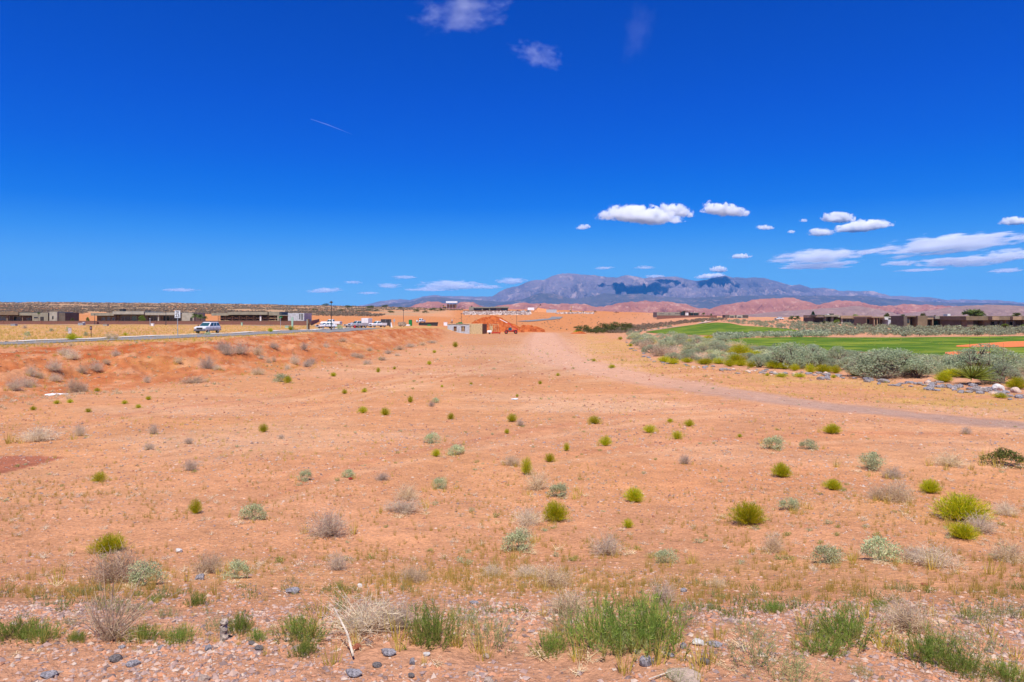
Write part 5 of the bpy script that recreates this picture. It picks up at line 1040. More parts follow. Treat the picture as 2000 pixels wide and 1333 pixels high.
building('house', 'dark brown blocky house with tall windows right of the garage', 'house', 196, 641.5, 1825, [
 ('tower', ST_D, 1763.2, 1769.8, 617.2, 642, -.5, 6), ('wing', ST_B, 1770, 1779.8, 619.5, 642, .6, 8), ('wing', ST_D, 1780, 1789.8, 622, 642, 2, 8), ('wing', ST_B, 1790, 1809, 617.2, 642, -.6, 10), ('roof', ST_B, 1770.2, 1789.8, 617.4, 619.4, .2, 9), win(1771.5, 1778.5, 624, 632, .6), win(1781.5, 1788.5, 623, 638, 2.0),
 ('wall', ST_D, 1809.2, 1888, 623.5, 642, 2.5, 11), ('roof', ST_T, 1809.2, 1824, 621, 624.3, .2, 11), ('roof', ST_O, 1824.2, 1852, 618.3, 623.4, -.6, 11), ('roof', ST_T, 1852.2, 1863, 617.6, 622.6, -1.2, 11), ('roof', ST_B, 1863.2, 1880, 618, 622.6, -.8, 11), ('roof', ST_T, 1880.2, 1888, 617.6, 622.4, -1.3, 11), ('column', ST_B, 1822, 1824.5, 624.3, 642, .3, 1.2), ('column', ST_T, 1843, 1846, 623.5, 642, -.2, .6), ('column', ST_W, 1864, 1868, 625, 638, 2.0, 2.45)] +
 [win(1811 + k * 3.4, 1813.4 + k * 3.4, 628, 637, 2.45, GLG) for k in range(3)] + [win(1826, 1830, 628, 640, 2.45, GLB), win(1833, 1841, 627, 638, 2.45, GLG), win(1847, 1852, 626, 638, 2.45, GLG), win(1855, 1862, 627, 636, 2.45), win(1870, 1885, 625, 639, 2.45), ('roof_unit', ST_W, 1868, 1874, 613.5, 617.6, 4, 6)])
building('house', 'brown house with alternating fascia blocks at the right edge', 'house', 184, 643.8, 1960, [
 ('wall', ST_D, 1890, 2120, 625, 645, 3, 12), ('roof', ST_B, 1887, 1929.8, 618.2, 626, 0, 12.6), ('roof', ST_T, 1930, 1943.8, 618.5, 625.6, -1.6, 12), ('roof', ST_B, 1944, 1968.8, 618.7, 625.6, -.8, 12), ('roof', ST_T, 1969, 1985.8, 618.5, 625.4, -1.8, 12), ('roof', ST_B, 1986, 2120, 617.4, 625.4, -.9, 12), ('wing', ST_B, 1892, 1904, 626, 645, .6, 3), ('wing', ST_B, 1925, 1938, 626, 645, .8, 3), ('column', ST_B, 1964, 1966.5, 625.6, 645, .2, 1), ('column', ST_B, 2000, 2003, 625.6, 645, .2, 1), win(1905, 1923, 634, 643, 2.95, GLG), win(1940, 1962, 628, 643, 2.95), win(1968, 1998, 628, 643, 2.95), ('patio_wall', ST_B, 1885, 1990, 641.5, 645, -4, -3.7)])
# ---------------------------------------------------------------- the unfinished building in the lot
D0 = 250; s_ = D0 / F; bx = lambda x: (x - 915) * s_; bz = lambda y: (653 - y) * s_
r = thing('unfinished_building', 'half-built block building with grey wrap and strand board walls', 'building', ((915 - 1000) * s_, D0, -(653 - YH) * s_))
mb = MB()
for x0, x1, y0, y1 in ((874, 886, 634, 655), (886, 892, 634, 638), (886, 892, 647.5, 655), (892, 901, 634, 655), (901, 908, 634, 637.5), (901, 908, 648, 655), (908, 917, 634, 655)): mb.box(bx(x0), bx(x1), 0, .25, bz(y1), bz(y0))
mb.build('wrapped_wall', CMU, r); MB().box(bx(874), bx(942), .3, 9, bz(655), bz(636)).build('inner_core', PLY, r); MB().box(bx(873.5), bx(942), -.12, 9.2, bz(634), bz(633.2)).build('deck', WOOD, r)
MB().box(bx(903.6), bx(905.2), .08, .2, bz(648), bz(637.5)).build('window_stud', WOOD, r); MB().box(bx(917.1), bx(920), -.2, .3, bz(655), bz(634.1)).build('corner_post', WOOD, r)
mb = MB().box(bx(920.1), bx(942), -.35, .1, bz(655), bz(633)); 
for k in range(1, 6): mb.box(bx(920 + k * 3.65) - .03, bx(920 + k * 3.65) + .03, -.38, -.34, bz(655), bz(633.4))
mb.build('strand_board_wall', OSB, r)
MB().add([(bx(942.1), -.3, bz(655)), (bx(949.5), 7, bz(655)), (bx(949.5), 7, bz(633.6)), (bx(942.1), -.3, bz(633.2)), (bx(941.2), -.2, bz(655)), (bx(948.5), 7.2, bz(655)), (bx(948.5), 7.2, bz(633.6)), (bx(941.2), -.2, bz(633.2))], [(0, 1, 2, 3), (7, 6, 5, 4), (0, 4, 5, 1), (3, 2, 6, 7), (1, 5, 6, 2), (0, 3, 7, 4)]).build('side_wall', PLY, r)  # side wall in darker board: its shaded side is put into the colour
r = thing('timber_frame', 'open stud frame standing right of the half-built block building', 'timber frame', ((964 - 1000) * s_, D0 + 4, -(652 - YH) * s_))
for x in (-9.5, -7, -2.2, 1.5, 4.5, 8.6): MB().box(x * s_ - .07, x * s_ + .07, (.0 if x % 2 else 2.5), (.15 if x % 2 else 2.65), -.8, 3.3).build('post', WOOD, r)
MB().box(-10 * s_, 9 * s_, -.03, .12, 3.3, 3.42).box(-10 * s_, 9 * s_, 2.47, 2.62, 3.3, 3.42).build('top_plate', WOOD, r); MB().box(-8 * s_, -2.4 * s_, .2, .3, .8, 2.9).build('panel', OSB, r)
tag(MB().box(-1.3, 1.3, -.5, .5, .35, .6).box(-.5, .9, -.4, .4, .6, .95).build('lumber_stack', mat('green_wrap', (.04, .16, .05), .6), None, ((897 - 1000) * s_, D0 + 2, bz(653) - (633.2 - YH) * s_ - .3), 0), 'stack of green-wrapped lumber on the half-built block building', 'lumber')
def pole_lamp(px, row, top, label):
    p = hit(px, row); h = (row - top) / F * p[1]; r = thing('street_lamp', label, 'street lamp', p, 0, 'dark street lamps')
    MB().tube([(0, 0, -.2), (0, 0, h * .5), (0, 0, h * .93)], [.11, .085, .06], 8).build('pole', MTLD, r); MB().tube([(0, 0, -.1), (0, 0, .5)], [.2, .14], 8).build('base', MTLD, r)
    MB().tube([(0, 0, h * .92), (0, 0, h * .945), (0, 0, h * .97), (0, 0, h)], [.09, .42, .22, .05], 12).build('lamp_head', MTLD, r)
pole_lamp(647, 645, 588, 'tallest dark street lamp beside the white cars'); pole_lamp(324, 635.5, 605, 'dark street lamp in front of the long grey house'); pole_lamp(788, 637.5, 605, 'dark street lamp beside the green portable toilet')
for px, row, top, lb in ((901, 640, 612, 'thin brown lamp standing behind the half-built building'), (1009, 634, 612, 'thin lamp right of the red dirt pile'), (185, 634, 613, 'short lamp between the two leftmost grey houses')): pole_lamp(px, row, top, lb)
# ---------------------------------------------------------------- signs, posts, boxes
WHT = mat('white_sign', (.80, .80, .80), .5, .04, 5); BLKP = mat('black_paint', (.02, .02, .02), .5); GRNS = mat('green_sign', (.0, .20, .07), .5, .05)
def text(s, size, m, parent, loc, name):
    c = bpy.data.curves.new(name, 'FONT'); c.body = s; c.size = size; c.align_x = 'CENTER'; c.align_y = 'CENTER'; c.extrude = .003; c.offset = size * .02
    o = bpy.data.objects.new(name, c); COL.objects.link(o); dg = bpy.context.evaluated_depsgraph_get(); me = bpy.data.meshes.new_from_object(o.evaluated_get(dg)); bpy.data.objects.remove(o)
    me.materials.clear(); me.materials.append(m); q = link(name, me, parent, loc); q.rotation_euler = (R(90), 0, 0); return q
p = hit(347, 657); s = p[1] / F; r = thing('speed_limit_sign', 'white speed limit 25 sign on a steel post by the road', 'road sign', p)
MB().box(-.035, .035, -.03, .03, -.3, 49 * s).build('post', MTLG, r); MB().box(-5.6 * s, 5.6 * s, -.06, -.035, 35.5 * s, 50 * s).build('sign_plate', WHT, r, bev=.008)
mb = MB(); a, b_, c_, d__ = -5.1 * s, 5.1 * s, 36 * s, 49.5 * s; w_ = .02
for q in ((a, b_, c_, c_ + w_), (a, b_, d__ - w_, d__), (a, a + w_, c_, d__), (b_ - w_, b_, c_, d__)): mb.box(q[0], q[1], -.066, -.061, q[2], q[3])
mb.build('border', BLKP, r)
text('SPEED', 2.6 * s, BLKP, r, (0, -.068, 47.4 * s), 'lettering'); text('LIMIT', 2.6 * s, BLKP, r, (0, -.068, 45.0 * s), 'lettering'); text('25', 8.4 * s, BLKP, r, (0, -.068, 40.2 * s), 'numerals')
p = hit(548, 641); s = p[1] / F; r = thing('street_name_sign', 'small green street name sign on a post near the wall end', 'road sign', p)
MB().box(-.04, .04, -.03, .03, -.2, 21 * s).build('post', MTLG, r); MB().box(-3.4 * s, 3.4 * s, -.02, .02, 20 * s, 22 * s).build('name_blade', GRNS, r)
PG = mat('pale_green_paint', (.34, .50, .36), .6, .08)
p = hit(571, 645.5); s = p[1] / F; r = thing('marker_post', 'tall pale green marker post beside the road', 'post', p); MB().box(-.16, .16, -.08, .08, -.2, 24.5 * s).build('post', PG, r, bev=.02); MB().box(-.18, .18, -.1, .1, 24.5 * s, 25.5 * s).build('cap', PG, r)
for dx, m, lb in ((600.2, ST_G, 'grey square post left of the brown one at the wall end'), (603.4, PLY, 'dark brown square post at the wall end')):
    p = hit(dx, 645); s = p[1] / F; r = thing('square_post', lb, 'post', p); MB().box(-.12, .12, -.12, .12, -.2, 20.5 * s).build('post', m, r, bev=.01); MB().box(-.15, .15, -.15, .15, 20.5 * s, 21.3 * s).build('cap', m, r)
p = hit(178, 659); s = p[1] / F; r = thing('notice_sign', 'small dark notice on a rusty stake beyond the road', 'sign', p); MB().box(-.04, .04, -.03, .03, -.2, 20 * s).build('stake', PLY, r); MB().box(-2.3 * s, 2.3 * s, -.06, -.035, 14.5 * s, 21.5 * s).build('notice_board', mat('maroon_board', (.06, .025, .04), .6), r); MB().box(-1.2 * s, 1.2 * s, -.067, -.062, 16.5 * s, 19.5 * s).build('notice_print', mat('print_grey', (.35, .30, .33), .6), r)
p = hit(137, 655); s = p[1] / F; r = thing('sale_sign', 'weathered upright board sign behind the green bush by the road', 'sign', p); MB().box(-.06, .06, -.05, .05, -.2, 15 * s).build('post', PLY, r); MB().box(-3.6 * s, 3.4 * s, -.09, -.055, 3 * s, 14 * s).build('board', mat('faded_board', (.50, .44, .44), .7), r)
p = hit(770, 639); s = p[1] / F; r = thing('diamond_sign', 'grey back of a diamond road sign right of the dark trailer', 'road sign', p); MB().box(-.04, .04, -.03, .03, -.2, 14 * s).build('post', MTLG, r)
w_ = 2.3 * s; MB().add([(0, -.05, 10.5 * s - w_), (w_, -.05, 10.5 * s + .3), (0, -.05, 10.5 * s + w_ + .6), (-w_, -.05, 10.5 * s + .3), (0, -.035, 10.5 * s - w_), (w_, -.035, 10.5 * s + .3), (0, -.035, 10.5 * s + w_ + .6), (-w_, -.035, 10.5 * s + .3)], [(0, 1, 2, 3), (7, 6, 5, 4), (0, 4, 5, 1), (1, 5, 6, 2), (2, 6, 7, 3), (3, 7, 4, 0)]).build('sign_plate', MTLG, r)
p = hit(817, 636); s = p[1] / F; r = thing('work_sign', 'small orange road work sign left of the black dumpster', 'road sign', p); MB().box(-.04, .04, -.03, .03, -.2, 12 * s).build('post', MTLG, r); MB().box(-1.1 * s, 1.1 * s, -.05, -.035, 9 * s, 14.5 * s).build('sign_plate', mat('orange_sign', (.70, .22, .03), .5), r)
def cabinet(px, row, w, h, m, label):
    p = hit(px, row); s = p[1] / F; r = thing('utility_box', label, 'utility box', p); MB().box(-w / 2 * s, w / 2 * s, 0, w * .8 * s, -.15, h * s).build('cabinet', m, r, bev=.04); MB().box(-w / 2 * s - .05, w / 2 * s + .05, -.05, w * .8 * s + .05, h * s, h * s + .08).build('lid', m, r)
cabinet(472, 636.5, 3, 6, PG, 'pale green utility box below the trusses'); cabinet(157, 636, 10, 4.5, MTLG, 'grey utility cabinet left of the long grey house'); cabinet(163, 635.5, 3.5, 5.5, WHT, 'white utility box beside the grey cabinet'); cabinet(205, 637, 8, 3, ST_L, 'low pale box in front of the wall'); cabinet(297, 637, 5, 4.5, WHT, 'white box with a pole in front of the wall'); cabinet(25, 637, 9, 3.5, MTLG, 'low blue-grey box at the far left before the wall'); cabinet(560, 641, 7, 4, PG, 'squat green transformer beside the marker post'); cabinet(870, 636.5, 7, 6.5, WHT, 'white crate at the top of the cut left of the half-built building')
p = hit(293, 637); tag(MB().tube([(0, 0, -.1), (0, 0, 14.5 / F * p[1])], .1, 6).box(-.16, .16, -.16, .16, 13.5 / F * p[1], 15 / F * p[1]).build('vent_pipe', MTLG, None, p), 'pale pipe standing beside the white box before the wall', 'pipe')
# portable toilet, pallets, dumpster, containers
p = hit(799, 637); s = 195 / F; GP = mat('green_plastic', (.01, .22, .04), .5, .1, 2)
r = thing('portable_toilet', 'bright green portable toilet beside the street lamp', 'portable toilet', (p[0], p[1] + 3, p[2] + .75)); MB().box(-.62, .62, 0, 1.2, -1.2, 1.5).build('cabin', GP, r, bev=.03); MB().box(-.45, .4, -.04, -.005, 0, 1.35).build('door', GP, r); MB().loft([(-.66, .66, .64, 1.5), (-.5, .5, .4, 1.68)], .08).build('roof', mat('green_roof', (.02, .12, .03), .5), r, (0, .6, 0)); MB().box(.63, .66, .2, 1.0, -1, 1.4).build('side_panel', MTLD, r)
r = thing('pallet_stack', 'white wrapped pallet in front of the portable toilet', 'pallet', (hit(796, 637.5)[0], hit(796, 637.5)[1], hit(796, 637.5)[2])); MB().box(-.9, .9, 0, 1.2, .12, .62).build('wrapped_load', WHT, r, bev=.06); MB().box(-.95, .95, -.05, 1.25, -.05, .11).build('pallet', WOOD, r)
rubble('debris_heap', 'brown heap of branches and scrap left of the portable toilet', 778, 792, 637, 630.5, 190, 194, mat('scrap', (.30, .20, .13), .9, .4, 3), 8, 90, .15, .5, 'debris')
p = hit(837, 636.5); s = p[1] / F; r = thing('dumpster', 'long black open-top dumpster near the cut', 'dumpster', p, .12); L_ = 19 * s
MB().prism([(-L_, -.2), (L_ * .9, -.2), (L_, 6.6 * s), (-L_, 6.0 * s)], 0, .12).prism([(-L_, -.2), (L_ * .9, -.2), (L_, 6.6 * s), (-L_, 6.0 * s)], 2.2, 2.32).box(-L_, -L_ + .12, .13, 2.19, -.2, 6 * s).box(L_ * .9, L_ * .9 + .12, .13, 2.19, -.2, 6 * s).box(-L_ + .13, L_ * .9 - .02, .13, 2.19, 0, .15).build('bin', MTLD, r)
for k in range(7): MB().box(-L_ + .6 + k * .85, -L_ + .7 + k * .85, -.09, -.003, -.1, 5.6 * s).build('rib', MTLD, r)
MB().box(-L_, L_, -.14, -.005, 5.8 * s, 6.15 * s).build('rim', MTLD, r)
tag(MB().box(-.8, .8, 0, .8, -.1, .42).box(-.5, .6, .1, .7, .42, .6).build('planter_pile', GP, None, hit(838, 637)), 'green sacks in front of the black dumpster', 'sacks')
def container(px, row, wl, wr, h, m, m2, label, name='enclosed_trailer'):
    p = hit(px, row); d = p[1] + 1; s = d / F; a = R(-16) if name == 'enclosed_trailer' else R(-12); W = wl * s / math.cos(a) * .98; Dp = wr * s / abs(math.sin(-a + .2)) * .75; Dp = min(Dp, 6.5)
    r = thing(name, label, 'trailer', (p[0], d, p[2]), a); H = h * s
    MB().box(-W, 0, 0, Dp, .35, H).build('box_body', m, r, bev=.04); MB().box(-W - .03, .03, -.04, .02, .3, .42).build('bumper', MTLD, r)
    for xx in (-W * .98, -W / 2, -.03): MB().box(xx, xx + .05, -.035, -.004, .45, H - .1).build('door_frame', m2, r)
    for sx in (-W + .3, -.3):
        for yy in (Dp * .45, Dp * .62): w = MB().tube([(sx - .12, yy, .33), (sx + .12, yy, .33)], .33, 14).build('wheel', MTLD, r)
container(718, 639, 15, 10, 17, mat('white_panel', (.72, .72, .74), .5, .05, 1), mat('seam', (.35, .34, .36), .6), 'white box trailer between the silver and the white pickups'); container(761, 638.5, 20, 3, 14.5, mat('black_panel', (.05, .05, .055), .5, .2, 1), MTLG, 'black box trailer behind the white pickup')
p = hit(765, 640); tag(MB().prism([(-.25, -.1), (.28, -.1), (-.1, 1.5), (-.3, 1.5)], 0, .06).build('leaning_board', WHT, None, p), 'white board leaning at the right end of the black trailer', 'board')
# ---------------------------------------------------------------- vehicles
TYRE = mat('tyre_rubber', (.03, .03, .03), .85); RIM = mat('alloy', (.45, .46, .48), .35, .1, metal=.6); CARG = glassmat('car_glass', (.03, .10, .11), .08); LENS = mat('lamp_lens', (.75, .78, .80), .2, .05); GRL = mat('grille_black', (.03, .03, .035), .5); REDL = mat('tail_lens', (.4, .02, .02), .3); GREYP = mat('grey_plastic', (.12, .12, .13), .6)
def paint(name, c):
    m, n, b = newmat(name); tc = N(n, 'ShaderNodeTexCoord').outputs['Object']; n.links.new(mixc(n, math_(n, 'MULTIPLY', noise(n, tc, 2.5, 4), .35), c, (.45, .33, .25)), b.inputs['Base Color']); b.inputs['Roughness'].default_value = .35; b.inputs['Coat Weight'].default_value = .5; return m
P_SIL = paint('silver_paint', (.62, .64, .68)); P_WH = paint('white_paint', (.80, .81, .82)); P_GR = paint('grey_paint', (.38, .40, .44))
def vehicle(name, label, cat, px, row, heading, kind, pm, lift=0):
    p = hit(px, row); r = thing(name, label, cat, (p[0], p[1], p[2] + lift), heading)     # local +x is forward
    L, W = {'suv': (4.55, .92), 'sedan': (4.6, .9), 'pickup': (5.7, .98)}[kind]; h = L / 2
    if kind == 'pickup':
        MB().loft([(-h + .1, h - .05, W * .92, .45), (-h, h, W, .62), (-h, h + .02, W, .98), (-.85, h - .08, W * .96, 1.12)] if False else [(-h + .1, h - .05, W * .92, .45), (-h, h, W, .62), (-h, h + .02, W, .95), (-h, h, W * .97, 1.02)], .1).build('body', pm, r, bev=.03, smooth=False)
        MB().loft([(-.7, h - .02, W * .96, 1.03), (-.65, h - .2, W * .86, 1.22)], .12).build('hood', pm, r, bev=.03)
        MB().box(-h, -.75, -W, -W + .1, 1.03, 1.32).box(-h, -.75, W - .1, W, 1.03, 1.32).box(-h, -h + .1, -W + .1, W - .1, 1.03, 1.3).build('bed_wall', pm, r)
        cab = (-.75, 1.25, 1.18, -.6, .6, 1.88, W * .9, W * .74)
    else:
        zb = 1.08 if kind == 'suv' else .92
        MB().loft([(-h + .15, h - .15, W * .9, .38), (-h + .02, h - .02, W, .58), (-h, h, W, .82), (-h + .03, h - .1, W * .97, zb - .06), (-h + .06, h - .3, W * .9, zb)], .16).build('body', pm, r, bev=.03)
        cab = (-h + .08, 1.15, zb, -h + .35, .35, 1.72, W * .9, W * .74) if kind == 'suv' else (-h + .5, 1.1, zb, -h + 1.2, .35, 1.4, W * .88, W * .68)
    xb, xf, z0, tb, tf, z1, w0, w1 = cab
    MB().loft([(xb, xf, w0, z0), (tb, tf, w1, z1 - .06), (tb + .06, tf - .06, w1 * .93, z1)], .1).build('cabin', pm, r, bev=.02)
    def quad(t0, t1, u0, u1, side):
        # pane on the cabin: t along height, u along length
        P = []
        for (t, u) in ((t0, u0), (t0, u1), (t1, u1), (t1, u0)):
            xa = xb + (tb - xb) * t; xe = xf + (tf - xf) * t; ww = w0 + (w1 - w0) * t; z = z0 + (z1 - .06 - z0) * t
            P.append((xa + (xe - xa) * u, side * (ww + .012), z))
        Q = [(x, y + side * .01, z) for x, y, z in P]
        return MB().add(P + Q, [(0, 1, 2, 3), (7, 6, 5, 4), (0, 4, 5, 1), (1, 5, 6, 2), (2, 6, 7, 3), (3, 7, 4, 0)])
    us = {'suv': ((.06, .30), (.36, .60), (.66, .93)), 'sedan': ((.12, .48), (.54, .9)), 'pickup': ((.12, .48), (.55, .92))}[kind]
    for sd in (-1, 1):
        for u0, u1 in us: quad(.14, .9, u0, u1, sd).build('side_window', CARG, r)
    for nm_, xo, xt, e in (('windscreen', xf, tf, 1), ('rear_window', xb, tb, -1)):
        P = []
        for t, sy in ((.1, -1), (.1, 1), (.93, 1), (.93, -1)):
            ww = (w0 + (w1 - w0) * t) * .86; P.append((xo + (xt - xo) * t + e * .02, sy * ww, z0 + (z1 - .06 - z0) * t))
        Q = [(x + e * .012, y, z) for x, y, z in P]; MB().add(P + Q, [(0, 1, 2, 3), (7, 6, 5, 4), (0, 4, 5, 1), (1, 5, 6, 2), (2, 6, 7, 3), (3, 7, 4, 0)]).build(nm_, CARG, r)
    R_ = {'suv': .37, 'sedan': .33, 'pickup': .40}[kind]; ax = (h - .88, -h + .95)
    for x in ax:
        for sd in (-1, 1):
            w = thing('wheel', None, None, (x, sd * (W - .13), R_)); w.parent = r; del_ = [w.pop(k) for k in list(w.keys())]
            MB().tube([(0, -.12, 0), (0, -.1, 0), (0, .1, 0), (0, .12, 0)], [R_ * .86, R_, R_, R_ * .86], 20).build('tyre', TYRE, w); MB().tube([(0, sd * .105, 0), (0, sd * .135, 0)], [R_ * .62, R_ * .5], 10).build('rim', RIM, w)
            MB().tube([(x, sd * (W - .02), R_ + .02), (x, sd * (W + .035), R_ + .02)], R_ * 1.13, 20).build('wheel_arch', GREYP if kind == 'suv' else GRL, r) if kind == 'suv' and False else None
    zf = .82 if kind != 'pickup' else .9
    MB().box(h - .03, h + .05, -W * .5, W * .5, zf - .16, zf + .1).build('grille', GRL, r, bev=.01); MB().box(h - .06, h + .1, -W * .96, W * .96, .36, .6).build('front_bumper', GREYP if kind == 'suv' else MTLG, r, bev=.03); MB().box(-h - .08, -h + .05, -W * .94, W * .94, .4, .6).build('rear_bumper', GREYP if kind == 'suv' else MTLG, r, bev=.03)
    for sd in (-1, 1):
        y0, y1 = sorted((sd * W * .56, sd * W * .94)); MB().box(h - .06, h + .055, y0, y1, zf - .08, zf + .12).build('headlight', LENS, r, bev=.02); MB().box(-h - .02, -h + .06, y0 + (.1 if sd > 0 else 0), y1 - (0 if sd > 0 else .1), .8, 1.1).build('tail_light', REDL, r); y0, y1 = sorted((sd * (W + .01), sd * (W + .2))); MB().box(.78, .92, y0, y1, z0 + .08, z0 + .25).build('mirror', GRL, r, bev=.02)
        y0, y1 = sorted((sd * (W - .015), sd * (W + .03))); MB().box(-.75, .95, y0, y1, .42, .54).build('running_board', GREYP, r)
        y0, y1 = sorted((sd * (W + .0), sd * (W + .012)))
        for xx in ((.9, .0) if kind == 'pickup' else (.95, .0, -.95)): MB().box(xx, xx + .02, y0 + sd * .0, y1, .6, zb if kind != 'pickup' else 1.0).build('door_seam', GRL, r)
    if kind == 'suv':
        for sd in (-1, 1): MB().tube([(tb + .2, sd * w1 * .85, z1 + .03), (tb + .3, sd * w1 * .85, z1 + .12), (tf - .2, sd * w1 * .85, z1 + .12), (tf + .05, sd * w1 * .85, z1 + .02)], .03, 6).build('roof_rail', GRL, r)
        for q in range(3): MB().box(tb + .4 + q * .55, tb + .46 + q * .55, -w1 * .82, w1 * .82, z1 + .1, z1 + .13).build('rack_bar', GRL, r)
        MB().box(h - .04, h + .115, -W * .42, W * .42, .45, .58).build('skid_plate', GREYP, r)
    return r
fw = lambda x, y: math.atan2(y, x)
vehicle('suv', 'silver sport utility vehicle with roof rack driving on the road', 'car', 406, 651.5, fw(-.10, -1), 'suv', P_SIL)
vehicle('sedan', 'white car parked beside the tallest street lamp', 'car', 638, 642.5, fw(-.75, -.75), 'sedan', P_WH); vehicle('pickup_truck', 'white pickup parked behind the white car', 'pickup truck', 647, 639.5, fw(-.95, .1), 'pickup', P_WH, .35)
vehicle('pickup_truck', 'silver pickup parked at the left of the white box trailer', 'pickup truck', 699, 640.5, fw(-.75, -.9), 'pickup', P_GR); vehicle('pickup_truck', 'white pickup between the two box trailers', 'pickup truck', 738, 639.5, fw(-.75, -.9), 'pickup', P_WH)
vehicle('sedan', 'dark grey car nose behind the silver pickup', 'car', 689, 640, fw(-.8, -.6), 'sedan', P_GR)
vehicle('pickup_truck', 'white truck cab showing above the black dumpster', 'pickup truck', 822, 635.5, fw(-.3, -1), 'pickup', P_WH, 1.0)
p = hit(693, 641.5); r = thing('fuel_can', 'red can standing in front of the silver pickup', 'can', p); MB().box(-.25, .25, -.2, .2, 0, .75).build('body', mat('red_plastic', (.45, .02, .02), .5), r, bev=.04); MB().tube([(0, 0, .75), (0, 0, .92)], [.08, .05], 8).build('cap', GRL, r)
# telescopic handler, generator, red scissor frame
RED_P = mat('red_machine_paint', (.50, .045, .025), .45, .15, 2); r = thing('telehandler', 'red telescopic handler with its boom raised to the left', 'telehandler', ((998 - 1000) * .19, 253, float(Hg(-.4, 253))), math.pi)
MB().loft([(-2.3, 2.1, .75, .75), (-2.4, 2.2, .85, .95), (-2.4, 2.0, .85, 1.25), (-2.3, -.4, .8, 1.55)], .12).build('chassis', RED_P, r, bev=.03); MB().loft([(-.3, 1.0, .45, 1.25), (-.2, .9, .42, 2.2), (-.1, .8, .38, 2.35)], .08).build('cab', CARG, r, (0, .42, 0)); MB().box(-.35, 1.0, -.02, .9, 2.35, 2.43).build('cab_roof', RED_P, r)
for x in (-1.75, 1.75):
    for sd in (-1, 1):
        w = link('wheel', None, r, (x, sd * 1.0, .62)); MB().tube([(0, -.22, 0), (0, -.17, 0), (0, .17, 0), (0, .22, 0)], [.5, .66, .66, .5], 18).build('tyre', TYRE, w); MB().tube([(0, sd * .2, 0), (0, sd * .26, 0)], [.34, .26], 12).build('rim', RED_P, w); MB().loft([(x - .75, x + .75, .3, 1.33), (x - .6, x + .6, .3, 1.42)], .1).build('mudguard', RED_P, r, (0, sd * 1.0, 0))
MB().tube([(-2.6, -.35, 1.5), (-.3, -.35, 3.0), (1.3, -.35, 4.1)], [.24, .22, .2], 4).build('boom', RED_P, r); MB().tube([(1.2, -.35, 4.0), (4.2, -.35, 5.5)], .14, 4).build('inner_boom', WHT, r); MB().tube([(4.1, -.35, 5.5), (4.5, -.35, 5.0)], .12, 4).box(4.4, 4.5, -.9, .2, 4.5, 5.3).build('carriage', RED_P, r); MB().box(4.5, 5.7, -.8, -.68, 4.5, 4.56).box(4.5, 5.7, 0, .12, 4.5, 4.56).build('forks', MTLD, r); MB().tube([(-.6, -.35, 1.4), (.5, -.35, 3.3)], .07, 6).build('lift_ram', MTLG, r)
def gz(px, d): return ((px - 1000) / F * d, d, float(Hg((px - 1000) / F * d, d)))
r = thing('generator', 'white towable generator between the board wall and the stud frame', 'generator', gz(956, 249)); MB().loft([(-.8, .8, .45, .5), (-.85, .85, .5, .7), (-.75, .7, .42, 1.35)], .1).build('housing', WHT, r, bev=.03); MB().tube([(.9, 0, .55), (1.5, 0, .45)], .05, 6).build('drawbar', MTLD, r)
for sd in (-1, 1): MB().tube([(0, sd * .5, .32), (0, sd * .65, .32)], .32, 14).build('wheel', TYRE, r)
r = thing('red_frame', 'low red steel platform under the stud frame', 'platform', gz(969, 249)); MB().box(-1.6, 1.6, -.6, .6, .25, .42).build('deck', RED_P, r); MB().box(-1.6, 1.6, -.62, -.56, .42, .75).build('side_rail', RED_P, r); MB().box(1.5, 1.6, -.5, .5, .42, 1.6).build('end_rail', RED_P, r)
for x in (-1.2, 1.2): MB().box(x - .1, x + .1, -.5, .5, -.1, .24).build('foot', MTLD, r)
# dirt piles
def mound(name, label, d, pts_, deep, col, seed):
    xs = np.linspace(pts_[0][0], pts_[-1][0], 90); ys = np.interp(xs, [q[0] for q in pts_], [q[1] for q in pts_]); ys = np.convolve(np.pad(ys, 2, 'edge'), np.ones(5) / 5, 'valid'); ys = ys + (vn(xs / 5.0, xs * 0, seed) * 2.2 + vn(xs / 2.2, xs * 0, seed + 4) * 1.4) * np.clip((650 - ys) / 20, 0, 1) * (1 if d < 500 else .3); cx = xs.mean(); T = np.linspace(-1, 1, 40); V = []
    for x, y in zip(xs, ys):
        X = (x - 1000) / F * d; base = float(Hg(X, d - deep)) - .3; H_ = -(y - YH) / F * d - base
        for t in T:
            k = max(0, 1 - abs(t) ** 1.15); q = float(fbm(np.array([X / 1.6]), np.array([t * deep / 1.6]), seed, 4)[0]); V.append((X - (cx - 1000) / F * d, t * deep, (H_ * k) + (q * 1.2 - abs(q) * 2.0) * min(1, H_ * k) * (1 - .6 * (abs(t) < .03)) - .05))
    a_, b_ = np.meshgrid(np.arange(89), np.arange(39), indexing='ij'); i0 = (a_ * 40 + b_).ravel(); base = float(Hg((cx - 1000) / F * d, d - deep)) - .3
    o = link(name, npmesh(name, V, np.stack([i0, i0 + 40, i0 + 41, i0 + 1], 1), col, None, True), None, ((cx - 1000) / F * d, d, base)); return tag(o, label, 'dirt pile')
DIRT0 = groundmat('fresh_red_earth', None, (.33, .078, .022), amt=1.0)
DIRT = rockmat('heaped_red_earth', (.44, .115, .032), (.27, .055, .016), (.52, .17, .06), .45)
mound('dirt_pile', 'big fresh red earth pile behind the half-built building', 285, [(908, 645), (918, 633), (925, 627), (938, 621), (950, 618), (962, 616.5), (975, 618), (983, 622), (994, 628), (1006, 633), (1018, 640), (1024, 646)], 9, DIRT, 3)
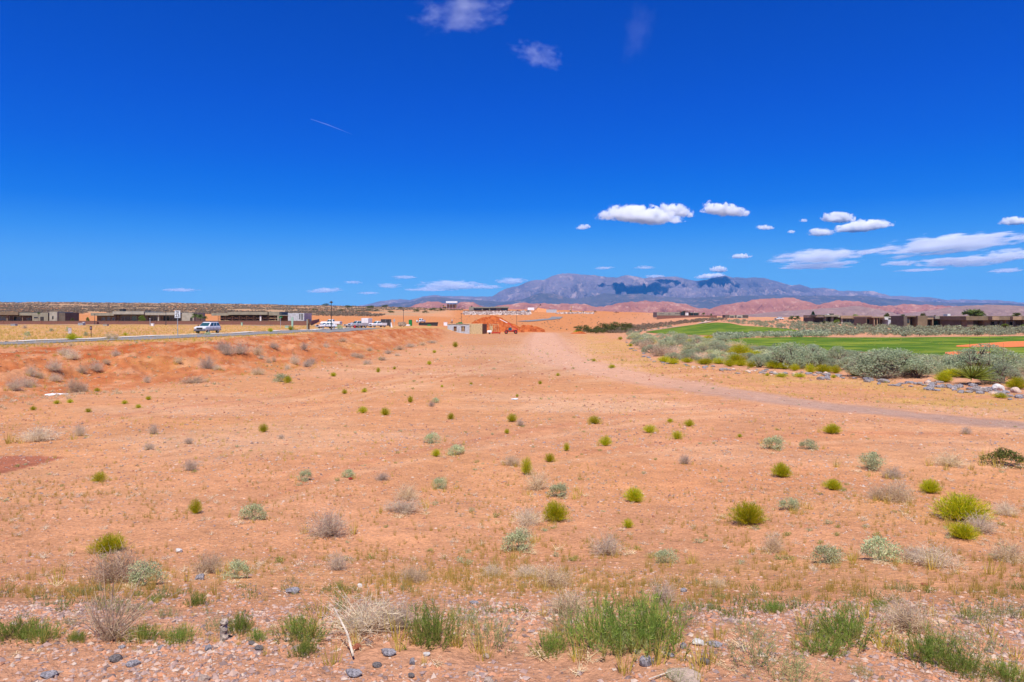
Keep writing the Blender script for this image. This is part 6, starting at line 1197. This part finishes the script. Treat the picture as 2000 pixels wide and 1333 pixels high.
mound('dirt_pile', 'low red earth pile right of the telescopic handler', 292, [(1002, 646), (1012, 639), (1020, 635), (1033, 634), (1045, 636), (1055, 640), (1064, 644)], 6, DIRT, 6)
mound('dirt_pile', 'small red earth ridge at the right end of the far lot', 250, [(1112, 653), (1120, 648.5), (1132, 646.5), (1142, 649), (1150, 653)], 2.5, DIRT, 9)
OD = groundmat('orange_earth', None, (.55, .22, .09), amt=.7)
mound('dirt_pile', 'orange earth heap on the ridge under the conveyor', 835, [(1032, 612), (1042, 606), (1050, 600), (1060, 602), (1072, 604), (1088, 608), (1104, 611), (1125, 613)], 14, OD, 12)
# ridge top things
WSH = mat('white_roof_sheet', (.82, .82, .82), .5, .05, .3)
r = thing('canopy_shed', 'white-roofed open shed on the ridge left of the grey house', 'shed', ((882 - 1000) * .75, 1000, -(600.5 - YH) * .75)); MB().box(-8.2, 8.2, 0, 8, 6.4, 8.8).build('roof', WSH, r)
for x in (-7.6, -3, 1.5, 7.6): MB().box(x - .2, x + .2, .3, .7, -1, 6.4).build('post', MTLG, r)
MB().box(-7.4, 7.4, 6, 6.3, -1, 4.5).build('back_wall', ST_T, r); MB().box(4.6, 7, 1, 4, -1, 3.6).build('stacked_goods', PLY, r)
YEL = mat('yellow_machine', (.42, .23, .05), .6, .2, 1)
def digger(px, row, d, sc_, label, rz, up=1.0):
    r = thing('excavator', label, 'excavator', ((px - 1000) / F * d, d, -(row - YH) / F * d), rz, None, sc_); MB().box(-1.8, 1.8, -1.3, -.8, -.4, .8).box(-1.8, 1.8, .8, 1.3, -.4, .8).build('tracks', MTLD, r); MB().box(-1.7, 1.2, -1.2, 1.2, .9, 1.9).build('housing', YEL, r, bev=.05); MB().box(.2, 1.5, .2, 1.2, 1.9, 3.0).build('cab', CARG, r, bev=.05)
    MB().tube([(1, -.2, 1.6), (3.2, -.2, 4.6 * up), (4.6, -.2, 4.0 * up)], .25, 5).build('boom', YEL, r); MB().tube([(4.6, -.2, 4.0 * up), (5.2, -.2, 1.2 * up)], .18, 5).build('arm', YEL, r); MB().box(4.8, 5.8, -.7, .3, .5 * up, 1.3 * up).build('bucket', MTLD, r)
digger(1115, 612, 820, 1.15, 'dark excavator with raised boom right of the concrete block', R(80), 1.6); digger(1141, 612.5, 820, .9, 'small loader on the ridge right of the excavator', R(170), .6); digger(1163, 611.5, 820, .9, 'machine with a curved arm on the skyline', R(200), .9)
digger(868, 602, 990, 1.3, 'brown digger beside the white-roofed shed', R(160), .7)
r = thing('conveyor', 'slanting conveyor rising over the orange earth heap', 'conveyor', ((1040 - 1000) / F * 815, 815, -(611 - YH) / F * 815)); MB().tube([(0, 0, 0), (9.6, 0, 9.2)], .4, 4).build('belt', mat('belt_tan', (.30, .20, .11), .7), r); MB().tube([(5, 0, 4.6), (6.4, 0, -1)], .15, 4).build('leg', MTLD, r); MB().box(8.8, 10.2, -.6, .6, 8.6, 9.9).build('head', MTLD, r)
tag(MB().box(-6, 6, 0, 2, -1.5, 3.5).box(-6.1, 6.1, -.1, 2.1, 3.5, 3.8).build('concrete_block', CMU, None, ((1077 - 1000) / F * 800, 800, -(611 - YH) / F * 800)), 'long grey concrete block on the ridge', 'concrete block')
def farcar(px, row, d, pm, label, kind='suv'):
    r = vehicle('suv', label, 'car', px, 640, fw(-.9, -.3), kind, pm); r.location = ((px - 1000) / F * d, d, -(row - YH) / F * d)
farcar(1011, 609.3, 805, mat('maroon_paint', (.20, .03, .03), .4), 'dark red vehicle above the right end of the stone bank', 'pickup'); farcar(1021, 609.6, 800, P_SIL, 'pale blue-grey vehicle above the stone bank'); farcar(1032, 609.3, 805, GREYP, 'dark vehicle at the right end of the stone bank', 'pickup'); farcar(1204, 612.3, 800, mat('rust_paint', (.22, .08, .04), .6), 'rusty brown truck on the skyline of the orange hill', 'pickup'); farcar(1522, 625.5, 330, P_WH, 'white car far off behind the sagebrush', 'sedan')
tag(MB().loft([(-4, 4, 1.3, -.5), (-4, 4, 1.3, 2.2), (-3.8, 3.8, 1.2, 2.5)], .2).build('site_cabin', WSH, None, ((1037 - 1000) / F * 830, 830, -(605.5 - YH) / F * 830)), 'white site cabin left of the conveyor', 'cabin')
# litter, scrap
r = rock_mesh(88, .25, .6); r.materials.append(WHT)
p = hit(113, 772); o = link('plastic_sheet', r, None, (p[0], p[1], p[2] + .04), .2, (40 / F * p[1], .6, .5)); tag(o, 'crumpled white plastic sheet lying under a tan bush on the bank', 'litter')
r = rock_mesh(89, .3, .4); r.materials.append(mat('red_scrap', (.32, .02, .015), .5)); p = hit(685, 937); tag(link('scrap_piece', r, None, (p[0], p[1], p[2] + .02), .4, (9 / F * p[1],) * 3), 'dark red scrap on the sand beside a small shrub', 'litter')
r = rock_mesh(90, .2, .4); r.materials.append(WHT); p = hit(1006, 781); tag(link('scrap_piece', r, None, (p[0], p[1], p[2] + .03), .2, (15 / F * p[1], .3, .25)), 'white scrap lying on the far side of the pale strip', 'litter')
p = hit(1310, 1332); q = hit(1362, 1310); tag(MB().tube([(p[0] - .1, p[1], p[2] + .012), ((p[0] + q[0]) / 2 - .04, (p[1] + q[1]) / 2, (p[2] + q[2]) / 2 + .03), (q[0] - .04, q[1], q[2] + .015)], [.003, .0035, .002], 6).build('dead_branch', BR), 'thin pale stick lying at the bottom edge beside the pale boulder', 'branch')
# ---------------------------------------------------------------- trees
def tree(px, row, wpx, top, label, m, kind='round', d=None, group=None):
    p = hit(px, row) if d is None else ((px - 1000) / F * d, d, float(Hg((px - 1000) / F * d, d))); s = p[1] / F; W = wpx * s; H = -(top - YH) * s - p[2]
    r = thing('palm_tree' if kind == 'palm' else ('conifer_tree' if kind == 'cone' else 'tree'), label, 'palm tree' if kind == 'palm' else 'tree', p, rnd.uniform(0, 6), group); rr = np.random.default_rng(int(px)); 
    if kind == 'palm':
        n = 34; th = rr.uniform(0, 6.28, n); el = rr.uniform(-.3, 1.2, n); D = np.stack([np.cos(th) * np.cos(el), np.sin(th) * np.cos(el), np.sin(el)], 1); c0 = np.array([0, 0, H - W * .35]); vf = []
        for q in range(n):
            tt = np.linspace(.12, 1, 12); A = c0 + D[q] * tt[:, None] * W * .55 - np.array([0, 0, 1]) * (tt[:, None] ** 2) * W * .22; sd = np.cross(D[q], [0, 0, 1.01]); sd /= np.linalg.norm(sd)
            for e in (-1, 1): vf.append(blades(A, sd * e + D[q] * .8 + rr.normal(size=(12, 3)) * .1, np.full(12, W * .2), np.full(12, W * .035), .1, 1, q, .2))
        link('crown', pl('crown', cat2(*vf), m), r); MB().tube([(0, 0, -.3), (0, 0, H * .4), (W * .03, 0, H - W * .35)], [W * .08, W * .06, W * .06], 8).build('trunk', M_STEM, r)
    elif kind == 'cone':
        n = 2600; t = rr.uniform(0, 1, n) ** .7; th = rr.uniform(0, 6.28, n); rad = (1 - t * .9) * W * .55 * rr.uniform(.5, 1.05, n) * (1 + .15 * np.sin(th * 5 + t * 20)); P = np.stack([np.cos(th) * rad, np.sin(th) * rad, H * (.06 + .94 * t)], 1)
        link('crown', pl('crown', leaves(P, W * .09, 3, .1, .4), m), r); MB().tube([(0, 0, -.3), (0, 0, H * .9)], [W * .07, W * .02], 8).build('trunk', M_STEM, r)
    else:
        v, f = m_leafy(int(px), .9, 2600, .06, 16, .45, .4); v = v * np.array([W, W, H * .8 / .75]); v[:, 2] += H * .16; link('crown', pl('crown', (v, f), m), r)
        mb = MB().tube([(0, 0, -.2), (0, 0, H * .3)], [W * .06, W * .05], 7)
        for q in range(5): a = q * 1.25; mb.tube([(0, 0, H * .25), (math.cos(a) * W * .15, math.sin(a) * W * .15, H * .5), (math.cos(a) * W * .28, math.sin(a) * W * .28, H * .75)], [W * .04, W * .03, W * .01], 5)
        mb.build('trunk', M_STEM, r)
M_CON = leafmat('conifer_needles', (.045, .085, .03), (.02, .045, .018), .1); M_LIME = leafmat('lime_leaves', (.26, .34, .05), (.12, .19, .02), .3)
tree(1588, 626, 14, 609.5, 'dark conifer at the left end of the right-hand houses', M_CON, 'cone'); GP_ = 'trees around the right-hand houses'
tree(1547, 625, 12, 617.5, 'left of the two squat yellow-green palms left of the conifer', M_PALM, 'palm'); tree(1557, 625, 11, 617.5, 'right of the two squat yellow-green palms left of the conifer', M_PALM, 'palm')
tree(1900, 640, 34, 604, 'tall pale palm rising behind the brown roof at right', M_PALM, 'palm', 205); tree(1912, 640, 20, 608, 'shorter palm beside the tall pale one behind the brown roof', M_PALM, 'palm', 207); tree(1986, 640, 16, 611.5, 'small palm top behind the last brown roof at right', M_PALM, 'palm', 205)
tree(1671, 635, 22, 611.5, 'green tree crown behind the tan roof', M_LIME, 'round', 305); tree(1732, 638, 20, 611.5, 'sparse green tree behind the white wall block', M_OLIVE, 'round', 235); tree(1764, 638, 18, 612.5, 'tree behind the dark tower at right', M_OLIVE, 'round', 225); tree(1803, 638, 16, 609, 'thin bare-looking tree behind the dark brown house', M_OLIVE, 'round', 222); tree(1825, 638, 8, 614, None or 'little tree top right of the thin bare-looking tree', M_OLIVE, 'round', 220)
for x, y, w_, t_, lb in ((1632, 633.5, 18, 622, 'lime shrub at the left of the row before the tan roof house'), (1648, 633.5, 18, 622.5, 'lime shrub at the right of the row before the tan roof house'), (1722, 638.5, 14, 629, 'green shrub below the grey stone block'), (1707, 638, 10, 630, 'olive shrub before the brown posts'), (1850, 641, 14, 633, 'grey-green shrub before the tall windows'), (1880, 642, 20, 633, 'bright lime shrub before the brown house'), (1918, 645, 13, 635.5, 'round green shrub below the green window'), (1963, 645, 20, 632, 'tallest lime shrub near the right edge before the brown house'), (1998, 644, 10, 633, 'lime shrub at the right edge'), (1776, 641, 10, 634, 'dark shrub at the foot of the tower'), (1900, 643, 8, 638, 'little green shrub between the lime ones'), (277, 636, 18, 615, 'yellow-green young tree behind the brown wall'), (141, 635, 10, 620.5, 'small bush behind the wall between two houses'), (171, 635, 9, 619.5, 'spindly yellow tree left of the long grey house'), (1612, 633.5, 12, 626, 'low green shrub below the grey roof')):
    tree(x, y, w_, t_, lb, M_LIME if 'lime' in lb or 'yellow' in lb else M_OLIVE, 'round', 256 if x < 300 else None)
tree(381, 635, 12, 613, 'left palm of the pair behind the wall beside the car', M_PALM, 'palm', 257); tree(391, 635, 12, 614.5, 'right palm of the pair behind the wall beside the car', M_PALM, 'palm', 256); tree(401, 635, 8, 618, 'smallest palm right of the pair behind the wall', M_PALM, 'palm', 256); tree(1374, 622, 6, 611, 'tiny palm right of the olive house', M_PALM, 'palm', 505); tree(1389, 622, 5, 612, 'tiny bare tree right of the olive house', M_OLIVE, 'round', 505); tree(76, 636, 5, 611, 'thin yucca-like tree in front of the leftmost house', M_PALM, 'palm', 256)
for x, y, a_, b_, k, lb in [(136, 665, 18, 14, 'G', 'green bush at the road edge under the board sign'), (150, 662, 16, 5, 'G', 'low green bush right of the board sign'), (209, 663, 16, 12, 'D', 'dry bush overlapping the road edge at left'), (223, 664, 12, 11, 'D', 'second dry bush overlapping the road edge at left'), (404, 655, 12, 6, 'P', 'straw bush below the front wheel of the moving vehicle'), (527, 649, 10, 8, 'G', 'yellow-green bush on the far kerb'), (567, 646, 11, 9, 'G', 'green bush at the foot of the pale green post'), (661, 644, 12, 9, 'P', 'pale bush right of the tallest street lamp'), (50, 658, 10, 10, 'P', 'pale green weed in the field at far left'), (165, 657, 8, 8, 'P', 'grey shrub left of the rusty stake'), (130, 648, 7, 9, 'P', 'thin dark weed beyond the road'), (46, 642, 9, 7, 'D', 'dry bush near the wall at far left'), (98, 648, 7, 6, 'P', 'small shrub in the field at left'), (243, 656, 8, 6, 'G', 'small green bush beyond the road')]:
    plant(k, x, y, a_, b_, lb)
# worker on the roof of the half-built building
SKIN = mat('skin', (.45, .25, .16), .6); SHIRT = mat('grey_shirt', (.46, .46, .48), .85); JEAN = mat('dark_trousers', (.06, .07, .10), .85); HAT = mat('white_hard_hat', (.75, .75, .72), .4)
def skin(name, verts, edges, radii, m, parent, root=0):
    me = bpy.data.meshes.new(name); me.from_pydata(verts, edges, []); me.materials.append(m); o = link(name, me, parent); o.modifiers.new('skin', 'SKIN'); s = o.modifiers.new('sub', 'SUBSURF'); s.levels = s.render_levels = 1
    if not me.skin_vertices: me.skin_vertices.new() if hasattr(me.skin_vertices, 'new') else None
    try:
        for i, rr in enumerate(radii): me.skin_vertices[0].data[i].radius = rr if hasattr(rr, '__len__') else (rr, rr)
        me.skin_vertices[0].data[root].use_root = True
    except Exception as e: print('skin', e)
    return o
J = [(0, 0, .95), (0, 0, 1.15), (0, 0, 1.38), (0, 0, 1.5), (0, -.01, 1.58), (0, -.01, 1.7), (.17, 0, 1.42), (.24, -.05, 1.15), (.33, -.22, .98), (.36, -.30, .95), (-.17, 0, 1.42), (-.25, .02, 1.14), (-.22, -.12, .92), (-.21, -.16, .85), (.1, 0, .9), (.13, -.02, .5), (.14, .02, .1), (.14, -.12, .04), (-.1, 0, .9), (-.12, .03, .5), (-.13, .06, .1), (-.13, -.08, .04)]
E = [(0, 1), (1, 2), (2, 3), (3, 4), (4, 5), (2, 6), (6, 7), (7, 8), (8, 9), (2, 10), (10, 11), (11, 12), (12, 13), (0, 14), (14, 15), (15, 16), (16, 17), (0, 18), (18, 19), (19, 20), (20, 21)]
RD = [(.15, .1), (.14, .1), (.16, .1), .055, .085, .075, .055, .045, .036, .03, .055, .045, .036, .03, .09, .06, .045, .04, .09, .06, .045, .04]
o = thing('person', 'person in grey shirt and dark trousers standing on the half-built wall', 'person', ((882.5 - 1000) * s_ * 0 + (882.5 - 1000) * 250 / F, 250.9, -(653 - YH) * 250 / F + (653 - 633.2) * 250 / F), .5)
skin('body', J, E, RD, SKIN, o); sc2 = lambda v, k: (v[0] * k if not hasattr(v, '__len__') else v[0] * k)
skin('shirt', [J[i] for i in (0, 1, 2, 6, 7, 10, 11)], [(0, 1), (1, 2), (2, 3), (3, 4), (2, 5), (5, 6)], [(.175, .125), (.165, .125), (.18, .125), .075, .06, .075, .06], SHIRT, o)
skin('trousers', [J[i] for i in (0, 14, 15, 16, 18, 19, 20)], [(0, 1), (1, 2), (2, 3), (0, 4), (4, 5), (5, 6)], [(.17, .12), .11, .08, .07, .11, .08, .07], JEAN, o)
MB().tube([(0, -.01, 1.70), (0, -.01, 1.72), (0, -.01, 1.78), (0, -.01, 1.82)], [.15, .12, .11, .05], 10).build('hard_hat', HAT, o)
# ================================================================ LABELS of look-alikes: each told apart by size, then by what it stands below
ORD = ['first', 'second', 'third', 'fourth', 'fifth', 'sixth', 'seventh', 'eighth', 'ninth', 'tenth', 'eleventh', 'twelfth', 'thirteenth', 'fourteenth', 'fifteenth', 'sixteenth', 'seventeenth', 'eighteenth', 'nineteenth', 'twentieth']
LM_R = [(1180, 'the olive shrubs'), (1283, 'the olive house'), (1340, 'the white centre block'), (1370, 'the cart path top'), (1418, 'the small far house'), (1470, 'the bend of the far lawn'), (1547, 'the squat palms'), (1588, 'the dark conifer'), (1625, 'the grey roof'), (1670, 'the tan roof'), (1740, 'the grey stone block'), (1785, 'the dark tower'), (1830, 'the tall windows'), (1870, 'the white roof unit'), (1905, 'the tall pale palm'), (1955, 'the lower bunker'), (2000, 'the right picture edge')]
LM_L = [(30, 'the leftmost house'), (137, 'the board sign'), (178, 'the rusty stake'), (240, 'the long grey house'), (300, 'the pipe by the wall'), (347, 'the speed limit sign'), (406, 'the moving vehicle'), (472, 'the timber trusses'), (530, 'the ladder'), (571, 'the pale green post'), (603, 'the square posts'), (647, 'the tall street lamp'), (693, 'the red can'), (740, 'the white pickup'), (799, 'the portable toilet'), (837, 'the black dumpster'), (880, 'the person on the wall')]
LM_M = [(571, 'the pale green post'), (647, 'the tall street lamp'), (740, 'the white pickup'), (799, 'the portable toilet'), (837, 'the black dumpster'), (892, 'the half-built building'), (955, 'the stud frame'), (998, 'the telescopic handler'), (1064, 'the dirt track'), (1180, 'the olive shrubs'), (1283, 'the olive house'), (1400, 'the far lawn'), (1550, 'the squat palms')]
def relabel(group, LMK, nouns, tail, rows=None):
    it = [o for o in sc.objects if o.parent is None and o.get('group') == group]; B = {}
    for o in it:
        x, y = o.location.x, o.location.y; px = 1000 + F * x / y; py = YH - o.location.z / y * F
        lm = min(LMK, key=lambda q: abs(q[0] - px))[1]; row = ''
        if rows: row = rows[int(np.searchsorted([q[0] for q in rows[1:]], py))][1] if False else [n_ for lim, n_ in rows if py <= lim][0]
        sz = o.scale[0] / y * F; B.setdefault((lm, row), []).append((px, sz, o))
    for (lm, row), L in B.items():
        L.sort(key=lambda q: q[0]); med = np.median([q[1] for q in L])
        for i, (px, sz, o) in enumerate(L):
            n_ = o['label'] if nouns is None else nouns(o, sz, med)
            if len(L) == 1: w_ = 'only'
            elif i == 0: w_ = 'leftmost'
            elif i == len(L) - 1: w_ = 'rightmost'
            else: w_ = ORD[min(i, 19)] + ' from left'
            o['label'] = ' '.join(f"{n_}, {w_} {row} {tail} {lm}".split())[:200]
sw = lambda a, b, c: (lambda o, s, m: a if s > m * 1.15 else (c if s < m * .85 else b))
relabel(BG, LM_L, sw('larger grey dry bush', 'grey dry bush', 'small grey dry bush'), 'on the red bank below', [(692, 'high'), (722, 'midway'), (9999, 'low')])
relabel(SG, LM_R, sw('large sagebrush', 'grey-green sagebrush', 'small sagebrush'), 'sagebrush row below', [(664, 'in farthest'), (676, 'in far'), (690, 'in middle'), (704, 'in fourth'), (9999, 'in nearest')])
relabel('pale shrubs in the sagebrush belt', LM_R, lambda o, s, m: 'pale belt shrub', 'one below', [(680, 'far'), (9999, 'near')])
relabel('dry bushes in the sagebrush belt', LM_R, lambda o, s, m: 'dry brown bush in the sagebrush', 'one below', [(680, 'far'), (9999, 'near')])
relabel('yellow-green bushes in the sagebrush belt', LM_R, lambda o, s, m: 'yellow-green belt bush', 'one below', [(680, 'far'), (9999, 'near')])
relabel(RG, LM_R, sw('large green rabbitbrush', 'green rabbitbrush', 'small green rabbitbrush'), 'of those by the boulders below', None)
relabel('boulders edging the sagebrush', LM_R, lambda o, s, m: {'basalt': 'black', 'grey_stone': 'grey', 'white_stone': 'whitish'}.get(o.data.materials[0].name, 'grey') + (' big boulder' if s > m * 1.2 else ' small boulder' if s < m * .8 else ' boulder'), 'in the line below', None)
relabel('dark olive shrubs at the far end of the lot', [(1124, 'the small red earth ridge'), (1200, 'the skyline truck')], lambda o, s, m: 'dark olive shrub', 'of the row below', None)
relabel('dark bushes on the far plateau', LM_L, lambda o, s, m: 'dark green bush on the far plateau', 'one above', None)
for o in [o for o in sc.objects if o.parent is None and str(o.get('label', '')).startswith('small round green tuft far out')]: o['group'] = 'small tufts far out on the lot'
relabel('small tufts far out on the lot', LM_M, sw('broader green tuft', 'small green tuft', 'tiny green tuft'), 'one on the far lot below', [(715, 'far'), (745, 'middle'), (9999, 'near')])
